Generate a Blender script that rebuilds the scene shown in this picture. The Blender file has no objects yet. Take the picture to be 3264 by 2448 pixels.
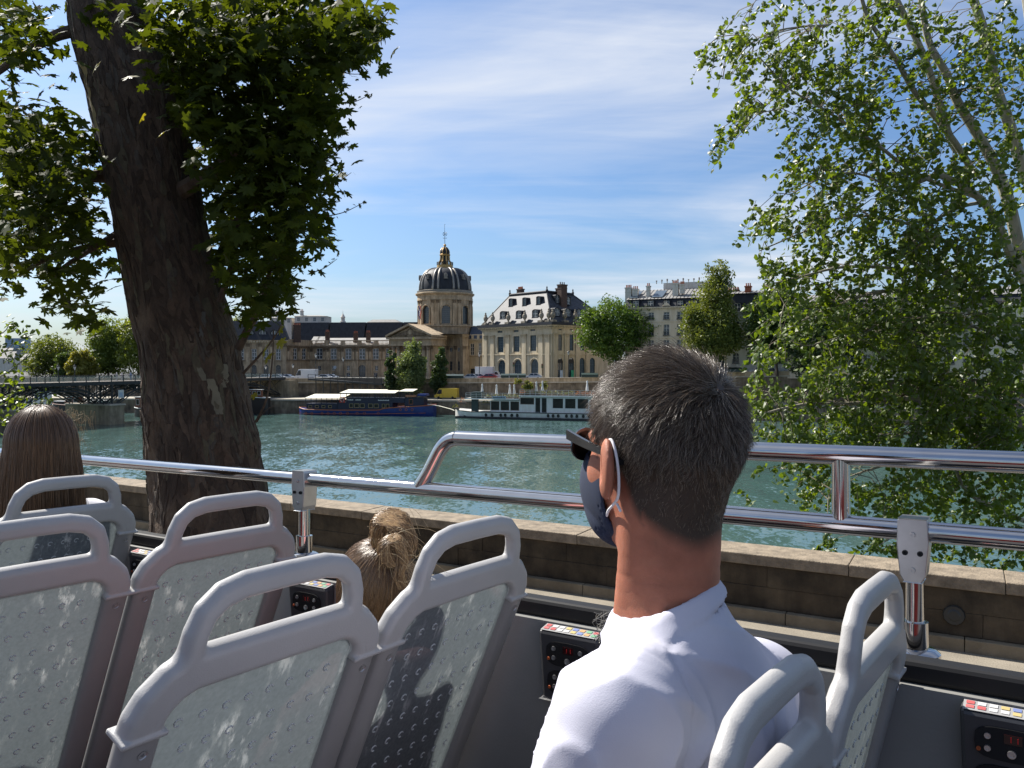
import bpy, bmesh, math, random
import numpy as np
from mathutils import Vector, Matrix
# ---------------------------------------------------------------- camera, sky, sun
random.seed(7); RNG = np.random.default_rng(7)
SC = bpy.context.scene
F, CX, CY, HZ, CAMZ = 2626.0, 1632.0, 1224.0, 1157.0, 3.38      # lens in photo pixels, horizon row, eye height
PIT = math.atan((CY - HZ) / F); CP, SP = math.cos(PIT), math.sin(PIT)
cam = bpy.data.cameras.new('camera'); camo = bpy.data.objects.new('camera', cam); SC.collection.objects.link(camo)
cam.sensor_width = 36; cam.lens = F / 3264 * 36; cam.clip_start = 0.05; cam.clip_end = 12000
camo.location = (0, 0, CAMZ); camo.rotation_euler = (math.pi / 2 - PIT, 0, 0); SC.camera = camo
SUN_AZ, SUN_EL = 52.0, 46.0                                    # degrees left of the view axis, above the horizon
SDIR = Vector((-math.sin(math.radians(SUN_AZ)) * math.cos(math.radians(SUN_EL)), math.cos(math.radians(SUN_AZ)) * math.cos(math.radians(SUN_EL)), math.sin(math.radians(SUN_EL))))
sun = bpy.data.lights.new('sun', 'SUN'); suno = bpy.data.objects.new('sun', sun); SC.collection.objects.link(suno)
sun.energy = 5.0; sun.angle = math.radians(0.53); sun.color = (1.0, 0.945, 0.86)
suno.rotation_euler = SDIR.to_track_quat('Z', 'Y').to_euler(); suno.location = (0, 0, 60)
SC.render.engine = 'CYCLES'; SC.cycles.use_denoising = True; SC.cycles.max_bounces = 8; SC.cycles.transparent_max_bounces = 12
SC.cycles.caustics_reflective = False; SC.cycles.caustics_refractive = False; SC.cycles.sample_clamp_indirect = 6
SC.view_settings.view_transform = 'Standard'; SC.view_settings.look = 'None'; SC.view_settings.gamma = 1; SC.view_settings.exposure = 1.0
SC.view_settings.use_curve_mapping = False
W = bpy.data.worlds.new('World'); SC.world = W; W.use_nodes = True
nt = W.node_tree; nt.nodes.clear()
def N(nt, t, **k):
    n = nt.nodes.new(t)
    for a, b in k.items():
        if a.startswith('i_'):
            s = n.inputs[int(a[2:])] if a[2:].isdigit() else n.inputs[a[2:].replace('_', ' ')]
            s.default_value = b
        else: setattr(n, a, b)
    return n
def L(nt, a, b): nt.links.new(a, b)
sky = N(nt, 'ShaderNodeTexSky', sky_type='NISHITA', sun_disc=False, sun_elevation=math.radians(SUN_EL), sun_rotation=math.radians(-SUN_AZ), altitude=50, air_density=1.0, dust_density=1.8, ozone_density=2.0)
tc = N(nt, 'ShaderNodeTexCoord'); sep = N(nt, 'ShaderNodeSeparateXYZ'); L(nt, tc.outputs['Generated'], sep.inputs[0])
zz = N(nt, 'ShaderNodeMath', operation='MAXIMUM', i_1=0.0); L(nt, sep.outputs[2], zz.inputs[0])
za = N(nt, 'ShaderNodeMath', operation='ADD', i_1=0.13); L(nt, zz.outputs[0], za.inputs[0])
dx = N(nt, 'ShaderNodeMath', operation='DIVIDE'); L(nt, sep.outputs[0], dx.inputs[0]); L(nt, za.outputs[0], dx.inputs[1])
dy = N(nt, 'ShaderNodeMath', operation='DIVIDE'); L(nt, sep.outputs[1], dy.inputs[0]); L(nt, za.outputs[0], dy.inputs[1])
cv = N(nt, 'ShaderNodeCombineXYZ'); L(nt, dx.outputs[0], cv.inputs[0]); L(nt, dy.outputs[0], cv.inputs[1])
mp = N(nt, 'ShaderNodeMapping'); mp.inputs['Rotation'].default_value = (0, 0, math.radians(14)); mp.inputs['Scale'].default_value = (0.50, 0.85, 1); mp.inputs['Location'].default_value = (3.3, 0.2, 0)
L(nt, cv.outputs[0], mp.inputs[0])
n1 = N(nt, 'ShaderNodeTexNoise', i_Scale=1.15, i_Detail=8.0, i_Roughness=0.52, i_Distortion=0.5); L(nt, mp.outputs[0], n1.inputs['Vector'])
mp2 = N(nt, 'ShaderNodeMapping'); mp2.inputs['Rotation'].default_value = (0, 0, math.radians(-8)); mp2.inputs['Scale'].default_value = (0.55, 3.2, 1); mp2.inputs['Location'].default_value = (1.0, 5.0, 0)
L(nt, cv.outputs[0], mp2.inputs[0])
n2 = N(nt, 'ShaderNodeTexNoise', i_Scale=1.3, i_Detail=8.0, i_Roughness=0.62, i_Distortion=0.5); L(nt, mp2.outputs[0], n2.inputs['Vector'])
ma = N(nt, 'ShaderNodeMath', operation='MULTIPLY_ADD', i_1=0.80, i_2=0.0); L(nt, n1.outputs[0], ma.inputs[0])
mb_ = N(nt, 'ShaderNodeMath', operation='MULTIPLY_ADD', i_1=0.20); L(nt, n2.outputs[0], mb_.inputs[0]); L(nt, ma.outputs[0], mb_.inputs[2])
cr = N(nt, 'ShaderNodeValToRGB'); cr.color_ramp.elements[0].position = 0.425; cr.color_ramp.elements[0].color = (0, 0, 0, 1); cr.color_ramp.elements[1].position = 0.68; cr.color_ramp.elements[1].color = (0.92, 0.92, 0.92, 1)
e = cr.color_ramp.elements.new(0.535); e.color = (0.30, 0.30, 0.30, 1)
L(nt, mb_.outputs[0], cr.inputs[0])
skm = N(nt, 'ShaderNodeMix', data_type='RGBA', blend_type='MULTIPLY', i_0=1.0); L(nt, sky.outputs[0], skm.inputs[6]); skm.inputs[7].default_value = (0.78, 1.0, 1.26, 1)
mx = N(nt, 'ShaderNodeMix', data_type='RGBA'); L(nt, cr.outputs[0], mx.inputs[0]); L(nt, skm.outputs[2], mx.inputs[6])
mx.inputs[7].default_value = (7.4, 7.8, 8.5, 1)
bg = N(nt, 'ShaderNodeBackground', i_Strength=0.057); L(nt, mx.outputs[2], bg.inputs[0])
wo = N(nt, 'ShaderNodeOutputWorld'); L(nt, bg.outputs[0], wo.inputs[0])
# ---------------------------------------------------------------- pixel helpers (photo pixel -> point of the place)
def ray(x, y):
    c = (CY - y) / F
    return Vector(((x - CX) / F, CP + c * SP, -SP + c * CP))
def at(x, y, Y):
    r = ray(x, y); return Vector((0, 0, CAMZ)) + r * (Y / r.y)
def gx(x, Y): return (x - CX) / F * Y
def gz(y, Y): return at(CX, y, Y).z
# ---------------------------------------------------------------- mesh + object helpers
ORG = {}
def link(o, parent=None):
    SC.collection.objects.link(o); o.parent = parent; return o
def thing(name, label, cat, loc=(0, 0, 0), group=None, rz=0.0):
    o = bpy.data.objects.new(name, None); o.empty_display_size = 0.2; link(o); o.location = loc; o.rotation_euler = (0, 0, rz)
    tag(o, label, cat, group); ORG[o.name] = Vector(loc); return o
def tag(o, label=None, cat=None, group=None, kind=None):
    if label: o['label'] = label
    if cat: o['category'] = cat
    if group: o['group'] = group
    if kind: o['kind'] = kind
    return o
def mesh_obj(name, me, mat, parent=None):
    o = bpy.data.objects.new(name, me); link(o, parent)
    if mat and not me.materials: me.materials.append(mat)
    ORG[o.name] = ORG.get(parent.name, Vector()) if parent else Vector()
    return o
class MB:
    def __init__(s, T=None): s.v = []; s.f = []; s.T = T; s.sm = False
    def add(s, vs, fs):
        b = len(s.v)
        s.v += [(s.T @ Vector(p)) if s.T else Vector(p) for p in vs]
        s.f += [tuple(b + i for i in f) for f in fs]; return s
    def box(s, c, d, R=None):
        hx, hy, hz = d[0] / 2, d[1] / 2, d[2] / 2; c = Vector(c)
        P = [Vector((a * hx, b * hy, e * hz)) for e in (-1, 1) for b in (-1, 1) for a in (-1, 1)]
        P = [c + (R @ p if R else p) for p in P]
        return s.add(P, [(0, 2, 3, 1), (4, 5, 7, 6), (0, 1, 5, 4), (2, 6, 7, 3), (0, 4, 6, 2), (1, 3, 7, 5)])
    def b2(s, x0, x1, y0, y1, z0, z1): return s.box(((x0 + x1) / 2, (y0 + y1) / 2, (z0 + z1) / 2), (abs(x1 - x0), abs(y1 - y0), abs(z1 - z0)))
    def prism(s, poly, vec):
        n = len(poly); vec = Vector(vec); P = [Vector(p) for p in poly]
        return s.add(P + [p + vec for p in P], [tuple(range(n - 1, -1, -1)), tuple(range(n, 2 * n))] + [(i, (i + 1) % n, n + (i + 1) % n, n + i) for i in range(n)])
    def quad(s, *p): return s.add(p, [tuple(range(len(p)))])
    def tube(s, pts, r, n=8, cap=True, sx=1.0):
        P = [Vector(p) for p in pts]; m = len(P)
        if m < 2: return s
        R = [r] * m if not hasattr(r, '__len__') else r
        t = [(P[min(i + 1, m - 1)] - P[max(i - 1, 0)]) for i in range(m)]
        t = [a.normalized() if a.length > 1e-9 else Vector((0, 0, 1)) for a in t]
        u = t[0].orthogonal().normalized(); vs = []
        for i in range(m):
            u = (u - t[i] * u.dot(t[i])); u = u.normalized() if u.length > 1e-6 else t[i].orthogonal().normalized()
            w = t[i].cross(u)
            vs += [P[i] + (u * math.cos(2 * math.pi * k / n) * sx + w * math.sin(2 * math.pi * k / n)) * R[i] for k in range(n)]
        fs = [(i * n + k, i * n + (k + 1) % n, (i + 1) * n + (k + 1) % n, (i + 1) * n + k) for i in range(m - 1) for k in range(n)]
        if cap: fs += [tuple(range(n - 1, -1, -1)), tuple(range((m - 1) * n, m * n))]
        return s.add(vs, fs)
    def lathe(s, prof, c=(0, 0, 0), n=16, a0=0.0, a1=2 * math.pi, sq=1.0):
        c = Vector(c); full = abs(a1 - a0 - 2 * math.pi) < 1e-6; k = n if full else n + 1
        vs = [c + Vector((r * math.cos(a0 + (a1 - a0) * j / n), r * sq * math.sin(a0 + (a1 - a0) * j / n), z)) for r, z in prof for j in range(k)]
        fs = [(i * k + j, i * k + (j + 1) % k, (i + 1) * k + (j + 1) % k, (i + 1) * k + j) for i in range(len(prof) - 1) for j in range(n)]
        return s.add(vs, fs)
    def build(s, name, mat, parent=None, smooth=None, bev=0):
        if parent is None:
            xs = np.array([tuple(p) for p in s.v]); o0 = Vector(((xs[:, 0].min() + xs[:, 0].max()) / 2, (xs[:, 1].min() + xs[:, 1].max()) / 2, xs[:, 2].min()))
        else: o0 = ORG.get(parent.name, Vector())
        me = bpy.data.meshes.new(name); me.from_pydata([tuple(p - o0) for p in s.v], [], s.f); me.update()
        o = mesh_obj(name, me, mat, parent)
        if parent is None: o.location = o0; ORG[o.name] = o0
        if smooth is None: smooth = s.sm
        if smooth:
            me.shade_smooth()
            if smooth is not True: me.set_sharp_from_angle(angle=math.radians(smooth))
        if bev:
            m = o.modifiers.new('bevel', 'BEVEL'); m.width = bev; m.segments = 2; m.limit_method = 'ANGLE'
        return o
def np_obj(name, V, Fc, mat, parent=None, smooth=True, world=True):
    o0 = ORG.get(parent.name, Vector()) if (parent and world) else Vector()
    me = bpy.data.meshes.new(name); V = np.asarray(V, float) - np.array(o0)
    me.from_pydata(V.tolist(), [], Fc if isinstance(Fc, list) else Fc.tolist()); me.update()
    if smooth: me.shade_smooth()
    return mesh_obj(name, me, mat, parent)
def place(name, me, loc, rz, parent, mat=None):                 # a child that shares mesh data, loc in world space
    o = mesh_obj(name, me, mat, parent); o.location = Vector(loc) - (ORG.get(parent.name, Vector()) if parent else Vector()); o.rotation_euler = (0, 0, rz); ORG[o.name] = Vector(loc); return o
def copy_tree(o, parent=None):
    c = o.copy(); SC.collection.objects.link(c); c.parent = parent
    for ch in list(o.children): copy_tree(ch, c)
    return c
# ---------------------------------------------------------------- materials
MT = {}
def mat(name, col, rough=0.6, metal=0.0, var=0.15, scale=3.0, bump=0.0, bscale=None, spec=0.5, col2=None, stretch=None, trans=0.0, coat=0.0, streak=0.0, alpha=None):
    if name in MT: return MT[name]
    m = bpy.data.materials.new(name); m.use_nodes = True; t = m.node_tree; p = t.nodes['Principled BSDF']; MT[name] = m
    p.inputs['Roughness'].default_value = rough; p.inputs['Metallic'].default_value = metal; p.inputs['Specular IOR Level'].default_value = spec
    if coat: p.inputs['Coat Weight'].default_value = coat; p.inputs['Coat Roughness'].default_value = 0.08
    a = tuple(max(0, c * (1 - var)) for c in col); b = tuple(min(1, c * (1 + var)) for c in col) if col2 is None else col2
    tcn = N(t, 'ShaderNodeTexCoord'); mpn = N(t, 'ShaderNodeMapping'); L(t, tcn.outputs['Object'], mpn.inputs[0])
    if stretch: mpn.inputs['Scale'].default_value = stretch
    no = N(t, 'ShaderNodeTexNoise', i_Scale=scale, i_Detail=6.0, i_Roughness=0.62); L(t, mpn.outputs[0], no.inputs['Vector'])
    rp = N(t, 'ShaderNodeValToRGB'); rp.color_ramp.elements[0].position = 0.3; rp.color_ramp.elements[1].position = 0.7
    rp.color_ramp.elements[0].color = (*a, 1); rp.color_ramp.elements[1].color = (*b, 1)
    L(t, no.outputs[0], rp.inputs[0]); outc = rp.outputs[0]
    if streak:
        ms = N(t, 'ShaderNodeMapping'); L(t, tcn.outputs['Object'], ms.inputs[0]); ms.inputs['Scale'].default_value = (1, 1, 0.12)
        ns = N(t, 'ShaderNodeTexNoise', i_Scale=1.6, i_Detail=7.0, i_Roughness=0.7); L(t, ms.outputs[0], ns.inputs['Vector'])
        rs = N(t, 'ShaderNodeValToRGB'); rs.color_ramp.elements[0].position = 0.42; rs.color_ramp.elements[1].position = 0.62
        k = 1 - streak; rs.color_ramp.elements[0].color = (k, k * 0.96, k * 0.9, 1); rs.color_ramp.elements[1].color = (1, 1, 1, 1)
        L(t, ns.outputs[0], rs.inputs[0]); mm = N(t, 'ShaderNodeMix', data_type='RGBA', blend_type='MULTIPLY', i_0=1.0)
        L(t, outc, mm.inputs[6]); L(t, rs.outputs[0], mm.inputs[7]); outc = mm.outputs[2]
    L(t, outc, p.inputs['Base Color'])
    if bump:
        nb = N(t, 'ShaderNodeTexNoise', i_Scale=bscale or scale * 4, i_Detail=5.0); L(t, mpn.outputs[0], nb.inputs['Vector'])
        bp = N(t, 'ShaderNodeBump', i_Strength=bump, i_Distance=0.02); L(t, nb.outputs[0], bp.inputs['Height']); L(t, bp.outputs[0], p.inputs['Normal'])
    if trans:                                                       # leaf: reflect + let light through
        out = t.nodes['Material Output']; tr = N(t, 'ShaderNodeBsdfTranslucent'); gm = N(t, 'ShaderNodeMix', data_type='RGBA', blend_type='MULTIPLY', i_0=1.0)
        L(t, outc, gm.inputs[6]); gm.inputs[7].default_value = (2.2, 2.0, 0.7, 1); L(t, gm.outputs[2], tr.inputs[0])
        ms2 = N(t, 'ShaderNodeMixShader', i_0=trans); L(t, p.outputs[0], ms2.inputs[1]); L(t, tr.outputs[0], ms2.inputs[2]); L(t, ms2.outputs[0], out.inputs[0])
    if alpha is not None: p.inputs['Alpha'].default_value = alpha
    return m
STONE = mat('limestone_grey_brown', (0.47, 0.365, 0.24), 0.85, var=0.25, scale=0.5, bump=0.3, bscale=6, streak=0.38)
STONE_L = mat('limestone_cream', (0.56, 0.48, 0.34), 0.85, var=0.12, scale=0.4, bump=0.2, bscale=6, streak=0.22)
STONE_D = mat('limestone_dark', (0.26, 0.20, 0.135), 0.9, var=0.35, scale=1.2, bump=0.3, bscale=6, streak=0.4)  # darker stone tone for string courses, cornices, capitals and carving
PLASTER = mat('plaster_cream', (0.64, 0.56, 0.45), 0.85, var=0.08, scale=0.3, streak=0.15)
PLASTER_W = mat('plaster_white', (0.60, 0.57, 0.53), 0.8, var=0.08, scale=0.3, streak=0.15)
SLATE = mat('slate_roof', (0.022, 0.025, 0.031), 0.6, spec=.25, var=0.35, scale=1.5, bump=0.4, bscale=10, stretch=(1, 1, 0.3))
SLATE_S = mat('slate_roof_polished', (0.055, 0.058, 0.065), 0.5, var=0.5, spec=.10, scale=1.5, bump=0.25, bscale=7)
ZINC = mat('zinc_sheet', (0.21, 0.205, 0.195), 0.7, metal=0.2, var=0.2, scale=1.0)
LEADM = mat('lead_rib', (0.24, 0.22, 0.19), 0.45, metal=0.35, var=0.25, scale=1.5)
GOLD = mat('gilded_bronze', (0.42, 0.27, 0.10), 0.45, metal=0.6, var=0.3, scale=3)
BRICK = mat('chimney_brick', (0.075, 0.045, 0.033), 0.85, var=0.3, scale=3)
POT = mat('terracotta_pot', (0.36, 0.12, 0.06), 0.8)
GLASS = mat('window_glass', (0.035, 0.045, 0.055), 0.12, var=0.5, scale=0.35, spec=0.8)
WFRAME = mat('window_frame_paint', (0.52, 0.53, 0.52), 0.6, var=0.1)
DFRAME = mat('window_frame_dark', (0.10, 0.12, 0.13), 0.6)
IRON = mat('black_iron', (0.018, 0.02, 0.02), 0.5, var=0.3)
IRON_G = mat('bridge_iron', (0.022, 0.026, 0.026), 0.55, var=0.4, scale=2)
GREENP = mat('dark_green_paint', (0.012, 0.03, 0.024), 0.45, var=0.3)
QUAY = mat('quay_masonry', (0.20, 0.16, 0.115), 0.9, var=0.6, scale=0.5, bump=0.5, bscale=2.5, streak=0.35)
COPING = mat('coping_stone', (0.40, 0.35, 0.28), 0.85, var=0.2, scale=1.2, bump=0.4, bscale=12)
ASPH = mat('asphalt', (0.055, 0.055, 0.055), 0.9, var=0.2, scale=1.5)
WHITEP = mat('white_boat_paint', (0.62, 0.63, 0.62), 0.4, var=0.06, scale=0.6, streak=0.12)
BLUEP = mat('blue_hull_paint', (0.012, 0.03, 0.16), 0.35, var=0.3, scale=0.8)
NAVY = mat('navy_cabin_paint', (0.008, 0.011, 0.03), 0.45, var=0.3)
ORANGEP = mat('orange_trim', (0.34, 0.10, 0.03), 0.5)
AWN = mat('awning_canvas', (0.66, 0.62, 0.50), 0.85, var=0.08)
# ---------------------------------------------------------------- setting: water, banks, streets
def water_mat():
    m = bpy.data.materials.new('river_water'); m.use_nodes = True; t = m.node_tree; p = t.nodes['Principled BSDF']
    g = N(t, 'ShaderNodeTexCoord'); mp = N(t, 'ShaderNodeMapping'); L(t, g.outputs['Object'], mp.inputs[0]); mp.inputs['Rotation'].default_value = (0, 0, math.radians(-28)); mp.inputs['Scale'].default_value = (1.0, 0.55, 1)
    a = N(t, 'ShaderNodeTexNoise', i_Scale=2.6, i_Detail=7.0, i_Roughness=0.62, i_Distortion=0.25); b = N(t, 'ShaderNodeTexNoise', i_Scale=0.30, i_Detail=4.0)
    c = N(t, 'ShaderNodeTexNoise', i_Scale=0.03, i_Detail=3.0)
    for n in (a, b, c): L(t, mp.outputs[0], n.inputs['Vector'])
    def vec(n, k):
        q = N(t, 'ShaderNodeVectorMath', operation='SUBTRACT'); L(t, n.outputs['Color'], q.inputs[0]); q.inputs[1].default_value = (.5, .5, .5); w = N(t, 'ShaderNodeVectorMath', operation='MULTIPLY'); L(t, q.outputs[0], w.inputs[0]); w.inputs[1].default_value = (k, k, 0); return w
    va, vb = vec(a, .36), vec(b, .20); ad = N(t, 'ShaderNodeVectorMath', operation='ADD'); L(t, va.outputs[0], ad.inputs[0]); L(t, vb.outputs[0], ad.inputs[1])
    a2 = N(t, 'ShaderNodeVectorMath', operation='ADD'); L(t, ad.outputs[0], a2.inputs[0]); a2.inputs[1].default_value = (0, 0, 1); nn = N(t, 'ShaderNodeVectorMath', operation='NORMALIZE'); L(t, a2.outputs[0], nn.inputs[0]); L(t, nn.outputs[0], p.inputs['Normal'])
    r = N(t, 'ShaderNodeValToRGB'); r.color_ramp.elements[0].position = 0.35; r.color_ramp.elements[1].position = 0.7
    r.color_ramp.elements[0].color = (0.044, 0.088, 0.080, 1); r.color_ramp.elements[1].color = (0.064, 0.112, 0.104, 1); L(t, c.outputs[0], r.inputs[0]); L(t, r.outputs[0], p.inputs['Base Color'])
    p.inputs['Roughness'].default_value = 0.06; p.inputs['IOR'].default_value = 1.33; p.inputs['Specular IOR Level'].default_value = 0.6
    return m
WZ, LQ = -8.6, -5.2                                              # water level, lower quay level
tag(MB().quad((-900, -200, WZ), (900, -200, WZ), (900, 900, WZ), (-900, 900, WZ)).build('river', water_mat()), kind='structure')
WE = [Vector(p) for p in ((-420, 245), (-160, 206), (-58, 196), (-13, 191), (56, 170), (130, 140), (330, 45))]
def offs(poly, d):
    out = []
    for i, p in enumerate(poly):
        t = (poly[min(i + 1, len(poly) - 1)] - poly[max(i - 1, 0)]).normalized(); out.append(p + Vector((-t.y, t.x)) * d)
    return out
def street_z(X): return float(np.interp(X, [-60, -15, -3, 18, 50, 75], [-1.45, -1.4, -1.25, -1.0, 0.43, 1.0]))
def resample(poly, step):
    out = []
    for a, b in zip(poly, poly[1:]):
        n = max(1, int((b - a).length / step)); out += [a.lerp(b, i / n) for i in range(n)]
    return out + [poly[-1]]
UW, SB = offs(WE, 13.0), offs(WE, 400.0)
def strip(mb, A, B, za, zb): # A, B polylines (2D), heights as functions/values
    fa = za if callable(za) else (lambda x: za); fb = zb if callable(zb) else (lambda x: zb)
    n = len(A); mb.add([(p.x, p.y, fa(p.x)) for p in A] + [(p.x, p.y, fb(p.x)) for p in B], [(i, i + 1, n + i + 1, n + i) for i in range(n - 1)]); return mb
we, uw = resample(WE, 6), None
uw = offs(we, 13.0); sb = [p + (q - p).normalized() * 170 for p, q in zip(uw, offs(we, 60))]
tag(strip(MB(), we, uw, LQ, LQ).build('lower_quay', mat('quay_paving', (0.30, 0.27, 0.21), 0.9, var=0.2, scale=0.4)), kind='structure')
tag(strip(MB(), offs(we, 13.3), sb, lambda x: street_z(x) + .42, lambda x: street_z(x) + .42).build('far_street', ASPH), kind='structure')
qw = strip(MB(), we, we, WZ - 2, LQ); tag(qw.build('lower_quay_wall', QUAY), kind='structure')
tag(strip(MB(), uw, uw, LQ, lambda x: street_z(x) - 0.1).build('upper_quay_wall', QUAY), kind='structure')
par = tag(strip(MB(), offs(we, 12.75), offs(we, 12.75), lambda x: street_z(x) - 0.1, lambda x: street_z(x) + 0.86).build('far_parapet', STONE), kind='structure')
b = MB(); strip(b, offs(we, 12.6), offs(we, 13.35), lambda x: street_z(x) + 1.0, lambda x: street_z(x) + 1.0); strip(b, offs(we, 12.6), offs(we, 12.6), lambda x: street_z(x) + 0.86, lambda x: street_z(x) + 1.0); strip(b, offs(we, 13.35), offs(we, 13.35), lambda x: street_z(x) + 1.0, lambda x: street_z(x)-.1)
strip(b, offs(we, 12.7), offs(we, 12.7), lambda x: street_z(x) - 0.28, lambda x: street_z(x) - 0.02); strip(b, offs(we, 12.7), offs(we, 13.0), lambda x: street_z(x) - 0.02, lambda x: street_z(x) - 0.02)
b.build('coping', COPING, par)
b = MB(); strip(b, offs(we, -0.15), offs(we, 0.5), LQ + 0.02, LQ + 0.02); strip(b, offs(we, -0.15), offs(we, -0.15), LQ - 0.35, LQ + 0.02); tag(b.build('lower_quay_kerb', COPING), kind='structure')
# ---------------------------------------------------------------- facades
class Fac:
    def __init__(s, P0, P1):
        s.P = Vector((P0[0], P0[1], 0)); d = Vector((P1[0] - P0[0], P1[1] - P0[1], 0)); s.L = d.length; s.e = d / s.L; s.n = Vector((-s.e.y, s.e.x, 0)); s.rz = math.atan2(s.e.y, s.e.x)
        s.T = Matrix(((s.e.x, s.n.x, 0, s.P.x), (s.e.y, s.n.y, 0, s.P.y), (0, 0, 1, 0), (0, 0, 0, 1)))
    def pt(s, a, y, z): return s.P + s.e * a + s.n * y + Vector((0, 0, z))
    def hit(s, x, y, off=0.0):
        r = ray(x, y); o = Vector((0, 0, CAMZ)); t = ((s.P + s.n * off - o).dot(s.n)) / r.dot(s.n); q = o + r * t
        return (q - s.P).dot(s.e), q.z
    def op(s, xc, hw, yt, yb, arch=False):
        a, zt = s.hit(xc - hw, yt); b, _ = s.hit(xc + hw, yt); m, zb = s.hit(xc, yb); _, zt = s.hit(xc, yt)
        return (a, b, zb, zt, arch)
def wall(fr, s0, s1, z0, z1, ops, m, parent, name='wall', depth=0.45):
    mb = MB(fr.T); ops = [(max(s0 + .02, o[0]), min(s1 - .02, o[1]), max(o[2], z0 + .01), o[3], o[4]) for o in ops]
    S = sorted({s0, s1, *[o[0] for o in ops], *[o[1] for o in ops]}); Z = sorted({z0, z1, *[o[2] for o in ops], *[o[3] for o in ops]})
    for a, b in zip(S, S[1:]):
        run = None
        for c, d in zip(Z, Z[1:]):
            sm, zm = (a + b) / 2, (c + d) / 2
            hole = any(o[0] < sm < o[1] and o[2] < zm < o[3] for o in ops)
            if not hole: run = (run[0], d) if run else (c, d)
            if (hole or d == Z[-1]) and run: mb.quad((a, 0, run[0]), (b, 0, run[0]), (b, 0, run[1]), (a, 0, run[1])); run = None
    for a, b, c, d, arch in ops:
        if not arch:
            for p, q in (((a, c), (a, d)), ((a, d), (b, d)), ((b, d), (b, c)), ((b, c), (a, c))): mb.quad((p[0], 0, p[1]), (q[0], 0, q[1]), (q[0], depth, q[1]), (p[0], depth, p[1]))
        else:
            r = (b - a) / 2; h = min(r, d - c - .1); m0 = (a + b) / 2
            arc = [(m0 - r * math.cos(k * math.pi / 12), d - h + h * math.sin(k * math.pi / 12)) for k in range(13)]
            for k in range(12):
                co = (a, d) if k < 6 else (b, d); p, q = arc[k], arc[k + 1]
                mb.add([(co[0], 0, co[1]), (p[0], 0, p[1]), (q[0], 0, q[1])], [(0, 1, 2)])
            mb.add([(a, 0, d), (m0, 0, d), (b, 0, d)], [(0, 1, 2)])
            path = [(a, c)] + arc + [(b, c)]
            for p, q in zip(path, path[1:]): mb.quad((p[0], 0, p[1]), (q[0], 0, q[1]), (q[0], depth, q[1]), (p[0], depth, p[1]))
    return mb.build(name, m, parent)
WM = {}
def window(fr, o, parent, cols=2, rows=3, fm=None, depth=0.28, bar=0.07, name='window', glass=None):
    a, b, c, d, arch = o; w, h = round(b - a, 2), round(d - c, 2); key = (w, h, arch, cols, rows, bar); fm = fm or WFRAME
    if key not in WM:
        f = MB(); yb = -0.06
        f.b2(-w / 2, -w / 2 + bar, yb, 0, 0, h); f.b2(w / 2 - bar, w / 2, yb, 0, 0, h); f.b2(-w / 2 + bar, w / 2 - bar, yb, 0, 0, bar); f.b2(-w / 2 + bar, w / 2 - bar, yb, 0, h - bar, h)
        for k in range(1, cols): x = -w / 2 + w * k / cols; f.b2(x - bar * .6, x + bar * .6, yb * .8, 0, bar, h - bar)
        for k in range(1, rows): z = h * k / rows; f.b2(-w / 2 + bar, w / 2 - bar, yb * .6, -0.002, z - bar * .45, z + bar * .45)
        me = bpy.data.meshes.new('window'); me.from_pydata([tuple(p) for p in f.v], [], f.f); me.update()
        g = MB(); g.b2(-w / 2, w / 2, 0.004, 0.03, 0, h); mg = bpy.data.meshes.new('pane'); mg.from_pydata([tuple(p) for p in g.v], [], g.f); mg.update()
        WM[key] = (me, mg)
    me, mg = WM[key]
    if not me.materials: me.materials.append(fm); mg.materials.append(glass or GLASS)
    wo = place(name, me, fr.pt((a + b) / 2, depth, c), fr.rz, parent)
    po = mesh_obj('pane', mg, None, wo); return wo
def course(fr, s0, s1, z0, z1, out, m, parent, name='cornice'):
    return MB(fr.T).b2(s0 - out * 0, s1, -out, 0.3, z0, z1).build(name, m, parent)
def cornice(fr, s0, s1, z, m, parent, k=1.0, teeth=True):
    mb = MB(fr.T)
    for o, a, b in ((.18, 0, .22), (.34, .22, .40), (.75, .55, .75), (.85, .75, .95)): mb.b2(s0 - (o if o > .3 else 0) * k * 0.9, s1 + (o if o > .3 else 0) * k * .9, -o * k, 0.2, z + a * k, z + b * k)
    if teeth:
        n = int((s1 - s0) / (.75 * k))
        for i in range(n): s = s0 + (i + .5) * (s1 - s0) / n; mb.b2(s - .17 * k, s + .17 * k, -.62 * k, 0.1, z + .40 * k, z + .55 * k)
    return mb.build('cornice', m, parent)
def pilaster(fr, s, w, z0, z1, m, parent, d=0.28, mcap=None):
    mb = MB(fr.T); mb.b2(s - w / 2, s + w / 2, -d, 0.05, z0 + .6, z1 - 1.1); mb.b2(s - w * .6, s + w * .6, -d * 1.35, 0.05, z0, z0 + .6)
    p = mb.build('pilaster', m, parent)
    c = MB(fr.T); c.b2(s - w * .52, s + w * .52, -d * 1.15, .05, z1 - 1.1, z1 - .95)
    for k, (o, zz) in enumerate(((.56, .75), (.64, .42), (.74, .12))):                    # leaf tiers of the capital
        for j in (-1, 0, 1): c.add([(s + (j * .36 - .2) * w, -d * 1.05, z1 - zz - .22), (s + (j * .36 + .2) * w, -d * 1.05, z1 - zz - .22), (s + (j * .42 + .14) * w, -d - .12 - .07 * k, z1 - zz + .1), (s + (j * .42 - .14) * w, -d - .12 - .07 * k, z1 - zz + .1), (s + (j * .36) * w, .02, z1 - zz + .1)], [(0, 1, 2, 3), (1, 4, 2), (0, 3, 4), (3, 2, 4)])
    c.b2(s - w * .5, s + w * .5, -d, .05, z1 - .96, z1 - .12); c.b2(s - w * .72, s + w * .72, -d * 1.7, .05, z1 - .12, z1)
    c.build('capital', mcap or m, p); return p
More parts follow.
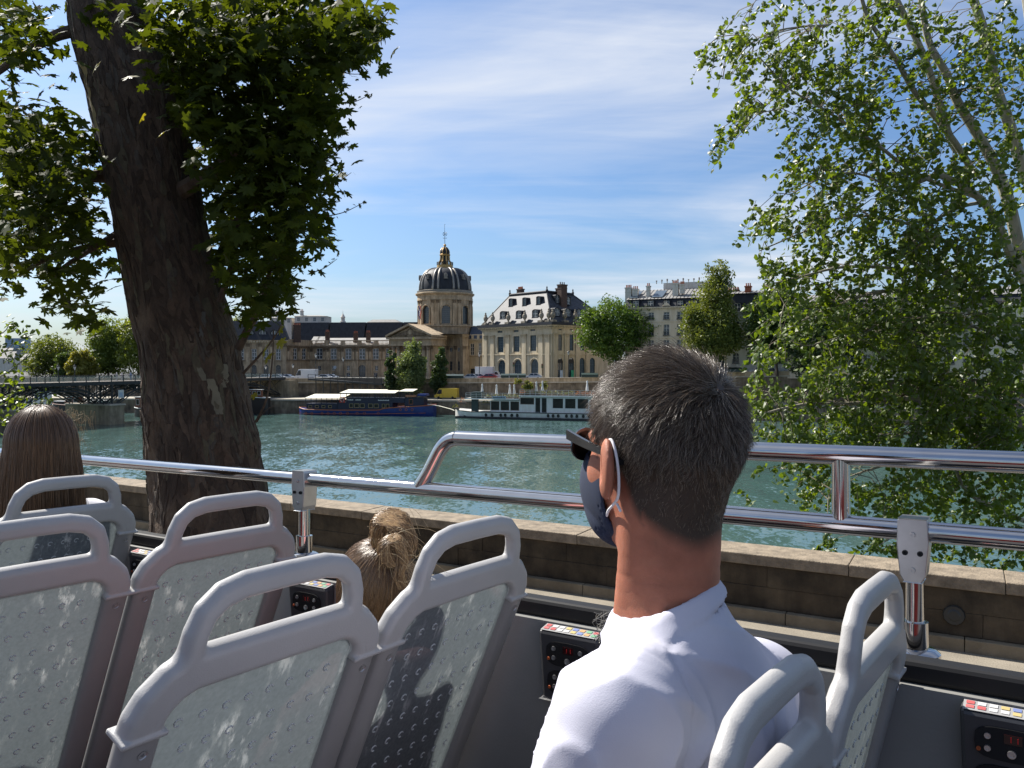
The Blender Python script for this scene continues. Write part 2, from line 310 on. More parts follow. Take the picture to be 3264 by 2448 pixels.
def body(poly, z0, z1, m, parent, name='core'): return MB().prism([(p[0], p[1], z0) for p in poly], (0, 0, z1 - z0)).build(name, m, parent)
def hip(poly, top, z0, z1, m, parent, name='roof'):
    n = len(poly); mb = MB(); mb.add([(p[0], p[1], z0) for p in poly] + [(p[0], p[1], z1) for p in top], [(i, (i + 1) % n, n + (i + 1) % n, n + i) for i in range(n)] + [tuple(range(n, 2 * n))]); return mb.build(name, m, parent)
def chimney(parent, X, Y, z0, z1, w, d, m, pots=4, rz=0.0, mp=None):
    T = Matrix.Translation((X, Y, 0)) @ Matrix.Rotation(rz, 4, 'Z'); mb = MB(T); mb.b2(-w / 2, w / 2, -d / 2, d / 2, z0, z1 - .3); mb.b2(-w / 2 - .12, w / 2 + .12, -d / 2 - .12, d / 2 + .12, z1 - .3, z1)
    mb.b2(-w / 2 - .05, w / 2 + .05, -d / 2 - .05, d / 2 + .05, z1 - 1.2, z1 - 1.05); c = mb.build('chimney', m, parent); q = MB(T)
    for i in range(pots): x = -w / 2 + w * (i + .5) / pots; q.lathe([(.16, z1), (.13, z1 + .55), (.17, z1 + .55), (.17, z1 + .65), (0.02, z1 + .65)], (x, 0, 0), 8)
    q.build('chimney_pots', mp or POT, c); return c
def dormer(parent, fr, s, z, y, w, h, d=2.2, arch=True, fm=None, mroof=None, cols=2, rows=2):
    mroof = mroof or SLATE; mb = MB(fr.T); r = w / 2; n = 10
    arc = [(s - r * math.cos(k * math.pi / n), z + h - r * .55 + r * .55 * math.sin(k * math.pi / n)) for k in range(n + 1)] if arch else [(s - r, z + h), (s + r, z + h)]
    o = .22; out = [(s - r - o, z)] + [(s + (a - s) * (1 + o / r), b + o * (1 if arch else .7)) for a, b in arc] + [(s + r + o, z)]; inn = [(s - r, z)] + arc + [(s + r, z)]
    m = len(out); mb.add([(a, y, b) for a, b in out] + [(a, y, b) for a, b in inn] + [(a, y + d, b) for a, b in out] + [(a, y + .18, b) for a, b in inn], [(i, i + 1, m + i + 1, m + i) for i in range(m - 1)] + [(i + 1, i, 2 * m + i, 2 * m + i + 1) for i in range(m - 1)] + [(m + i, m + i + 1, 3 * m + i + 1, 3 * m + i) for i in range(m - 1)])
    mb.b2(s - r - .3, s + r + .3, y - .1, y + .3, z - .15, z); mb.b2(s - r, s + r, y + .5, y + d, z, z + h * .8)
    dm = mb.build('dormer', mroof, parent); window(fr, (s - r, s + r, z, z + h, arch), dm, cols, rows, fm or WFRAME, y + .17, .09); return dm
# ---------------------------------------------------------------- Institut: curved river wing, left pavilion
inst = thing('palace_wing', 'long brown stone palace wing with tall white-barred windows left of the domed chapel', 'building', (gx(1100, 262), 262, -1.5))
fw = Fac((gx(987, 264), 264), (gx(1254, 259), 259))
zc = fw.hit(1120, 1101)[1]; zs = fw.hit(1120, 1147)[1]; za = fw.hit(1120, 1084)[1]
WX = [1018, 1063, 1110, 1154, 1197, 1238]
ops = [fw.op(x, 9.5, 1110.5, 1145) for x in WX] + [fw.op(1154, 12.5, 1163, 1207, True)] + [fw.op(x, 5, 1166, 1181) for x in (1018, 1063, 1110, 1200, 1238)] + [fw.op(x, 6, 1188, 1207) for x in (1063, 1110, 1197)]
wall(fw, 0, fw.L, -1.5, zc, ops, STONE, inst)
for o in ops[:6]: window(fw, o, inst, 2, 3, bar=0.16)
window(fw, ops[6], inst, 4, 4, DFRAME, name='door')
for o in ops[7:]: window(fw, o, inst, 2, 2, bar=0.08)
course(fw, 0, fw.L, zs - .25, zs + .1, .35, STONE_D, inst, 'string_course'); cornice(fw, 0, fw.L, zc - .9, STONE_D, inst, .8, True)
for i, x in enumerate([990, 1040, 1087, 1132, 1176, 1218, 1250]):
    s = fw.hit(x, 1120)[0]
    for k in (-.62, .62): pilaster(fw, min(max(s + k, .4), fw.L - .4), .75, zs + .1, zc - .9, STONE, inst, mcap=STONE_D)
    course(fw, max(0, s - 1.1), min(fw.L, s + 1.1), -1.5, zs - .25, .22, STONE, inst, 'pier')
bal = MB(fw.T); bal.b2(0, fw.L, 0, .35, zc, zc + .25); bal.b2(0, fw.L, -.05, .4, za - .25, za)
nb = int(fw.L / .42)
for i in range(nb):
    s = (i + .5) * fw.L / nb
    if i % 13 in (0, 1, 12): bal.b2(s - .21, s + .21, .0, .36, zc + .25, za - .25)
    else: bal.lathe([(.09, zc + .25), (.14, zc + .55), (.06, zc + .95), (.10, za - .25)], (s, .17, 0), 6)
bal.build('balustrade', STONE, inst)
body([fw.pt(0, .46, 0), fw.pt(fw.L, .46, 0), fw.pt(fw.L, 14, 0), fw.pt(0, 14, 0)], -1.5, zc, STONE, inst)
a = fw.pt(0, 1.2, 0); b = fw.pt(fw.L, 1.2, 0); c = fw.pt(fw.L, 7, 0); d = fw.pt(0, 7, 0)
MB().add([(a.x, a.y, zc + .2), (b.x, b.y, zc + .2), (c.x, c.y, zc + 2.6), (d.x, d.y, zc + 2.6)], [(0, 1, 2, 3)]).build('roof', ZINC, inst)
for x, y0, y1 in ((1044, 1083, 1058), (1134, 1083, 1062), (1174, 1083, 1060)):
    s, _ = fw.hit(x, 1090, 3.5); p = fw.pt(s, 3.5, 0); chimney(inst, p.x, p.y, zc + .5, gz(y1, p.y), 1.3, .8, BRICK, 3, fw.rz)
for x in (1000, 1016):
    s, _ = fw.hit(x, 1080, 2); MB(fw.T).prism([(s - 1.2, 1.5, zc + .8), (s + 1.2, 1.5, zc + .8), (s + 1.5, 4, zc + 2.9), (s - .9, 4, zc + 2.9)], (0, .05, .12)).build('skylight', ZINC, inst)
# turned bay and end pavilion
fb = Fac((gx(913, 250), 250), (gx(987, 264), 264))
zb = fb.hit(950, 1101)[1]; ops = [fb.op(x, 6, 1110, 1146) for x in (941, 969)]
wall(fb, 0, fb.L, -1.5, zc, ops, STONE, inst, 'wall')
for o in ops: window(fb, o, inst, 2, 3, bar=.16)
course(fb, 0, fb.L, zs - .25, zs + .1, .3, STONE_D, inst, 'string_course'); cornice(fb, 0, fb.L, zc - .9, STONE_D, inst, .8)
for s in (1, fb.L * .5, fb.L - 1): pilaster(fb, s, .9, zs + .1, zc - .9, STONE, inst, mcap=STONE_D)
MB(fb.T).b2(0, fb.L, 0, .4, zc, za).build('parapet', STONE, inst); MB().tube([fw.pt(.1, -.12, -1), fw.pt(.1, -.12, zc)], .07, 6).build('drain_pipe', ZINC, inst)
pav = thing('end_pavilion', 'stone end pavilion with steep slate roof half hidden behind the near plane tree trunk', 'building', (gx(830, 250), 250, -1.5))
fp = Fac((gx(690, 245), 245), (gx(914, 249.5), 249.5)); ze = fp.hit(850, 1090)[1]; z2 = fp.hit(850, 1150)[1]
PX = [770, 810, 848, 887]; ops = [fp.op(x, 7.5, 1112, 1147) for x in PX] + [fp.op(x, 8, 1163, 1208, True) for x in PX]
wall(fp, 0, fp.L, -1.5, ze, ops, STONE, pav)
for o in ops[:4]: window(fp, o, pav, 2, 3, bar=.14)
for o in ops[4:]: window(fp, o, pav, 2, 3, DFRAME)
cornice(fp, 0, fp.L, ze - .4, STONE, pav, 1.0); course(fp, 0, fp.L, z2 - .2, z2 + .15, .3, STONE_D, pav, 'string_course')
for x in (750, 790, 829, 867, 906): pilaster(fp, fp.hit(x, 1120)[0], 1.1, -1.5, ze - .4, STONE, pav, .35, STONE_D)
Q = [fp.pt(0, .46, 0), fp.pt(fp.L, .46, 0), fp.pt(fp.L, 18, 0), fp.pt(0, 18, 0)]; body(Q, -1.5, ze, STONE, pav)
hip([fp.pt(-.6, -.4, 0), fp.pt(fp.L + .6, -.4, 0), fp.pt(fp.L + .6, 18, 0), fp.pt(-.6, 18, 0)], [fp.pt(2, 4.2, 0), fp.pt(fp.L - 1.5, 4.2, 0), fp.pt(fp.L - 1.5, 15, 0), fp.pt(2, 15, 0)], ze + .5, gz(1024, 253), SLATE, pav)
for x in (795, 836, 875): dormer(pav, fp, fp.hit(x, 1070)[0], gz(1077, 249), .9, 2.0, 2.2)
p = fp.pt(fp.hit(946, 1060)[0], 4, 0); chimney(pav, p.x, p.y, ze, gz(1036, p.y), 2.2, 1.0, BRICK, 4, fp.rz)
# buildings that rise behind the wing
back = thing('rear_slate_wing', 'long dark slate roof rising behind the palace wing', 'building', (gx(1150, 285), 285, -1.4))
fk = Fac((gx(930, 282), 282), (gx(1400, 278), 278)); zk0, zk1 = gz(1092, 280), gz(1027, 282)
body([fk.pt(0, 0, 0), fk.pt(fk.L, 0, 0), fk.pt(fk.L, 14, 0), fk.pt(0, 14, 0)], -1.4, zk0, STONE, back, 'wall')
for i in range(4):
    s0, s1 = fk.L * i / 4, fk.L * (i + 1) / 4 - .25
    MB(fk.T).add([(s0, -.5, zk0), (s1, -.5, zk0), (s1, 14, zk0), (s0, 14, zk0), (s0 + .2, 2.6, zk1), (s1 - .2, 2.6, zk1), (s1 - .2, 12, zk1), (s0 + .2, 12, zk1)], [(0, 1, 5, 4), (1, 2, 6, 5), (2, 3, 7, 6), (3, 0, 4, 7), (4, 5, 6, 7)]).build('roof', SLATE, back)
s0, s1 = fk.hit(1163, 1020)[0], fk.hit(1268, 1020)[0]; MB(fk.T).add([(s0, 2.6, zk1 + .01), (s1, 2.6, zk1 + .01), (s1, 9, zk1 + .01), (s0, 9, zk1 + .01), (s0 + 1.6, 4.2, zk1 + 1.0), (s1 - 2.0, 4.2, zk1 + 1.0), (s1 - 2, 8, zk1 + 1.0), (s0 + 1.6, 8, zk1 + 1.0)], [(0, 1, 5, 4), (1, 2, 6, 5), (2, 3, 7, 6), (3, 0, 4, 7), (4, 5, 6, 7)]).build('skylight', ZINC, back)
ts = thing('clock_turret', 'tiny white bell turret with pointed cap standing on the slate roof', 'turret', (gx(1094, 286), 286, zk1 - .2)); X = gx(1094, 286)
MB().lathe([(1.0, zk1 - .2), (1.0, zk1 + .5), (.7, zk1 + .6), (.7, zk1 + 1.7), (.9, zk1 + 1.8), (.5, zk1 + 2.5), (.08, zk1 + 3.2), (.03, zk1 + 4.3), (0, zk1 + 4.3)], (X, 286, 0), 8).build('turret_body', PLASTER_W, ts)
for nm, lab, x0, x1, y0, y1, Y in (('roof_house', 'pale rooftop house with a tall chimney above the end pavilion', 940, 1042, 1030, 1003, 300), ('attic_house', 'low white attic house seen above the end pavilion roof', 860, 930, 1030, 1008, 300)):
    t = thing(nm, lab, 'building', (gx((x0 + x1) / 2, Y), Y + 4, -1.4)); X0, X1 = gx(x0, Y), gx(x1, Y); zt = gz(y1 + 5, Y)
    MB().b2(X0, X1, Y, Y + 8, -1.4, zt).build('wall', PLASTER_W, t)
    MB().add([(X0 - .3, Y - .3, zt + .01), (X1 + .3, Y - .3, zt + .01), (X1 + .3, Y + 8, zt + .01), (X0 - .3, Y + 8, zt + .01), (X0 + 1, Y + 3, gz(y1, Y)), (X1 - 3, Y + 3, gz(y1, Y))], [(0, 1, 5, 4), (1, 2, 5), (2, 3, 4, 5), (3, 0, 4), (3, 2, 1, 0)]).build('roof', ZINC, t)
    chimney(t, X0 + 2.2, Y + 2, zt - 1, gz(y1 - 13, Y), 1.1, .8, PLASTER_W, 2)
    for k in range(4): Xc = X0 + (X1 - X0) * (k + .5) / 4; window(Fac((Xc - 2, Y - .02), (Xc + 2, Y - .02)), (1.5, 2.5, zt - 1.8, zt - .4, False), t, 2, 2, depth=0)
# ---------------------------------------------------------------- domed chapel
DC = Vector((gx(1419, 262), 262, 0)); ch = thing('domed_chapel', 'stone chapel with a round drum, dark ribbed dome and gilded lantern', 'church', (DC.x, DC.y, -1.4))
zz_ = lambda y, Y=262: gz(y, Y)
def ring(prof, m, name, parent=ch, n=48, smooth=35): return MB().lathe(prof, (DC.x, DC.y, 0), n).build(name, m, parent, smooth)
zd0, zd1, zcor = zz_(1040), zz_(961), zz_(941)
R0 = 8.55
A0 = math.radians(6.6)                                            # bearing of the middle window, from the camera direction
def dang(k): return -math.pi / 2 + A0 + k * math.pi / 4
# drum as 8 faceted arcs with window openings
dr = MB(); NS = 96
wh = 0.155; wz0, wz1 = zz_(1035), zz_(979)
for i in range(NS):
    t0, t1 = 2 * math.pi * i / NS, 2 * math.pi * (i + 1) / NS; tm = (t0 + t1) / 2
    rel = min(abs((tm - dang(k) + math.pi) % (2 * math.pi) - math.pi) for k in range(8))
    P = lambda t, z, r=R0: (DC.x + r * math.cos(t), DC.y + r * math.sin(t), z)
    if rel < wh:
        top = wz1 - 1.25 + 1.25 * math.sqrt(max(0, 1 - (rel / wh) ** 2))
        dr.quad(P(t0, zd0), P(t1, zd0), P(t1, wz0), P(t0, wz0)); dr.quad(P(t0, top), P(t1, top), P(t1, zcor), P(t0, zcor)); dr.quad(P(t0, top), P(t0, top, R0 - .7), P(t1, top, R0 - .7), P(t1, top)); dr.quad(P(t0, wz0), P(t1, wz0), P(t1, wz0, R0 - .7), P(t0, wz0, R0 - .7))
    else: dr.quad(P(t0, zd0), P(t1, zd0), P(t1, zcor), P(t0, zcor))
drum = dr.build('drum', STONE, ch)
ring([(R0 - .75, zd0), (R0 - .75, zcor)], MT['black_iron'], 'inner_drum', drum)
for k in range(8):
    t = dang(k); fr = Fac((DC.x + (R0 - .55) * math.cos(t) + math.sin(t) * 1.5, DC.y + (R0 - .55) * math.sin(t) - math.cos(t) * 1.5), (DC.x + (R0 - .55) * math.cos(t) - math.sin(t) * 1.5, DC.y + (R0 - .55) * math.sin(t) + math.cos(t) * 1.5))
    window(fr, (1.5 - 1.3, 1.5 + 1.3, wz0, wz1, True), drum, 5, 9, DFRAME, 0, .07)
    fa = Fac((DC.x + (R0 + .02) * math.cos(t) + math.sin(t) * 2, DC.y + (R0 + .02) * math.sin(t) - math.cos(t) * 2), (DC.x + (R0 + .02) * math.cos(t) - math.sin(t) * 2, DC.y + (R0 + .02) * math.sin(t) + math.cos(t) * 2))
    m_ = MB(fa.T); arc = [(2 - 1.55 * math.cos(a), wz1 - 1.2 + 1.5 * math.sin(a)) for a in [j * math.pi / 12 for j in range(13)]]
    for p, q in zip(arc, arc[1:]): m_.tube([(p[0], .0, p[1]), (q[0], .0, q[1])], .2, 6)
    for x in (.45, 3.55): m_.b2(x - .2, x + .2, -.18, .2, wz0, wz1 - 1.2)
    m_.build('window_surround', STONE, drum)
    for dk in (-.1, .1):
        tt = t + math.pi / 8 + dk; fq = Fac((DC.x + (R0 + .02) * math.cos(tt) + math.sin(tt), DC.y + (R0 + .02) * math.sin(tt) - math.cos(tt)), (DC.x + (R0 + .02) * math.cos(tt) - math.sin(tt), DC.y + (R0 + .02) * math.sin(tt) + math.cos(tt)))
        pilaster(fq, 1, .95, zd0, zd1, STONE, ch, .25, STONE_D)
ring([(R0, zd1), (R0 + .25, zd1), (R0 + .25, zd1 + .8), (R0 + .15, zd1 + .85), (R0 + .2, zcor - .5), (9.0, zcor - .35), (9.35, zcor), (9.35, zcor + .3), (8.75, zcor + .5)], STONE, 'drum_cornice')
ring([(8.8, zcor + .45), (8.9, zcor + 1.1), (8.35, zcor + 1.25)], LEADM, 'dome_base')
zD0, zD1 = zcor + 1.2, zz_(857); dprof = [(2.5 + (8.3 - 2.5) * math.cos(a) ** .78, zD0 + (zD1 - zD0) * math.sin(a)) for a in [k * math.pi / 2 / 24 for k in range(25)]]
dome = ring(dprof, SLATE, 'dome', n=64, smooth=True)
for k in range(8):
    for dk in (-.1, .1):
        t = dang(k) + math.pi / 8 + dk; rb = MB(); pts = [(DC.x + (r + .02) * math.cos(t), DC.y + (r + .02) * math.sin(t), z) for r, z in dprof]
        rb.tube(pts, [.36 * (.5 + .5 * r / 8.3) for r, z in dprof], 8, True); rb.build('rib', LEADM, dome, True)
    t = dang(k); r = float(np.interp(zz_(893), [z for _, z in dprof], [q for q, _ in dprof])); fr = Fac((DC.x + r * math.cos(t) + math.sin(t), DC.y + r * math.sin(t) - math.cos(t)), (DC.x + r * math.cos(t) - math.sin(t), DC.y + r * math.sin(t) + math.cos(t)))
    m_ = MB(fr.T); zc0 = zz_(886)
    for j in range(10): a, b = j * math.pi / 5, (j + 1) * math.pi / 5; m_.tube([(1 + .42 * math.cos(a), -.45, zc0 + .62 * math.sin(a)), (1 + .42 * math.cos(b), -.45, zc0 + .62 * math.sin(b))], .16, 6)
    m_.b2(.35, 1.65, -.5, .6, zc0 - .95, zc0 - .7); m_.b2(.55, 1.45, -.35, 1.2, zc0 - .7, zc0 + .72); m_.build('bull_eye_dormer', LEADM, dome)
# lantern
zl0, zl1, zl2, zl3 = zz_(857), zz_(846), zz_(812), zz_(788)
ring([(2.5, zl0 - .4), (2.75, zl0), (2.75, zl0 + .35), (2.55, zl0 + .4), (2.55, zl1)], GOLD, 'lantern_gallery'); lan = MB()
for j in range(24): a = 2 * math.pi * j / 24; lan.tube([(DC.x + 2.55 * math.cos(a), DC.y + 2.55 * math.sin(a), zl1), (DC.x + 2.55 * math.cos(a), DC.y + 2.55 * math.sin(a), zl1 + .9)], .06, 5)
lan.lathe([(2.5, zl1 + .85), (2.62, zl1 + .85), (2.62, zl1 + .98), (2.5, zl1 + .98)], (DC.x, DC.y, 0), 24); lan.build('gallery_rail', IRON, ch)
ring([(1.05, zl1), (1.05, zl2)], IRON, 'lantern_core', n=16); lp = MB()
for j in range(8):
    a = 2 * math.pi * (j + .5) / 8; c_, s_ = math.cos(a), math.sin(a); pr = [(2.0, zl1), (1.9, zl1 + .8), (1.45, zl1 + 1.6), (1.35, zl2 - .4)]
    lp.tube([(DC.x + r * c_, DC.y + r * s_, z) for r, z in pr], [.36, .34, .28, .28], 6)
lp.lathe([(1.9, zl1), (2.05, zl1 + .15), (1.3, zl1 + .3)], (DC.x, DC.y, 0), 16); lp.lathe([(1.2, zl2 - .5), (1.6, zl2 - .4), (1.75, zl2), (1.45, zl2 + .2)], (DC.x, DC.y, 0), 16); lp.build('lantern', GOLD, ch)
ring([(1.45, zl2 + .2), (1.5, zl2 + .9), (1.35, zl2 + 1.4), (.9, zl3 - .3), (.35, zl3), (.15, zl3 + .3), (.12, zl3 + .6)], SLATE, 'lantern_cap', n=16); lr = MB()
for j in range(8): a = 2 * math.pi * (j + .5) / 8; lr.tube([(DC.x + r * math.cos(a), DC.y + r * math.sin(a), z) for r, z in ((1.5, zl2 + .2), (1.55, zl2 + .9), (1.4, zl2 + 1.4), (.95, zl3 - .3), (.38, zl3))], .12, 5)
lr.build('cap_ribs', GOLD, ch); zb_ = zz_(782)
ring([(.02, zb_ - .45), (.3, zb_ - .33), (.45, zb_), (.3, zb_ + .33), (.02, zb_ + .45)], GOLD, 'ball', n=12)
vn = MB(); vn.tube([(DC.x, DC.y, zb_ + .4), (DC.x - .1, DC.y, zz_(716))], [.09, .035], 5); zv = zz_(746)
for j in range(8): a = j * math.pi / 4; vn.tube([(DC.x + .25 * math.cos(a), DC.y, zv + .25 * math.sin(a)), (DC.x + .75 * math.cos(a), DC.y, zv + .75 * math.sin(a))], [.05, .12], 5)
vn.lathe([(.0, zv - .25), (.22, zv), (0, zv + .25)], (DC.x, DC.y, 0), 8); zv = zz_(759)
for j in (-1, 1): vn.tube([(DC.x, DC.y, zv), (DC.x + .62 * j, DC.y, zv)], [.05, .08], 5)
vn.lathe([(0.0, zz_(717)), (.14, zz_(717) + .1), (0, zz_(714))], (DC.x, DC.y, 0), 6); vn.build('weather_vane', IRON, ch)
# attic below the drum, portico, quadrant walls
zat0, zat1 = zz_(1066, 256), zz_(1040)
MB().lathe([(10.4, zat0 - .3), (10.4, zat1 - .5), (10.8, zat1 - .4), (10.8, zat1), (R0 - .6, zat1 + .02)], (DC.x, DC.y, 0), 8, sq=1).build('attic', STONE, ch)
ab = Vector((.40, .917, 0)).normalized(); fpo = Fac((-35.6, 245), (-23.8, 239.85))
zen, zar = gz(1102, 243), gz(1073, 243); zpe = gz(1035, 243)
po = MB(fpo.T); Lp = fpo.L
po.b2(-.8, Lp + .8, -.9, 8, zen, zen + .55); po.b2(-.6, Lp + .6, -.7, 8, zen + .55, zar - .8); po.b2(-1.2, Lp + 1.2, -1.5, 8, zar - .8, zar - .25); po.b2(-.4, Lp + .4, -.2, 8, zar - .25, zar)
portico = po.build('portico_entablature', STONE, ch)
pe = MB(fpo.T); pe.prism([(-.2, -.4, zar), (Lp + .2, -.4, zar), (Lp / 2, -.4, zpe - .6)], (0, 7, 0)).build('pediment', STONE, ch)
rk = MB(fpo.T)
for x0, x1 in ((-1.4, Lp / 2), (Lp + 1.4, Lp / 2)): rk.add([(x0, -1.6, zar - .1), (x1, -1.6, zpe - .35), (x1, -1.6, zpe + .25), (x0, -1.6, zar + .45), (x0, 8, zar - .1), (x1, 8, zpe - .35), (x1, 8, zpe + .25), (x0, 8, zar + .45)], [(0, 1, 2, 3), (3, 2, 6, 7), (4, 7, 6, 5), (0, 4, 5, 1), (0, 3, 7, 4)])
rk.build('raking_cornice', STONE, ch)
ck = MB(fpo.T)
for j in range(14): a, b = 2 * math.pi * j / 14, 2 * math.pi * (j + 1) / 14; ck.tube([(Lp / 2 + .95 * math.cos(a), -.45, zar + 1.35 + .95 * math.sin(a)), (Lp / 2 + .95 * math.cos(b), -.45, zar + 1.35 + .95 * math.sin(b))], .22, 6)
for j in range(11):
    for sg in (-1, 1): xx = Lp / 2 + sg * (1.3 + .38 * j); ck.lathe([(0, zar + .1), (.32, zar + .3), (.24, zar + .55 + .9 * (1 - j / 11)), (0, zar + .7 + .9 * (1 - j / 11))], (xx, -.45, 0), 5)
ck.build('pediment_carving', STONE_D, ch)
for s in (.6, 2.1, 4.6, Lp - 4.6, Lp - 2.1, Lp - .6):
    co = MB(fpo.T); co.lathe([(.85, -1.4), (.85, -.8), (.62, -.6), (.62, 3), (.52, zen - 1.4)], (s, 0, 0), 14); c0 = co.build('column', STONE, ch, 40)
    cp_ = MB(fpo.T); cp_.lathe([(.52, zen - 1.4), (.6, zen - 1.1), (.56, zen - .9), (.74, zen - .55), (.66, zen - .4), (.95, zen - .12)], (s, 0, 0), 10); cp_.b2(s - .8, s + .8, -.8, .8, zen - .12, zen); cp_.build('capital', STONE_D, c0)
MB(fpo.T).b2(.2, Lp - .2, 2.2, 8, -1.4, zen - .01).build('portico_wall', STONE, ch); dw = MB(fpo.T); dw.b2(Lp / 2 - 1.4, Lp / 2 + 1.4, 2.05, 2.19, -1.4, 4.2); dw.build('door', GREENP, ch)
bq = MB(fpo.T); bq.b2(-3.2, 1.4, 6, 9, zar - .2, zar + 1.3); bq.build('roof_block', STONE, ch)
# quadrant wall to the right of the portico
qp = [(gx(1374, 241), 241), (gx(1384, 247), 247), (gx(1402, 250.5), 250.5), (gx(1425, 251), 251), (gx(1450, 249.5), 249.5), (gx(1474, 247), 247), (gx(1492, 247.5), 247.5), (gx(1497, 262), 262)]
ezq = gz(1103, 249); eaq = gz(1066, 249)
qa = MB(); nq = len(qp); cen = Vector((gx(1432, 300), 300))
def off2(p, d): v = (cen - Vector(p)).normalized(); return (p[0] - v.x * d, p[1] - v.y * d)
def band(mb, d, za_, zb_):
    A = [off2(p, d) for p in qp]; B = [off2(p, -1.0) for p in qp]; k = len(A)
    mb.add([(x, y, za_) for x, y in A] + [(x, y, zb_) for x, y in A] + [(x, y, za_) for x, y in B] + [(x, y, zb_) for x, y in B], [(i, i + 1, k + i + 1, k + i) for i in range(k - 1)] + [(k + i, k + i + 1, 3 * k + i + 1, 3 * k + i) for i in range(k - 1)] + [(i + 1, i, 2 * k + i, 2 * k + i + 1) for i in range(k - 1)])
for d, a_, b_ in ((.3, ezq, ezq + .6), (.15, ezq + .6, eaq - .9), (.9, eaq - .9, eaq - .45), (1.2, eaq - .45, eaq)): band(qa, d, a_, b_)
qa.build('entablature', STONE, ch)
for (p0, p1) in zip(qp, qp[1:]):
    f = Fac(p0, p1); ops = []
    if f.L > 1.9 and p0[0] > gx(1400, 250) and p1[0] < gx(1493, 248): ops = [(f.L / 2 - .55, f.L / 2 + .55, gz(1121, 250), gz(1103 + 5, 250), False), (f.L / 2 - .55, f.L / 2 + .55, gz(1181, 250), gz(1152, 250), False)]
    wall(f, 0, f.L, -1.4, ezq, ops, STONE, ch, 'quadrant_wall')
    for o in ops: window(f, o, ch, 2, 3, WFRAME if o[3] > 5 else DFRAME, bar=.07)
    if f.L > 1.5: pilaster(f, .6, 1.0, -1.4, ezq, STONE, ch, .3, STONE_D)
body([(gx(1380, 254), 254), (gx(1492, 250), 250), (gx(1497, 275), 275), (gx(1330, 275), 275), (gx(1330, 254), 254)], -1.4, eaq - .2, STONE, ch); MB().add([(gx(1372, 243), 243, eaq + .02), (gx(1497, 246), 246, eaq + .02), (gx(1500, 262), 262, eaq + .3), (gx(1372, 262), 262, eaq + .3)], [(0, 1, 2, 3)]).build('lead_flat', SLATE, ch)
fl = thing('tricolour_flag', 'hanging blue white and red flag beside the dome drum', 'flag', (gx(1338, 252), 252, zd0 - 1)); FX = gx(1338, 252)
for k, (nm, c_) in enumerate((('blue_stripe', (.02, .04, .18)), ('white_stripe', (.6, .6, .6)), ('red_stripe', (.45, .02, .03)))):
    m_ = MB(); pts = [(math.sin(z * 2.3 + k) * .12, z) for z in np.linspace(gz(1018, 252), gz(975, 252), 9)]
    m_.add([(FX + .28 * k - .4 + x, 252 + x, z) for x, z in pts] + [(FX + .28 * (k + 1) - .4 + x, 252 - x, z) for x, z in pts], [(i, i + 1, 10 + i, 9 + i) for i in range(8)]); o = m_.build(nm, mat('flag_' + nm, c_, .8), fl); mo = o.modifiers.new('s', 'SOLIDIFY'); mo.thickness = .02
MB().tube([(FX - .45, 252, gz(1040, 252)), (FX - .45, 252, gz(970, 252))], .06, 6).build('flag_pole', IRON, fl)
# right wing between chapel and pavilion
rw = thing('linking_wing', 'short stone wing with balustrade between the chapel and the bright pavilion', 'building', (gx(1515, 256), 256, -1.4))
fr_ = Fac((gx(1488, 252), 252), (gx(1560, 250), 250)); zrc = fr_.hit(1515, 1083)[1]; ops = [fr_.op(1505, 6, 1095, 1132), fr_.op(1530, 4.5, 1093, 1130), fr_.op(1508, 8, 1175, 1205)]
wall(fr_, 0, fr_.L, -1.4, zrc, ops, STONE_L, rw)
for o in ops[:2]: window(fr_, o, rw, 2, 3, bar=.14)
window(fr_, ops[2], rw, 2, 1, mat('blue_grey_door', (.06, .10, .14)), name='door'); cornice(fr_, 0, fr_.L, zrc - .7, STONE_L, rw, .7)
course(fr_, 0, fr_.L, fr_.hit(1515, 1137)[1], fr_.hit(1515, 1134)[1], .3, STONE, rw, 'string_course'); bl = MB(fr_.T); bl.b2(0, fr_.L, 0, .4, zrc, zrc + .3); bl.b2(0, fr_.L, -.05, .45, zrc + 1.35, zrc + 1.65)
for k in range(5): s = fr_.L * k / 4; bl.b2(max(0, s - .35), min(fr_.L, s + .35), 0, .4, zrc + .3, zrc + 1.35)
bl.build('balustrade', STONE_L, rw); body([fr_.pt(0, .46, 0), fr_.pt(fr_.L, .46, 0), fr_.pt(fr_.L, 14, 0), fr_.pt(0, 14, 0)], -1.4, zrc, STONE, rw)
hip([fr_.pt(0, 1, 0), fr_.pt(fr_.L, 1, 0), fr_.pt(fr_.L, 14, 0), fr_.pt(0, 14, 0)], [fr_.pt(0, 5, 0), fr_.pt(fr_.L, 5, 0), fr_.pt(fr_.L, 10, 0), fr_.pt(0, 10, 0)], zrc + .1, zrc + 4.2, mat('blue_slate', (.045, .06, .085), .4), rw)
# ---------------------------------------------------------------- bright pavilion
FL, FR = Vector((-8.4, 233)), Vector((10.2, 212)); f1 = Fac(FL, FR); DD = 24.0
BRp = FR + Vector((f1.n.x, f1.n.y)) * DD; f2 = Fac(FR, BRp)
pv = thing('corner_pavilion', 'cream stone pavilion with shining hipped slate roof, urns and two brick chimneys', 'building', (5, 222, -1.4))
pz = lambda x, y: (1500 + x / 4.879, 880 + y / 4.879)
zev = f1.hit(*pz(1240, 752))[1] - .5; zst = f1.hit(1700, 1128)[1]
ops = []
for x, a, b in ((468, 945, 1185), (717, 935, 1178), (977, 920, 1165)): q = pz(x, a); ops.append(f1.op(q[0], 9.8, q[1], pz(x, b)[1]))
for x, a, b in ((457, 840, 882), (707, 825, 870), (965, 810, 852)): q = pz(x, a); ops.append(f1.op(q[0], 8.0, q[1], pz(x, b)[1]))
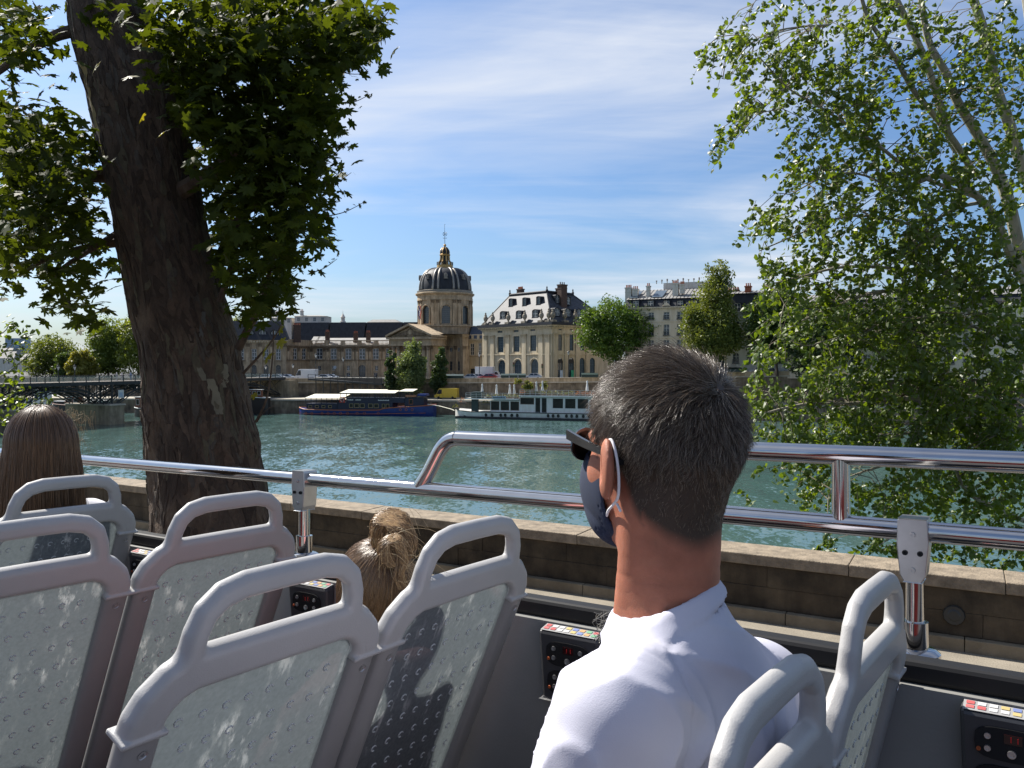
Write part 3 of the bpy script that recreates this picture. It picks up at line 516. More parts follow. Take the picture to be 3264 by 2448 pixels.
for x, a in ((485, 1308), (735, 1303), (995, 1295)): q = pz(x, a); ops.append(f1.op(q[0], 12, q[1], 1206, True))
wall(f1, 0, f1.L, -1.4, zev, ops, STONE_L, pv)
BLG = mat('blue_window_glass', (.03, .055, .075), .15, var=.4, scale=.4); BFR = mat('blue_grey_frame', (.075, .105, .12), .55)
for i, o in enumerate(ops): window(f1, o, pv, 3 if i < 3 else 2, 6 if i < 3 else (1 if i < 6 else 4), BFR, bar=.07, glass=BLG)
for o in ops[:3]:
    sur = MB(f1.T)
    for x in (o[0] - .22, o[1] + .22): sur.b2(x - .2, x + .2, -.12, .05, o[2] - .1, o[3] + .4)
    sur.b2(o[0] - .02, o[1] + .02, -.12, .05, o[3], o[3] + .4); sur.build('window_surround', STONE_L, pv)
for o in ops[6:9]:
    sur = MB(f1.T); r = (o[1] - o[0]) / 2; m0 = (o[0] + o[1]) / 2; sur.tube([(m0 - (r + .35) * math.cos(a), 0, o[3] - r + (r + .35) * math.sin(a)) for a in [j * math.pi / 12 for j in range(13)]], .16, 5); sur.build('arch_moulding', STONE_L, pv)
for x in (240, 345, 580, 838, 1098, 1205): pilaster(f1, f1.hit(*pz(x, 1000))[0], 1.55 if x > 300 else 1.2, -1.4, f1.hit(*pz(x, 905))[1] if x > 900 else f1.hit(*pz(838, 905))[1], STONE_L, pv, .3)
ops2 = []
for x, a, b in ((1393, 908, 1158), (1570, 910, 1158), (1738, 912, 1158), (1900, 914, 1158)): q = pz(x, a); ops2.append(f2.op(q[0], 6.2, q[1], pz(x, b)[1]))
for x, a, b in ((1393, 795, 842), (1567, 800, 846), (1735, 805, 850)): q = pz(x, a); ops2.append(f2.op(q[0], 5.2, q[1], pz(x, b)[1]))
for x, a in ((1395, 1278), (1567, 1268), (1735, 1270), (1893, 1272)): q = pz(x, a); ops2.append(f2.op(q[0], 8.6, q[1], 1206, True))
wall(f2, 0, f2.L, -1.4, zev, ops2, STONE_L, pv)
for i, o in enumerate(ops2): window(f2, o, pv, 2, 5 if i < 4 else (1 if i < 7 else 3), BFR, bar=.07, glass=BLG)
for x in (1310, 1485, 1655, 1815): pilaster(f2, f2.hit(*pz(x, 1000))[0], 1.4, -1.4, f2.hit(*pz(1310, 890))[1], STONE_L, pv, .3)
for f in (f1, f2): cornice(f, 0, f.L, zev - .55, STONE_L, pv, 1.15); course(f, 0, f.L, f.hit(1700 if f is f1 else 1790, 1131)[1], f.hit(1700 if f is f1 else 1790, 1128)[1], .25, STONE_L, pv, 'string_course')
for o, c_ in ((ops2[7], (.5, .6, .7)), (ops2[8], (.02, .3, .16))):
    MB(f2.T).b2(o[0] + .1, o[1] - .1, .05, .1, 3.4, 6.2).build('banner', mat('black_banner', (.015, .013, .014), .7), pv); s0 = (o[0] + o[1]) / 2
    MB(f2.T).b2(s0 - .1, s0 + 1.0, .0, .05, -.6, 1.5).build('notice_panel', mat('notice_%g' % c_[0], c_, .6), pv)
    tx = MB(f2.T)
    for r_ in range(3): tx.b2(o[0] + .25, o[1] - .35 - .2 * r_, .03, .052, 5.4 - .5 * r_, 5.6 - .5 * r_)
    tx.build('banner_text', WHITEP, pv)
body([f1.pt(0, .46, 0), f1.pt(f1.L - .46, .46, 0), f2.pt(f2.L, .46, 0), f1.pt(0, DD, 0)], -1.4, zev, STONE_L, pv)
ztop = gz(931, 222); led = zev + .55
MB().prism([(p.x, p.y, zev + .4) for p in (f1.pt(-1.1, -1.1, 0), f1.pt(f1.L + 1.1, -1.1, 0), f1.pt(f1.L + 1.1, DD, 0), f1.pt(-1.1, DD, 0))], (0, 0, .75)).build('roof_ledge', SLATE, pv)
rb0 = zev + 1.16; eb = [f1.pt(-.2, -.2, 0), f1.pt(f1.L + .2, -.2, 0), f1.pt(f1.L + .2, DD, 0), f1.pt(-.2, DD, 0)]; tp = [f1.pt(5, 6, 0), f1.pt(f1.L - 8, 6, 0), f1.pt(f1.L - 9.5, 17.5, 0), f1.pt(5, 17.5, 0)]
hip(eb, tp, rb0, ztop, SLATE_S, pv)
kb = MB()
for i in range(4): kb.tube([(tp[i].x, tp[i].y, ztop + .1), (tp[(i + 1) % 4].x, tp[(i + 1) % 4].y, ztop + .1)], .4, 6)
for i in range(4): kb.tube([(eb[i].x, eb[i].y, rb0), (tp[i].x, tp[i].y, ztop)], .16, 5)
for q in tp: kb.lathe([(.3, ztop), (.35, ztop + .6), (.15, ztop + .9), (.2, ztop + 1.3), (0, ztop + 1.7)], (q.x, q.y, 0), 8)
kb.build('ridge_lead', SLATE, pv)
URN = [(.62, 0), (.62, .5), (.3, .62), (.22, .9), (.55, 1.35), (.66, 1.9), (.5, 2.35), (.3, 2.5), (.38, 2.75), (.2, 3.0), (.26, 3.25), (0, 3.6)]
um = MB(); um.lathe(URN, (0, 0, 0), 10); um.b2(-.75, .75, -.75, .75, -.05, .5); ume = bpy.data.meshes.new('urn'); ume.from_pydata([tuple(p) for p in um.v], [], um.f); ume.update(); ume.materials.append(mat('urn_stone', (.27, .24, .19), .9, var=.4, scale=2, streak=.4)); ume.shade_smooth(); ume.set_sharp_from_angle(angle=.6)
for f, xs in ((f1, (232, 342, 585, 840, 1100, 1213)), (f2, (1280, 1465, 1630, 1800))):
    for x in xs: q = pz(x, 650); s, _ = f.hit(q[0], q[1], -.3); place('urn', ume, f.pt(s, -.25, zev + 1.16), f.rz, pv)
def slope_y(f, inset, z): return -.2 + (inset + .2) * (z - rb0) / (ztop - rb0)
for x, y, w, h in ((500, 662, 3.0, 1.9), (750, 655, 3.0, 1.9), (1005, 640, 3.0, 1.9), (625, 470, 1.7, 2.0), (838, 458, 1.7, 2.0), (1055, 440, 1.7, 2.0)):
    q = pz(x, y); z = rb0 + 1
    for _ in range(6): yy = slope_y(f1, 6, z); s, z = f1.hit(q[0], q[1], yy)
    dormer(pv, f1, s, z, yy - .1, w * (.62 if w > 2 else .7), h, 2.6, fm=BFR if w < 2 else WFRAME)
for x, y, w, h in ((1345, 615, 2.2, 1.9), (1515, 625, 2.2, 1.9), (1690, 630, 2.2, 1.9), (1350, 410, 1.6, 1.9), (1522, 440, 1.6, 1.9)):
    q = pz(x, y); z = rb0 + 1
    for _ in range(6): yy = slope_y(f2, 8.5, z); s, z = f2.hit(q[0], q[1], yy)
    dormer(pv, f2, s, z, yy - .1, w * .8, h, 2.6)
p_ = f1.pt(f1.hit(1659, 925, 13)[0], 13, 0); chimney(pv, p_.x, p_.y, ztop - 1, gz(921, p_.y), 2.1, 1.1, BRICK, 5, f1.rz)
p_ = f2.pt(f2.hit(1792, 940, 5.5)[0], 5.5, 0); chimney(pv, p_.x, p_.y, rb0 + 2, gz(907, p_.y), 2.2, 1.6, BRICK, 3, f2.rz, BRICK); p_ = f2.pt(f2.hit(1783, 940, 8)[0], 8, 0); chimney(pv, p_.x, p_.y, rb0 + 3, gz(919, p_.y), 1.6, 1.4, BRICK, 2, f2.rz, BRICK)
# ---------------------------------------------------------------- apartment houses on the right
def house(name, label, P0, P1, zb, zcor, rows, xs, hw, m, zeave, zridge, rdepth=5, dors=(), balc=True, depth=14, mroof=None, sh=None):
    f = Fac(P0, P1); t = thing(name, label, 'building', ((P0[0] + P1[0]) / 2, (P0[1] + P1[1]) / 2 + 5, zb)); ops = []; zc_ = f.hit(xs[0], zcor)[1] if zcor > 100 else zcor
    for yt, yb, ar in rows:
        for x in xs: s = f.hit(x, 1100)[0]; _, a = f.hit(xs[len(xs) // 2], yt); _, b = f.hit(xs[len(xs) // 2], yb); ops.append((s - hw, s + hw, b, a, ar))
    ops = [o for o in ops if o[0] > .1 and o[1] < f.L - .1]
    wall(f, 0, f.L, zb, zc_, ops, m, t)
    for o in ops:
        w = window(f, o, t, 2, 3, bar=.09)
        if balc:
            b_ = MB(f.T); b_.b2(o[0] - .1, o[1] + .1, -.3, .0, o[2] - .12, o[2]); b_.b2(o[0] - .1, o[1] + .1, -.28, -.24, o[2] + .8, o[2] + .86)
            for k in range(7): x = o[0] + (o[1] - o[0]) * k / 6; b_.b2(x - .025, x + .025, -.28, -.24, o[2], o[2] + .8)
            b_.build('balcony_rail', IRON, t)
    for yt, yb, ar in rows: z = f.hit(xs[len(xs) // 2], yb)[1]; course(f, 0, f.L, z - .65, z - .4, .16, m, t, 'string_course')
    cornice(f, 0, f.L, zc_ - .5, m, t, .7); body([f.pt(0, .46, 0), f.pt(f.L, .46, 0), f.pt(f.L, depth, 0), f.pt(0, depth, 0)], zb, zc_, m, t)
    hip([f.pt(0, .1, 0), f.pt(f.L, .1, 0), f.pt(f.L, depth, 0), f.pt(0, depth, 0)], [f.pt(0, 1.3, 0), f.pt(f.L, 1.3, 0), f.pt(f.L, depth - 1.3, 0), f.pt(0, depth - 1.3, 0)], zc_ + .2, zeave, SLATE, t, 'mansard')
    hip([f.pt(-.1, .9, 0), f.pt(f.L + .1, .9, 0), f.pt(f.L + .1, depth - .9, 0), f.pt(-.1, depth - .9, 0)], [f.pt(0, 1 + rdepth, 0), f.pt(f.L, 1 + rdepth, 0), f.pt(f.L, depth - 1 - rdepth * .6, 0), f.pt(0, depth - 1 - rdepth * .6, 0)], zeave + .01, zridge, mroof or ZINC, t, 'roof')
    sm_ = MB(f.T); nn = int(f.L / .9)
    for k in range(nn): s = (k + .5) * f.L / nn; sm_.add([(s - .04, .88, zeave + .03), (s + .04, .88, zeave + .03), (s + .04, 1 + rdepth, zridge + .02), (s - .04, 1 + rdepth, zridge + .02), (s, .85, zeave + .12), (s, 1 + rdepth, zridge + .12)], [(0, 4, 5, 3), (4, 1, 2, 5)])
    sm_.build('roof_seams', mroof or ZINC, t)
    for x, yt, yb in dors:
        s = f.hit(x, yb)[0]; zt_, zb_ = f.hit(x, yt)[1], f.hit(x, yb)[1]; dormer(t, f, s, zb_, .15, 1.35, zt_ - zb_, 1.8, False)
    return f, t, zc_
PA, PB = (gx(1993, 201), 201), (gx(2330, 190), 190)
fA, tA, zA = house('apartment_house', 'cream apartment house with zinc roof and white chimneys behind the poplar', PA, PB, -.6, 983, [(993, 1016, False), (1033, 1068, False), (1083, 1114, False), (1135, 1170, False)], [2026, 2075, 2124, 2167, 2212, 2258, 2300], .68, PLASTER, gz(951, 197), gz(921, 203), 6.5, [(x, 959, 977) for x in (2026, 2073, 2124, 2167, 2212, 2258, 2300)])
MB(fA.T).prism([(fA.hit(2112, 984)[0], -.45, zA + .4), (fA.hit(2137, 984)[0], -.45, zA + .4), (fA.hit(2124, 984)[0], -.45, zA + 1.25)], (0, .6, 0)).build('pediment', PLASTER, tA)
MB(fA.T).b2(fA.hit(2088, 910)[0], fA.hit(2300, 910)[0], 7.5, 12, gz(925, 205), gz(903, 205)).build('penthouse', PLASTER_W, tA)
for x, y0, y1, w, pots in ((2004, 952, 911, 1.5, 4), (2026, 930, 916, 1.3, 3), (2067, 940, 908, .8, 2), (2154, 937, 903, 1.4, 4), (2175, 925, 907, 1.0, 3)): s = fA.hit(x, y0, 3)[0]; p_ = fA.pt(s, 3, 0); chimney(tA, p_.x, p_.y, gz(y0 + 12, 199), gz(y1, 199), w, 1.1, PLASTER_W, pots, fA.rz)
for k in range(9): s = fA.hit(2092 + k * 17, 905, 8)[0]; p_ = fA.pt(s, 8.2, 0); MB().lathe([(.12, gz(904, 205)), (.1, gz(897, 205)), (.2, gz(896, 205)), (.2, gz(893 - (k % 3) * 2, 205)), (0, gz(893 - (k % 3) * 2, 205))], (p_.x, p_.y, 0), 6).build('flue', ZINC, tA)
def sky_slope(s): return 0
for x0, x1 in ((2014, 2040), (2084, 2118)):
    s0, s1 = fA.hit(x0, 940, 3.5)[0], fA.hit(x1, 940, 3.5)[0]; zr = lambda y: (gz(951, 197) + (gz(921, 203) - gz(951, 197)) * (y - .9) / 6.6)
    MB(fA.T).prism([(s0, 1.6, zr(1.6) + .12), (s1, 1.6, zr(1.6) + .12), (s1 + .3, 5.0, zr(5) + .5), (s0 + .3, 5.0, zr(5) + .5)], (0, -.05, .12)).build('skylight', mat('skylight_glass', (.10, .13, .16), .2, metal=.2), tA)
fB, tB, zB_ = house('white_house', 'white plastered house with grey mansard and red brick chimney right of the poplar', (gx(2316, 189), 189), (gx(2500, 183), 183), -.2, 995, [(1022, 1052, False), (1068, 1102, False), (1124, 1158, True)], [2346, 2392, 2440, 2480], .72, PLASTER_W, gz(932, 186), gz(926, 190), 3, [(x, 967, 990) for x in (2350, 2392, 2440, 2480)], mroof=ZINC)
p_ = fB.pt(fB.hit(2385, 930, 2)[0], 2, 0); chimney(tB, p_.x, p_.y, gz(940, 186), gz(908, 186), 1.3, 1.0, mat('red_brick', (.34, .10, .05), .85), 3, fB.rz)
p_ = fB.pt(fB.hit(2338, 930, 4)[0], 4, 0); chimney(tB, p_.x, p_.y, gz(934, 188), gz(920, 188), 2.6, .9, BRICK, 5, fB.rz)
house('corner_house', 'grey stone house mostly hidden behind the near poplar foliage', (gx(2510, 182), 182), (gx(2860, 165), 165), 0, 1000, [(1030, 1052, False), (1075, 1100, False), (1130, 1160, True)], [2540 + 45 * k for k in range(7)], .7, PLASTER, gz(955, 172), gz(930, 176), 5, [(2560 + 60 * k, 970, 990) for k in range(4)])
house('far_right_house', 'pale house at the right edge behind the near poplar foliage', (gx(2880, 163), 163), (gx(3420, 146), 146), .4, 985, [(1020, 1045, False), (1070, 1098, False), (1130, 1160, True)], [2920 + 55 * k for k in range(9)], .7, PLASTER, gz(940, 155), gz(915, 160), 5, [(2940 + 70 * k, 955, 980) for k in range(6)])
# far left: hazy town and glass tower
tw = thing('glass_tower', 'blue glass office tower far away at the left edge', 'building', (gx(45, 1500), 1500, 0)); fT = Fac((gx(18, 1500), 1500), (gx(74, 1500), 1500))
body([fT.pt(0, 0, 0), fT.pt(fT.L, 0, 0), fT.pt(fT.L, 25, 0), fT.pt(0, 25, 0)], 0, gz(1078, 1500), mat('tower_glass', (.16, .26, .36), .25), tw, 'curtain_wall')
for k in range(10): course(fT, 0, fT.L, gz(1145 - k * 6.6, 1500), gz(1143.6 - k * 6.6, 1500), .4, mat('tower_band', (.30, .38, .45), .5), tw, 'floor_band')
for i, (x0, x1, yt, Y, lab) in enumerate(((-60, 60, 1142, 420, 'pale town house beneath the glass tower'), (60, 125, 1150, 400, 'grey stone house left of the far trees'), (-10, 48, 1128, 480, 'hazy upper house behind the pale town house'), (125, 175, 1158, 390, 'low grey house touching the far round tree'))):
    f = Fac((gx(x0, Y), Y), (gx(x1, Y), Y - 4)); t = thing('town_house', lab, 'building', (gx((x0 + x1) / 2, Y), Y, -2), 'far left town houses'); ops = []
    for r_ in range(3):
        for k in range(int(f.L / 3)): s = 1.5 + 3 * k; ops.append((s - .6, s + .6, 3 + 3.1 * r_, 4.9 + 3.1 * r_, False))
    zt = gz(yt, Y) ; ops = [o for o in ops if o[3] < zt - .4 and o[1] < f.L - .2]
    wall(f, 0, f.L, -3, zt, ops, PLASTER_W, t)
    for o in ops: window(f, o, t, 2, 2)
    body([f.pt(0, .46, 0), f.pt(f.L, .46, 0), f.pt(f.L, 12, 0), f.pt(0, 12, 0)], -3, zt, PLASTER_W, t)
    hip([f.pt(-.3, -.3, 0), f.pt(f.L + .3, -.3, 0), f.pt(f.L + .3, 12, 0), f.pt(-.3, 12, 0)], [f.pt(1, 3, 0), f.pt(f.L - 1, 3, 0), f.pt(f.L - 1, 9, 0), f.pt(1, 9, 0)], zt + .02, zt + 3.5, ZINC, t)
# ---------------------------------------------------------------- iron footbridge
BA, bdv, plv = Vector((-62.9, 195, 0)), Vector((.41, .912, 0)).normalized(), Vector((-.912, .41, 0)).normalized()
br = thing('iron_footbridge', 'dark iron footbridge with lattice arches and glass parapet on stone piers', 'bridge', tuple(BA + plv * 5 + Vector((0, 0, -8.6))))
BT = Matrix(((bdv.x, plv.x, 0, BA.x), (bdv.y, plv.y, 0, BA.y), (0, 0, 1, 0), (0, 0, 0, 1)))     # x along, y across (0 = near edge), z up
DZ = -.26; T0 = -165
MB(BT).b2(T0, 14, 0, 10, DZ - .35, DZ).build('deck', mat('deck_planks', (.09, .07, .05), .8), br)
MB(BT).b2(T0, 14, -.12, .1, DZ - .62, DZ + .06).build('fascia', IRON_G, br); MB(BT).b2(T0, 14, 9.9, 10.12, DZ - .62, DZ + .06).build('fascia', IRON_G, br)
GLP = mat('parapet_glass', (.25, .30, .28), .12, alpha=.22)
for side in (0.0, 10.0):
    MB(BT).b2(T0, 14, side - .05, side + .05, DZ + 1.12, DZ + 1.2).build('hand_rail', IRON_G, br)
    k = 0; t = 13.0
    while t > T0:
        if t > -95:
            MB(BT).b2(t - .06, t + .06, side - .07, side + .07, DZ + .06, DZ + 1.12).build('rail_post', IRON_G, br)
            MB(BT).b2(t - 2.7, t - .1, side - .012, side + .012, DZ + .12, DZ + 1.05).build('glass_panel', GLP, br)
        t -= 2.8
piers = [-17.6, -37.2, -57, -77, -97, -117, -137]
PST = mat('pier_stone', (.30, .25, .17), .9, var=.4, scale=.5, bump=.4, bscale=3, streak=.35)
for i, tp_ in enumerate(piers):
    for j in range(4):                                            # courses of the pier, each a block row
        z0, z1 = -9.6 + (0 if j == 0 else .6 + j * 1.03), -9.6 + .6 + (j + 1) * 1.03
        m_ = MB(BT); o = .02 * (j % 2); m_.prism([(tp_ - 1.7 + o, -1.2, z0), (tp_ + 1.7 - o, -1.2, z0), (tp_ + 1.7 - o, 11.2, z0), (tp_, 13, z0), (tp_ - 1.7 + o, 11.2, z0)], (0, 0, z1 - z0 - .02)); m_.build('pier_course', PST, br)
    m_ = MB(BT); m_.b2(tp_ - 1.85, tp_ + 1.85, -1.4, 11.4, -4.9, -4.62); m_.build('pier_cap', COPING, br)
ends = [13.5] + piers
for a, b in zip(ends, ends[1:]):
    lo, hi = b + 1.2, a - 1.2; mid, half = (lo + hi) / 2, (hi - lo) / 2
    zf = lambda t: -4.5 + 3.2 * (1 - ((t - mid) / half) ** 2)
    near = b > -100
    for y in ((.25, 3.3, 6.6, 9.75) if near else (.25, 9.75)):
        rb = MB(BT); ts = np.linspace(lo, hi, 17); rb.tube([(t, y, zf(t)) for t in ts], .16, 6); rb.tube([(t, y, zf(t) - .55) for t in ts], .1, 5)
        for k in range(16):
            t = ts[k]; rb.tube([(t, y, zf(t) - .5), (ts[k + 1], y, zf(ts[k + 1]))], .05, 4)
            if k % 2 == 0 and DZ - .6 - zf(t) > .3:
                rb.tube([(t, y, zf(t)), (t, y, DZ - .5)], .09, 5)
                if k + 2 <= 16: rb.tube([(t, y, DZ - .6), (ts[k + 2], y, zf(ts[k + 2]))], .055, 4); rb.tube([(t, y, zf(t)), (ts[k + 2], y, DZ - .6)], .055, 4)
        rb.build('arch_rib', IRON_G, br)
    cb = MB(BT)
    for t in np.linspace(lo, hi, 9): cb.tube([(t, .2, zf(t)), (t, 9.8, zf(t))], .08, 4); cb.tube([(t, .2, DZ - .5), (t, 9.8, DZ - .5)], .12, 4)
    cb.build('cross_beams', IRON_G, br)
for tp_ in piers[:4]:
    m_ = MB(BT)
    for y in (.2, 3.4, 6.6, 9.8): m_.b2(tp_ - .15, tp_ + .15, y - .12, y + .12, -4.6, DZ - .4)
    for sg in (-1, 1): m_.tube([(tp_, .2, -4.5), (tp_ + sg * 1.9, .2, DZ - .7)], .07, 5); m_.tube([(tp_ + sg * 1.6, .2, -3.3), (tp_, .2, DZ - .7)], .07, 5)
    m_.build('pier_trestle', IRON_G, br)
s_ = BT @ Vector((-35.4, -.3, 0)); sg_ = thing('bridge_sign', 'white framed navigation sign hanging on the bridge above its pier', 'sign', (s_.x, s_.y, -3.6))
MB(BT).b2(-36.2, -34.9, -.4, -.32, gz(1269, 162), gz(1243, 162)).build('sign_board', WHITEP, sg_); MB(BT).b2(-35.95, -35.15, -.44, -.405, gz(1265, 162), gz(1251, 162)).build('sign_symbol', mat('sign_blue_grey', (.35, .42, .5)), sg_)
MB(BT).b2(12.6, 24, -2.5, 12.5, LQ - 1, DZ - .64).build('abutment', PST, br)
# ramp down to the lower quay
rp = thing('iron_ramp', 'dark iron ramp with railing sloping down along the quay wall', 'ramp', (gx(1100, 203), 203, -5)); fR = Fac((gx(982, 204.5), 204.5), (gx(1217, 203), 203)); r0, r1 = fR.hit(982, 1206)[1], fR.hit(1217, 1222)[1]
MB(fR.T).add([(0, -.0, r0 - .45), (fR.L, 0, r1 - .45), (fR.L, 0, r1), (0, 0, r0), (0, 2, r0 - .45), (fR.L, 2, r1 - .45), (fR.L, 2, r1), (0, 2, r0)], [(0, 1, 2, 3), (3, 2, 6, 7), (4, 7, 6, 5), (0, 4, 5, 1), (1, 5, 6, 2)]).build('walkway', IRON_G, rp)
MB(fR.T).tube([(0, 0, r0 + 1.0), (fR.L, 0, r1 + 1.4)], .05, 5).build('hand_rail', IRON_G, rp)
MB(fR.T).add([(0, .01, r0 + .1), (fR.L, .01, r1), (fR.L, .01, r1 + 1.3), (0, .01, r0 + .2)], [(0, 1, 2, 3)]).build('mesh_infill', mat('ramp_infill', (.05, .045, .04), .7), rp)
for k in range(11):
    s = fR.L * k / 10; z = r0 + (r1 - r0) * k / 10; MB(fR.T).b2(s - .06, s + .06, -.06, .06, z, z + 1.0 + .4 * k / 10).build('rail_post', IRON_G, rp)
    if k: MB(fR.T).b2(s - .1, s + .1, .3, .5, LQ, z - .45).build('support', IRON_G, rp)
for k in range(1, 9):
    s = fR.L * (k + .3) / 10; z = r0 + (r1 - r0) * k / 10; MB(fR.T).b2(s - 1.2, s + 1.2, 2.6, 3.4, street_z(-40) + 1.02, street_z(-40) + 1.14).build('timber_slat', AWN, rp)
# ---------------------------------------------------------------- boats
def hull(fr, Ln, B, sheer, keel, m, parent, bow=.16, stern=.1, strake=None, top=None, name='hull'):
    S = np.linspace(0, Ln, 41); rows = []
    for s in S:
        u = s / Ln; b = 1.0
        if u < bow: b = math.sin(math.pi / 2 * (u / bow)) ** .7
        if u > 1 - stern: b = min(b, .55 + .45 * math.sin(math.pi / 2 * ((1 - u) / stern)))
        b = max(b, .03); zs_ = sheer(u); yc = B / 2
        rows.append([(s, yc - B / 2 * b * w, z) for w, z in ((.78, keel), (.93, WZ + .15), (1.0, (WZ + zs_) / 2), (1.03, zs_))] + [(s, yc + B / 2 * b * w, z) for w, z in ((1.03, zs_), (1.0, (WZ + zs_) / 2), (.93, WZ + .15), (.78, keel))])
    mb = MB(fr.T); n = 8; mb.add([p for r in rows for p in r], [(i * n + k, (i + 1) * n + k, (i + 1) * n + k + 1, i * n + k + 1) for i in range(40) for k in range(7)] + [tuple(range(8)), tuple(range(40 * n + 7, 40 * n - 1, -1))])
    h = mb.build(name, m, parent, 40)
    dk = MB(fr.T); dk.add([(r[3][0], r[3][1] + .1, r[3][2] - .25) for r in rows] + [(r[4][0], r[4][1] - .1, r[4][2] - .25) for r in rows], [(i, i + 1, 41 + i + 1, 41 + i) for i in range(40)]); dk.build('deck', mat('boat_deck', (.14, .10, .07), .8), parent)
    if strake:
        for idx in (3, 4): MB(fr.T).tube([Vector(r[idx]) for r in rows], .11, 6).build('gunwale', strake, parent)
    return h, rows
def cabin(fr, s0, s1, y0, y1, z0, z1, m, parent, wins=(), fm=None, name='cabin', cols=1, rows=1, bar=.09):
    ops = [(a, b, c, d, False) for a, b, c, d in wins]; f2_ = Fac(fr.pt(0, y0, 0), fr.pt(fr.L, y0, 0)); wall(f2_, s0, s1, z0, z1, ops, m, parent, name, .2)
    MB(fr.T).b2(s0, s1, y0 + .21, y1, z0, z1 - .02).build('cabin_core', m, parent) if False else None
    bx = MB(fr.T); bx.quad((s0, y0, z0), (s0, y0, z1), (s0, y1, z1), (s0, y1, z0)); bx.quad((s1, y0, z0), (s1, y1, z0), (s1, y1, z1), (s1, y0, z1)); bx.quad((s0, y1, z0), (s0, y1, z1), (s1, y1, z1), (s1, y1, z0)); bx.quad((s0, y0, z1), (s1, y0, z1), (s1, y1, z1), (s0, y1, z1)); bx.build(name + '_shell', m, parent)
    for o in ops: window(f2_, o, parent, cols, rows, fm, .1, bar, glass=mat('boat_window_glass', (.022, .024, .02), .35, var=.6, scale=.8, spec=.2))
bz = lambda x, y: (900 + x / 4.2538, 1180 + y / 4.2538)
fb1 = Fac((gx(939, 190), 190), (gx(1376, 184.5), 184.5))
bb = thing('blue_barge', 'long blue and navy party barge with cream awnings moored by the quay', 'boat', tuple(fb1.pt(fb1.L / 2, 2.6, WZ)))
H = lambda x, y: fb1.hit(*bz(x, y)); zz1 = H(1000, 545)[1]; zbow, zst_ = H(170, 510)[1], H(1950, 495)[1]
hull(fb1, fb1.L, 5.2, lambda u: float(np.interp(u, [0, .08, .3, .62, .66, 1], [zbow, zbow - .35, zz1, zz1 + .1, zz1 + .55, zst_ + .3])), WZ - .8, BLUEP, bb, .1, .1, ORANGEP)
MB(fb1.T).tube([(2, -.08, zz1 - .9), (fb1.L * .62, -.12, zz1 - .75), (fb1.L - 1.5, .2, zz1 - .45)], .07, 5).build('rub_rail', ORANGEP, bb)
for x in (240, 320, 400, 540, 620, 705, 790, 885, 1015, 1115, 1300, 1600, 1680, 1760):
    s, z = H(x, 585 if x < 1500 else 535); m_ = MB(fb1.T)
    for j in range(8): a, b = j * math.pi / 4, (j + 1) * math.pi / 4; m_.tube([(s + .27 * math.cos(a), -.05, z + .27 * math.sin(a)), (s + .27 * math.cos(b), -.05, z + .27 * math.sin(b))], .06, 4)
    m_.build('porthole', ORANGEP, bb)
GILT = mat('brass_frame', (.36, .27, .12), .5)
z0c, z1c = H(1000, 540)[1], H(1000, 440)[1]; wins = []
for a, b in ((890, 945), (960, 1025), (1035, 1100), (1150, 1210), (1225, 1290), (1335, 1378), (1390, 1435)): wins.append((H(a, 480)[0], H(b, 480)[0], H(1000, 512)[1], H(1000, 455)[1]))
cabin(fb1, H(730, 500)[0], H(1480, 500)[0], .7, 4.6, z0c - .2, z1c, NAVY, bb, wins, GILT)
cabin(fb1, H(305, 500)[0], H(720, 500)[0], .9, 4.4, z0c - .2, H(500, 455)[1], NAVY, bb, [(H(a, 490)[0], H(a + 50, 490)[0], H(a, 515)[1], H(a, 478)[1]) for a in (330, 420, 510, 600)], GILT)
cabin(fb1, H(850, 400)[0], H(1640, 400)[0], .75, 4.5, z1c + .02, H(1000, 375)[1], NAVY, bb)
cabin(fb1, H(1640, 400)[0], H(1900, 400)[0], .9, 4.3, z0c, H(1700, 372)[1], NAVY, bb, [(H(1700, 430)[0], H(1755, 430)[0], H(1700, 465)[1], H(1700, 395)[1])], ORANGEP)
for x0, x1, y0, y1, ya, yb in ((300, 860, 346, 380, .1, 4.8), (768, 1385, 282, 312, .3, 4.8), (1232, 1562, 294, 314, .2, 3.6), (1560, 1800, 276, 292, .6, 4.4)):
    s0, z = H(x0, y1); s1, _ = H(x1 - 40, y1); zt_ = H(x0, y0)[1]; MB(fb1.T).add([(s0, ya, z), (s1, ya, z), (s1, yb, zt_ + .15), (s0 + .5, yb, zt_ + .15), (s0, ya, z + .1), (s1, ya, z + .1), (s1, yb, zt_ + .25), (s0 + .5, yb, zt_ + .25)], [(0, 3, 2, 1), (4, 5, 6, 7), (0, 1, 5, 4), (1, 2, 6, 5), (2, 3, 7, 6), (3, 0, 4, 7)]).build('awning', AWN, bb)
    for k in range(8): s = s0 + .2 + (s1 - s0 - .4) * k / 7; MB(fb1.T).b2(s - .05, s + .05, ya + .15, ya + .25, H(500, 455)[1] if x0 < 500 else H(1000, 375)[1], z).build('awning_post', NAVY, bb)
m_ = MB(fb1.T)
for k in range(14): x = 870 + 11 * k + (30 if k > 6 else 0); m_.b2(H(x, 405)[0], H(x + 8, 405)[0], .68, .742, H(x, 411)[1], H(x, 400 if k % 3 else 395)[1])
for k in range(13): x = 1285 + 11.5 * k; m_.b2(H(x, 405)[0], H(x + 8.5, 405)[0], .68, .742, H(x, 417)[1], H(x, 406 if k % 3 else 402)[1])
m_.build('name_lettering', WHITEP, bb)
s, z = H(800, 403); m_ = MB(fb1.T); m_.b2(s - .65, s + .65, .5, .6, z - .65, z + .65); m_.build('red_sign', mat('red_sign_paint', (.45, .06, .04)), bb); m_ = MB(fb1.T)
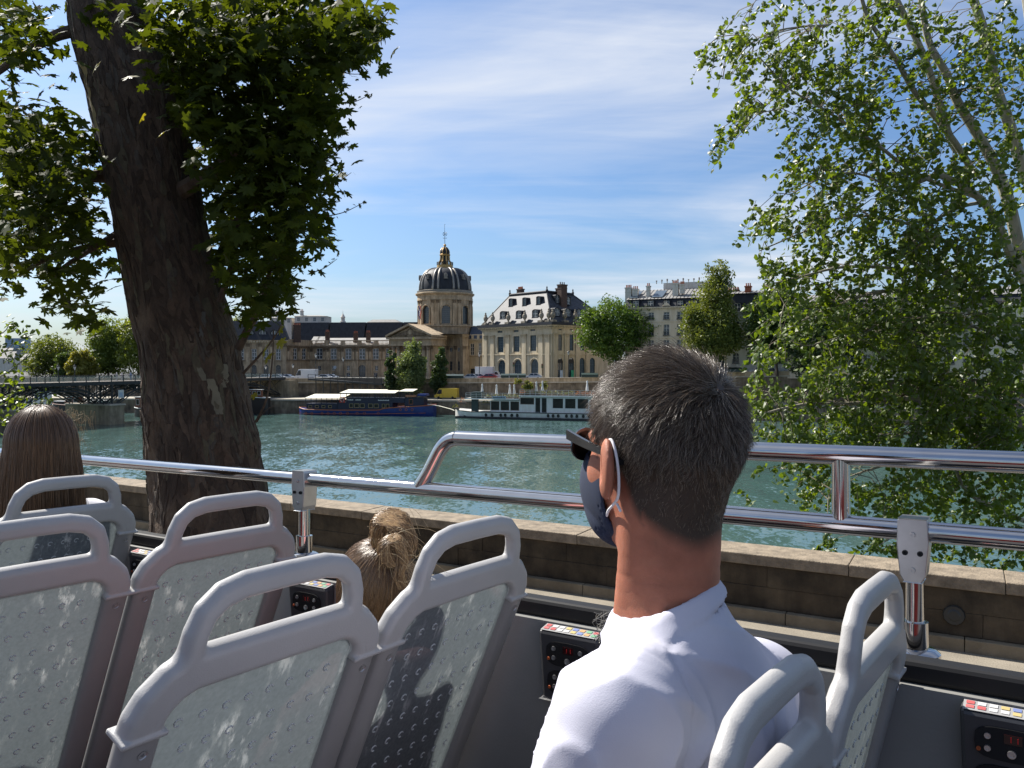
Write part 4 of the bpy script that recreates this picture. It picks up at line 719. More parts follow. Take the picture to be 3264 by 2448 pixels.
for j in range(10): a, b = j * math.pi / 5, (j + 1) * math.pi / 5; m_.tube([(s + .36 * math.cos(a), .48, z + .36 * math.sin(a)), (s + .36 * math.cos(b), .48, z + .36 * math.sin(b))], .07, 4)
m_.build('life_ring', WHITEP, bb)
m_ = MB(fb1.T); m_.b2(H(1660, 350)[0], H(1800, 350)[0], .5, 1.5, H(1700, 365)[1], H(1700, 338)[1]); m_.build('orange_locker', mat('orange_locker', (.32, .13, .06)), bb)
MB(fb1.T).b2(H(1820, 350)[0], H(1935, 350)[0], .6, 3.6, H(1700, 352)[1], H(1700, 325)[1]).build('wheelhouse_roof', BLUEP, bb)
m_ = MB(fb1.T); zr_ = H(1000, 375)[1]
for k in range(30): s = H(860, 375)[0] + k * .78; m_.b2(s - .02, s + .02, .78, .82, zr_, zr_ + .9)
m_.b2(H(860, 375)[0], H(1640, 375)[0], .77, .83, zr_ + .9, zr_ + .96); m_.build('deck_rail', NAVY, bb)
# white restaurant boat
wz = lambda x, y: (1380 + x / 4.2538, 1180 + y / 4.2538)
fb2 = Fac((gx(1435, 179.5), 179.5), (gx(2000, 167.5), 167.5)); H2 = lambda x, y: fb2.hit(*wz(x, y))
wb = thing('restaurant_boat', 'white restaurant boat with round portholes and planted roof terrace', 'boat', tuple(fb2.pt(fb2.L / 2, 3, WZ)))
zdk = H2(1000, 572)[1]; zbw = H2(240, 540)[1]
hull(fb2, fb2.L, 6.2, lambda u: float(np.interp(u, [0, .05, .12, 1], [zbw + .3, zbw, zdk, zdk])), WZ - .8, WHITEP, wb, .09, .06, IRON)
MB(fb2.T).b2(1.2, fb2.L - 1, -.1, 3, WZ - .3, WZ + .42).build('boot_stripe', IRON, wb)
for x in (720, 803, 921, 981, 1071, 1144, 1563, 1630, 1700, 1811, 1881, 1953, 2040, 2120, 2230):
    s, z = H2(x, 606 + (x - 720) * .0145); m_ = MB(fb2.T)
    pts = [(s + .3 * math.cos(j * math.pi / 6), z + .38 * math.sin(j * math.pi / 6)) for j in range(12)]; m_.add([(a, -.16, b) for a, b in pts] + [(a, .3, b) for a, b in pts], [tuple(range(11, -1, -1))] + [(j, (j + 1) % 12, 12 + (j + 1) % 12, 12 + j) for j in range(12)]); m_.build('porthole', mat('porthole_glass', (.012, .014, .016), .2), wb)
s, z = H2(433, 615); MB(fb2.T).b2(s - .33, s + .33, .1, .4, z - .4, z + .4).build('hatch', IRON, wb)
zf, zr1, zr2 = zdk + .02, H2(800, 390)[1], H2(1500, 352)[1]
GLB = mat('boat_cabin_glass', (.03, .04, .036), .12, var=.5, scale=.5)
def glazed(x0, x1, z0, z1, panes, sill, y0=.55, fm=None):
    s0, s1 = H2(x0, 500)[0], H2(x1, 500)[0]; w = (s1 - s0) / panes; wins = [(s0 + k * w + .12, s0 + (k + 1) * w - .12, z0 + sill, z1 - .18) for k in range(panes)]
    cabin(fb2, s0, s1, y0, 5.6, z0, z1, WHITEP, wb, wins, fm or mat('brown_frame', (.16, .11, .08)), 'cabin', 1, 1, .12)
glazed(765, 1165, zf, zr1 - .3, 3, .35); glazed(1165, 1370, zf, zr2 - .2, 1, 1.7); glazed(1370, 1540, zf, zr2 - .2, 2, .05, fm=DFRAME); glazed(1600, 2110, zf, zr2 - .2, 3, .9, fm=WFRAME); glazed(2110, 2500, zf, zr2 - .2, 3, .9, fm=WFRAME); glazed(1540, 1600, zf, zr2 - .2, 1, 3.2)
MB(fb2.T).b2(H2(510, 500)[0], H2(600, 500)[0], .5, 1.0, zf, zr1 - .2).build('glass_screen', mat('green_tinted_glass', (.03, .05, .05), .15), wb)
MB(fb2.T).b2(H2(440, 400)[0], H2(1160, 400)[0], .1, 5.9, zr1 - .15, zr1 + .12).build('front_roof', WHITEP, wb); MB(fb2.T).b2(H2(1160, 400)[0], fb2.L - 2, .1, 5.9, zr2 - .15, zr2 + .12).build('main_roof', WHITEP, wb)
MB(fb2.T).b2(H2(505, 400)[0], H2(640, 400)[0], .6, 3, zr1 + .12, H2(600, 295)[1]).build('roof_hut', GREENP, wb)
m_ = MB(fb2.T); m_.b2(H2(805, 400)[0], H2(990, 400)[0], .0, .09, zr1 + .1, zr1 + .62); m_.build('name_board', mat('pale_blue_board', (.30, .38, .45)), wb); m_ = MB(fb2.T)
for k in range(12): x = 812 + 14 * k; m_.b2(H2(x, 400)[0], H2(x + 9, 400)[0], -.03, .0, zr1 + .24, zr1 + (.42 if k % 4 else .52))
m_.build('name_lettering', NAVY, wb)
for x0, x1, zr_ in ((440, 1150, zr1), (1165, 2500, zr2)):
    s0, s1 = H2(x0, 300)[0], H2(x1, 300)[0]; m_ = MB(fb2.T)
    for k in range(int((s1 - s0) / 1.2) + 1): s = s0 + 1.2 * k; m_.b2(s - .025, s + .025, .2, .25, zr_ + .12, zr_ + 1.25)
    for h in (.5, .85, 1.22): m_.b2(s0, s1, .2, .25, zr_ + h, zr_ + h + .05)
    m_.build('terrace_rail', WHITEP, wb)
def leaves(cl, n, size, rng, up=.25):          # loose quads round cluster centres (c, radii)
    V = []; P = np.concatenate([np.array(c) + np.array(r) * (lambda d: d / np.linalg.norm(d, axis=1)[:, None] * rng.uniform(.25, 1, (len(d), 1)) ** .5)(rng.normal(size=(max(4, int(n * w)), 3))) for c, r, w in cl])
    a = rng.normal(size=P.shape); a /= np.linalg.norm(a, axis=1)[:, None]; b = rng.normal(size=P.shape); b[:, 2] += up; b = np.cross(a, b); b /= np.linalg.norm(b, axis=1)[:, None] + 1e-9
    s = size * rng.uniform(.6, 1.35, (len(P), 1)); q = np.stack([P - a * s, P + b * s * .6, P + a * s, P - b * s * .6 + a * s * .2], 1).reshape(-1, 3)
    return q, np.arange(len(q)).reshape(-1, 4)
FLW = [mat('terrace_leaf_green', (.09, .12, .03), .7, trans=.25, col2=(.16, .15, .04), scale=2), mat('terrace_leaf_red', (.25, .06, .03), .7, trans=.2, col2=(.30, .16, .08), scale=2)]
for k, (x0, x1, z, red) in enumerate(((700, 1150, zr1 + .6, 0), (1240, 1900, zr2 + .6, 0), (1900, 2450, zr2 + .6, 1), (1160, 1240, zr2 + .75, 1), (310, 430, zf + 2.2, 1), (260, 330, zf + 1.0, 0), (640, 760, zf + 2.0, 0))):
    s0, s1 = H2(x0, 300)[0], H2(x1, 300)[0]; nb_ = max(1, int((s1 - s0) / 1.4)); cl = []
    for j in range(nb_): s = s0 + (j + .5) * (s1 - s0) / nb_; p_ = fb2.pt(s, .8 + .3 * (j % 2), z); cl.append((tuple(p_), (.8, .4, .55 if k != 4 else .9), 1))
    V_, F_ = leaves(cl, 60, .14, RNG); tag(np_obj('terrace_plants', V_, F_, FLW[red], wb, False), kind='stuff')
    MB(fb2.T).b2(s0, s1, .5, 1.3, z - .6, z - .2).build('planter', mat('planter_box', (.12, .09, .07)), wb)
UM = mat('umbrella_canvas', (.58, .58, .56), .85)
for i, (x, y0, y1) in enumerate(((668, 180, 310), (862, 190, 312), (1042, 188, 315), (1102, 188, 315), (1402, 150, 268), (1485, 143, 265), (2091, 140, 290))):
    s, zt_ = fb2.hit(*wz(x, y0), 2.5); zb_ = zr1 + .12 if x < 1160 else zr2 + .12; p_ = fb2.pt(s, 2.5, 0); t = thing('parasol', ['closed white parasol nearest the bow above the green hut', 'closed white parasol above the boat name board', 'left one of two closed white parasols standing close together', 'right one of two closed white parasols standing close together', 'closed pale parasol among the green terrace shrubs', 'closed white parasol just right of the green terrace shrubs', 'closed white parasol on the boat roof beside the man\'s head'][i], 'parasol', (p_.x, p_.y, zb_), 'closed parasols on the restaurant boat')
    MB().tube([(p_.x, p_.y, zb_), (p_.x, p_.y, zt_ - .1)], .05, 6).build('pole', WHITEP, t); MB().lathe([(.07, zt_), (.2, zt_ - .35), (.17, zt_ - .7), (.27, zt_ - 1.5), (.33, zt_ - 2.1), (.08, zt_ - 2.15)], (p_.x, p_.y, 0), 9).build('canopy', UM, t); MB().b2(p_.x - .3, p_.x + .3, p_.y - .3, p_.y + .3, zb_, zb_ + .12).build('base', IRON, t)
mo = thing('mooring_rope', 'pale mooring rope stretched from the blue barge to the white boat bow', 'rope', tuple(fb2.pt(0, 1, zdk)))
MB().tube([at(1363, 1289, 186), at(1400, 1294, 184.5), at(1438, 1304, 181), at(1449, 1309, 180)], .1, 5).build('rope', AWN, mo)
# small craft beyond the bridge
def small_boat(name, label, x0, x1, yb, sheer_px, hc, cab, Y0=None):
    Y = 12 * F / (yb - HZ) if Y0 is None else Y0; f = Fac((gx(x0, Y), Y), (gx(x1, Y - 1.5), Y - 1.5)); t = thing(name, label, 'boat', tuple(f.pt(f.L / 2, 1.5, WZ)), 'small boats beyond the bridge'); zs_ = f.hit((x0 + x1) / 2, sheer_px)[1]
    hull(f, f.L, min(4, f.L * .33), lambda u: zs_ + .35 * (1 - u) ** 2, WZ - .4, hc[0], t, .3, .1, hc[1])
    for a, b, za_, zb_, m, wn in cab:
        s0, s1 = f.L * a, f.L * b; n = max(1, int((s1 - s0) / 1.1)); w = (s1 - s0) / n
        cabin(f, s0, s1, .6, min(4, f.L * .33) - .6, zs_ - .2, zs_ + zb_, m, t, [(s0 + k * w + .15, s0 + (k + 1) * w - .15, zs_ + zb_ * .35, zs_ + zb_ * .85) for k in range(n)] if wn else [], WFRAME)
        MB(f.T).b2(s0 - .2, s1 + .2, .4, min(4, f.L * .33) - .4, zs_ + zb_ + .01, zs_ + zb_ + .13).build('cabin_roof', WHITEP, t)
DK = mat('tarred_hull', (.03, .022, .018), .5); RD = mat('varnished_wood', (.16, .05, .025), .5)
small_boat('motor_launch', 'white motor launch with raked windows left of the bridge pier', 243, 345, 1316, 1293, (WHITEP, WHITEP), [(.35, .95, 0, 1.0, WHITEP, True)], 176)
small_boat('wooden_barge', 'brown wooden barge with wheelhouse behind the woman\'s hair', 155, 248, 1310, 1292, (DK, RD), [(.55, .95, 0, 1.9, RD, True), (.1, .45, 0, .8, DK, False)], 186)
small_boat('red_barge', 'red cabin barge moored between the pier and the trunk', 415, 530, 1322, 1305, (DK, WHITEP), [(.08, .75, 0, 2.6, RD, True)], 183)
small_boat('white_houseboat', 'white houseboat with tall wheelhouse at the left under the bridge', 62, 150, 1322, 1292, (WHITEP, WHITEP), [(.45, .95, 0, 3.6, WHITEP, True), (.1, .4, 0, 1.2, WHITEP, True)], 192)
small_boat('brown_tug', 'brown tug with awning right of the plane tree trunk', 775, 850, 1300, 1268, (DK, WHITEP), [(.1, .7, 0, 1.8, RD, True)], 193)
t = thing('quay_parasol', 'open white parasol on the lower quay seen under the bridge', 'parasol', (gx(160, 200), 200, LQ)); MB().lathe([(.03, gz(1254, 200)), (2.1, gz(1262, 200)), (2.0, gz(1263, 200))], (gx(160, 200), 200, 0), 12).build('canopy', UM, t); MB().tube([(gx(160, 200), 200, LQ), (gx(160, 200), 200, gz(1255, 200))], .05, 5).build('pole', WHITEP, t)
# ---------------------------------------------------------------- vehicles
RUB = mat('tyre_rubber', (.015, .015, .015), .8); CGL = mat('car_glass', (.02, .025, .03), .08, spec=.9)
def vehicle(name, label, x, Y, Ln, Wd, Ht, paint, kind='car', rz=0.0, z=None, flip=False, group='vehicles on the far quay road'):
    X = gx(x, Y); z = street_z(X) + .42 if z is None else z; t = thing(name, label, kind, (X, Y, z), group if z > LQ + 1 else None, rz + (math.pi if flip else 0)); ORG[t.name] = Vector()
    if name in ('car', 'taxi'): body_ = [(0, .3), (0, .75), (.06, .95), (.3, 1.02), (1, 1.02) , (.97, .5), (.97, .3)]
    hw = Wd / 2; p = paint; q = Ln
    if name == 'car':
        prof = [(-.5, .28), (-.5, .7), (-.47, .86), (-.26, .95), (.45, .98), (.5, .9), (.5, .28)]; cab = [(-.27, .94), (-.12, Ht - .05), (.22, Ht), (.44, .97)]
    elif name == 'van': prof = [(-.5, .3), (-.5, .9), (-.42, 1.1), (-.3, Ht * .95), (-.2, Ht), (.5, Ht), (.5, .3)]; cab = None
    else: prof = [(-.5, .35), (-.5, 1.1), (-.45, 1.25), (-.37, 2.1), (-.26, 2.2), (-.24, 2.2), (-.24, .6), (.5, .6), (.5, .35)]; cab = None
    b_ = MB(); b_.prism([(a * q, -hw, h) for a, h in prof], (0, Wd, 0)); bo = b_.build('body', p, t, bev=.06)
    if cab:
        g = MB(); n = len(cab); i_ = .14; g.add([(a * q, -hw + (.02 if k in (0, 3) else i_), h) for k, (a, h) in enumerate(cab)] + [(a * q, hw - (.02 if k in (0, 3) else i_), h) for k, (a, h) in enumerate(cab)], [(0, 1, 2, 3), (7, 6, 5, 4), (0, 4, 5, 1), (1, 5, 6, 2), (2, 6, 7, 3)]); g.build('windows', CGL, t)
        r = MB(); (a0, h0), (a1, h1) = cab[1], cab[2]; r.add([(a0 * q, -hw + i_ - .02, h0), (a1 * q, -hw + i_ - .02, h1), (a1 * q, hw - i_ + .02, h1), (a0 * q, hw - i_ + .02, h0)] + [(a0 * q, -hw + i_, h0 + .05), (a1 * q, -hw + i_, h1 + .05), (a1 * q, hw - i_, h1 + .05), (a0 * q, hw - i_, h0 + .05)], [(4, 5, 6, 7), (0, 1, 5, 4), (1, 2, 6, 5), (2, 3, 7, 6), (3, 0, 4, 7)])
        for a, h, a2, h2 in ((cab[0][0], cab[0][1], a0, h0), (.06, .97, .05, h1), (cab[3][0], .97, a1, h1)):
            for sg in (-1, 1): r.tube([(a * q, sg * (hw - .03), h), (a2 * q, sg * (hw - i_ + .01), h2)], .045, 5)
        r.build('roof', p, t)
    elif name == 'van':
        for sg in (-1, 1): MB().prism([(a * q, sg * (hw + .01), h) for a, h in ((-.40, 1.2), (-.295, Ht * .9), (-.17, Ht * .9), (-.17, 1.2))], (0, -sg * .04, 0)).build('side_window', CGL, t)
        MB().add([(-.425 * q, -hw + .12, 1.18), (-.425 * q, hw - .12, 1.18), (-.315 * q, hw - .16, Ht * .92), (-.315 * q, -hw + .16, Ht * .92)], [(0, 1, 2, 3)]).build('windscreen', CGL, t)
    else:
        bx = MB(); bx.b2(-.22 * q, .5 * q, -hw - .1, hw + .1, .75, Ht); bx.build('cargo_box', p, t, bev=.04)
        for sg in (-1, 1): MB().prism([(a * q, sg * (hw + .01), h) for a, h in ((-.44, 1.3), (-.37, 2.0), (-.28, 2.0), (-.28, 1.3))], (0, -sg * .04, 0)).build('side_window', CGL, t)
    for a in (-.31, .31):
        for sg in (-1, 1):
            wl = MB(Matrix.Translation((a * q, sg * (hw - .1), .32)) @ Matrix.Rotation(math.pi / 2, 4, 'X')); wl.lathe([(.0, -.11), (.32, -.11), (.34, 0), (.32, .11), (0, .11)], (0, 0, 0), 14); wl.build('wheel', RUB, t)
    for sg in (-1, 1): MB().box((-.5 * q - .0, sg * (hw - .3), .72), (.06, .3, .16)).build('headlight', WHITEP, t)
    return t
def paint(n, c): return mat('paint_' + n, c, .3, var=.04, coat=.5)
PW, PS, PK, PR = paint('white', (.62, .62, .62)), paint('silver', (.42, .44, .46)), paint('black', (.015, .015, .017)), paint('red', (.42, .02, .02))
rzq = math.atan2(-.2, .98)
vehicle('van', 'yellow delivery van parked on the lower quay between two boats', 1424, 197, 5.6, 2.1, 2.55, paint('yellow', (.52, .36, .03)), 'van', rzq, LQ)
vehicle('truck', 'white box truck in front of the bright pavilion', 1557, 213, 6.6, 2.2, 3.3, PW, 'truck', rzq, flip=True)
vehicle('van', 'white van on the quay road behind the bridge ramp', 976, 214, 5.8, 2.1, 2.8, PW, 'van', rzq)
for lab, x, Y, p in (('silver estate car left of the lamp post beside the truck', 1498, 209.5, PS), ('white hatchback squeezed between the silver car and the truck', 1524, 210.5, PW), ('red car in front of the white box truck', 1557, 208.5, PR), ('white people carrier right of the green bookstall', 1700, 208, PW), ('pale car above the parapet by the dark columnar tree', 1436, 210, PS), ('silver car partly behind the white van', 1050, 212, PS), ('white car behind the ramp railing', 1030, 209, PW), ('silver car right of the tree trunk', 910, 212, PS), ('white car at the bridge end', 880, 210, PW), ('small white car beside the trunk twigs', 845, 211, PW), ('white car half hidden behind the bookstall', 1632, 209, PW), ('red van-like car behind the far poplar trunk', 2365, 190, PR), ('white car on the right beneath the trees', 2418, 186, PW), ('dark car right of the white car beneath the trees', 2455, 185, PK), ('pale car left of the red one behind the man\'s hair', 2300, 192, PS), ('silver car far right under the foliage', 2520, 183, PS)):
    vehicle('car', lab, x, Y, 4.4, 1.75, 1.5, p, 'car', rzq)
t = vehicle('truck', 'red lorry under the trees right of the man\'s head', 2352, 196, 7, 2.3, 2.9, PR, 'truck', rzq)
# green bookstall boxes on the parapet
for i, (x0, x1, lab) in enumerate(((1415, 1478, 'dark green bookstall box near the columnar tree'), (1597, 1622, 'first dark green bookstall box before the pavilion'), (1624, 1650, 'second dark green bookstall box before the pavilion'), (1652, 1676, 'third dark green bookstall box before the pavilion'), (1854, 1905, 'long dark green bookstall box under the round tree'), (2305, 2362, 'dark bookstall box right of the man\'s head'))):
    Yb = float(np.interp(gx((x0 + x1) / 2, 200), [p.x for p in uw], [p.y for p in uw])) ; X0, X1 = gx(x0, Yb), gx(x1, Yb); zb_ = street_z((X0 + X1) / 2) + 1.0
    t = thing('bookstall_box', lab, 'bookstall', ((X0 + X1) / 2, Yb, zb_), 'green bookstall boxes on the parapet'); sl = lambda X: Yb - .2 * (X - X0)
    m_ = MB(); m_.add([(X0, sl(X0) - .25, zb_), (X1, sl(X1) - .25, zb_), (X1, sl(X1) + .75, zb_), (X0, sl(X0) + .75, zb_), (X0, sl(X0) - .25, zb_ + .55), (X1, sl(X1) - .25, zb_ + .55), (X1, sl(X1) + .75, zb_ + .9), (X0, sl(X0) + .75, zb_ + .9)], [(0, 3, 2, 1), (0, 1, 5, 4), (1, 2, 6, 5), (2, 3, 7, 6), (3, 0, 4, 7)]); m_.build('box', GREENP, t); m_ = MB(); m_.add([(X0 - .05, sl(X0) - .32, zb_ + .56), (X1 + .05, sl(X1) - .32, zb_ + .56), (X1 + .05, sl(X1) + .8, zb_ + .94), (X0 - .05, sl(X0) + .8, zb_ + .94), (X0 - .05, sl(X0) - .32, zb_ + .62), (X1 + .05, sl(X1) - .32, zb_ + .62), (X1 + .05, sl(X1) + .8, zb_ + 1.0), (X0 - .05, sl(X0) + .8, zb_ + 1.0)], [(0, 3, 2, 1), (4, 5, 6, 7), (0, 1, 5, 4), (1, 2, 6, 5), (2, 3, 7, 6), (3, 0, 4, 7)]); m_.build('lid', GREENP, t)
# lamps and signals
LGL = mat('lamp_glass', (.55, .56, .55), .3)
def lamp(x, ytop, Y, z0, lab, grp='lantern posts'):
    X = gx(x, Y); zt_ = gz(ytop, Y); t = thing('street_lamp', lab, 'street lamp', (X, Y, z0), grp)
    MB().lathe([(.22, z0), (.2, z0 + .5), (.1, z0 + .7), (.07, zt_ - 1.5), (.12, zt_ - 1.4), (.05, zt_ - 1.2)], (X, Y, 0), 8).build('post', IRON, t); MB().lathe([(.1, zt_ - 1.2), (.3, zt_ - .55)], (X, Y, 0), 6).build('lantern_glass', LGL, t); MB().lathe([(.36, zt_ - .56), (.3, zt_ - .4), (.12, zt_ - .2), (.1, zt_ - .1), (0, zt_)], (X, Y, 0), 6).build('lantern_cap', IRON, t)
for x, yt, Y, lab in ((1094, 1137, 212, 'black lantern post standing before the palace wing left of its arched door'), (1007, 1125, 214, 'tall thin lamp right of the drain pipe on the palace wing'), (934, 1158, 213, 'lantern post in front of the turned bay of the palace wing'), (847, 1162, 214, 'lantern post just right of the plane tree trunk'), (1528, 1122, 211, 'black lantern post beside the white truck'), (1812, 1116, 207, 'black lantern post before the arched side of the pavilion')): lamp(x, yt, Y, street_z(gx(x, Y)), lab, 'lantern posts on the far quay')
for tt, lab in ((-38.4, 'bridge lantern post above the pier sign'), (-42.0, 'bridge lantern post left of the pier'), (-58, 'bridge lantern post at the left edge of the picture')): p_ = BT @ Vector((tt, 9, 0)); lamp(CX + F * p_.x / p_.y, 1160 if tt > -50 else 1152, p_.y, DZ, lab, 'lantern posts on the bridge')
for x, yt, lab in ((1637, 1155, 'traffic light in front of the pavilion middle arch'), (1728, 1160, 'traffic light near the pavilion corner')):
    Y = 209; X = gx(x, Y); zt_ = gz(yt, Y); z0 = street_z(X); t = thing('traffic_light', lab, 'traffic light', (X, Y, z0), 'traffic lights on the far quay'); MB().tube([(X, Y, z0), (X, Y, zt_ - .3)], .08, 6).build('post', IRON, t); MB().b2(X - .2, X + .2, Y - .18, Y + .12, zt_ - 1.0, zt_).build('signal_head', IRON, t)
    for k in range(3): MB(Matrix.Translation((X, Y - .19, zt_ - .18 - .31 * k)) @ Matrix.Rotation(math.pi / 2, 4, 'X')).lathe([(0, .02), (.1, .02), (.12, 0)], (0, 0, 0), 8).build('lens', mat('lens_%d' % k, ((.3, .03, .02), (.3, .2, .02), (.02, .2, .08))[k], .4), t)
t = thing('direction_sign', 'round road sign on a post before the palace wing', 'sign', (gx(1068, 212), 212, -1.4)); Xs = gx(1068, 212); MB().tube([(Xs, 212, -1.4), (Xs, 212, gz(1166, 212))], .06, 6).build('post', IRON, t); MB(Matrix.Translation((Xs, 211.9, gz(1171, 212))) @ Matrix.Rotation(math.pi / 2, 4, 'X')).lathe([(0, .03), (.42, .03), (.42, -.02), (0, -.02)], (0, 0, 0), 14).build('disc', mat('sign_steel', (.22, .26, .30), .5), t)
# ---------------------------------------------------------------- trees of the far bank
BARK_F = mat('far_bark', (.07, .055, .04), .9)
def far_tree(name, label, Y, z0, blobs, trunk, n, size, col, col2, group=None, cat='tree'):
    xb, tr = trunk; X = gx(xb, Y); t = thing(name, label, cat, (X, Y, z0), group); cl = []
    rg = np.random.default_rng(abs(hash(label)) % 9999 if False else sum(map(ord, label)))
    for x, y, rx, ry in blobs:
        cx, cz = gx(x, Y), gz(y, Y); RX, RZ = 1.1 * rx / F * Y, 1.08 * ry / F * Y; m = max(8, int(5 * RX * RZ))
        for _ in range(m):
            d = rg.normal(size=3); d /= np.linalg.norm(d); d *= rg.uniform(.35, .92) * (1.22 if rg.uniform() < .16 else 1); c = (cx + d[0] * RX, Y + d[1] * RX * .9, cz + d[2] * RZ); r = rg.uniform(.12, .34) * min(RX, RZ) + .35; cl.append((c, (r, r, r * .8), r ** 1.6 / m * RX * RZ))
    tot = sum(c[2] for c in cl); cl = [(c, r, w / tot) for c, r, w in cl]
    V_, F_ = leaves(cl, int(n * 1.7), size * 1.08, rg); tag(np_obj('crown', V_, F_, mat('%s_leaf_%g_%g' % (name, col[0], col[1]), col, .55, trans=.3, col2=col2, scale=.35), t, False), kind='stuff')
    bx = sum(b[0] for b in blobs) / len(blobs); by = min(b[1] for b in blobs); mb = MB(); mid = (gx((xb + bx) / 2, Y), Y, (z0 + gz(blobs[0][1], Y)) / 2); mb.tube([(X, Y, z0 - .2), mid, (gx(bx, Y), Y, gz(by, Y))], [tr, tr * .75, .06], 8)
    for b in blobs: mb.tube([mid, ((mid[0] + gx(b[0], Y)) / 2, Y, (mid[2] + gz(b[1], Y)) / 2 + .5), (gx(b[0], Y), Y + rg.uniform(-1, 1), gz(b[1], Y))], [tr * .5, tr * .35, .05], 6)
    mb.build('trunk', BARK_F, t); return t
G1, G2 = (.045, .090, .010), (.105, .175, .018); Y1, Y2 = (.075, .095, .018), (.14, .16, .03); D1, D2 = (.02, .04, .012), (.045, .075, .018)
far_tree('round_tree', 'bright green round crowned tree before the side of the pavilion', 201, street_z(25), [(1900, 1050, 62, 78), (1965, 1020, 80, 65), (2030, 1050, 60, 70), (1950, 1090, 95, 50), (1960, 1120, 60, 36), (1885, 1010, 35, 35), (2050, 1100, 40, 45)], (1962, .32), 15000, .26, G1, G2)
far_tree('tall_poplar', 'tall yellow green poplar rising above the apartment roofs', 184, street_z(45), [(2262, 1050, 88, 95), (2280, 950, 60, 75), (2290, 880, 38, 45), (2240, 1120, 60, 45), (2320, 1080, 50, 70), (2200, 1010, 35, 45), (2300, 848, 16, 22), (2255, 852, 14, 20)], (2270, .35), 16000, .25, (.07, .105, .018), (.15, .175, .03))
far_tree('quay_tree', 'leafy tree right of the white house on the far quay', 182, street_z(60), [(2440, 1010, 60, 80), (2490, 960, 60, 65), (2420, 1090, 45, 50), (2500, 1080, 60, 60)], (2478, .3), 12000, .25, G1, (.075, .11, .02))
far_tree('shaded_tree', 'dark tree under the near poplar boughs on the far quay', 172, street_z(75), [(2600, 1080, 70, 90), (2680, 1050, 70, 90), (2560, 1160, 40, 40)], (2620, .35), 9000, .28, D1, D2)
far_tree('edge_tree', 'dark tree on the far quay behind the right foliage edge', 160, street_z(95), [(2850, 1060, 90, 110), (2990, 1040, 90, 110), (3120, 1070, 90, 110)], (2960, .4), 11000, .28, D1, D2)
far_tree('slim_tree', 'slim dark cypress shaped tree left of the bushy one below the chapel', 203, LQ, [(1246, 1155, 15, 32), (1245, 1200, 17, 40), (1252, 1225, 20, 25)], (1250, .14), 3800, .2, D1, (.04, .075, .02), 'trees on the lower quay below the chapel')
far_tree('slim_tree', 'bushy grey green tree in the middle below the chapel portico', 202, LQ, [(1328, 1098, 14, 24), (1318, 1125, 26, 34), (1308, 1160, 38, 46), (1312, 1208, 46, 42), (1338, 1180, 24, 50), (1285, 1190, 20, 45)], (1312, .18), 8500, .2, (.075, .115, .045), (.15, .20, .075), 'trees on the lower quay below the chapel')
far_tree('slim_tree', 'dark columnar tree with a tuft of brighter leaves right below the chapel', 202, LQ, [(1407, 1118, 11, 20), (1403, 1145, 18, 30), (1401, 1180, 23, 40), (1399, 1215, 26, 36)], (1402, .16), 6500, .2, (.02, .042, .012), (.06, .10, .025), 'trees on the lower quay below the chapel')
far_tree('terrace_shrub', 'yellow green shrub growing on the restaurant boat terrace', 176, zr2, [(1680, 1227, 26, 15), (1650, 1215, 14, 8), (1735, 1228, 10, 10)], (1680, .06), 1500, .16, (.10, .12, .02), (.19, .19, .04), None, 'shrub')
for lab, Y, bl, tx, c in (('round olive green tree leftmost beyond the bridge', 262, [(165, 1130, 72, 58), (130, 1160, 55, 45), (215, 1150, 45, 50)], 165, ((.075, .11, .02), (.15, .18, .03))), ('low dark tree between the round and the yellow one beyond the bridge', 250, [(225, 1170, 42, 42), (205, 1190, 30, 30)], 222, (G1, (.07, .1, .02))), ('small yellow tree in front of the tall trees beyond the bridge', 238, [(255, 1165, 36, 45), (240, 1190, 26, 25), (285, 1180, 25, 35)], 262, ((.13, .14, .02), (.22, .21, .035))), ('tall green tree beyond the bridge left of the trunk', 246, [(340, 1080, 55, 70), (330, 1150, 60, 55), (370, 1120, 45, 80)], 345, ((.07, .11, .02), (.16, .21, .03))), ('tallest bright tree touching the plane trunk beyond the bridge', 244, [(430, 1060, 52, 65), (440, 1130, 60, 70), (480, 1090, 45, 90)], 440, ((.09, .13, .018), (.20, .235, .035))), ('pale tree peeping out right of the plane trunk', 300, [(775, 1030, 24, 30), (750, 1060, 35, 40)], 760, ((.10, .13, .03), (.2, .22, .05)))):
    far_tree('bank_tree', lab, Y, -1.5, bl, (tx, .35), 8500 if Y < 280 else 2500, .3, c[0], c[1], 'trees beyond the bridge')
MT_ = None
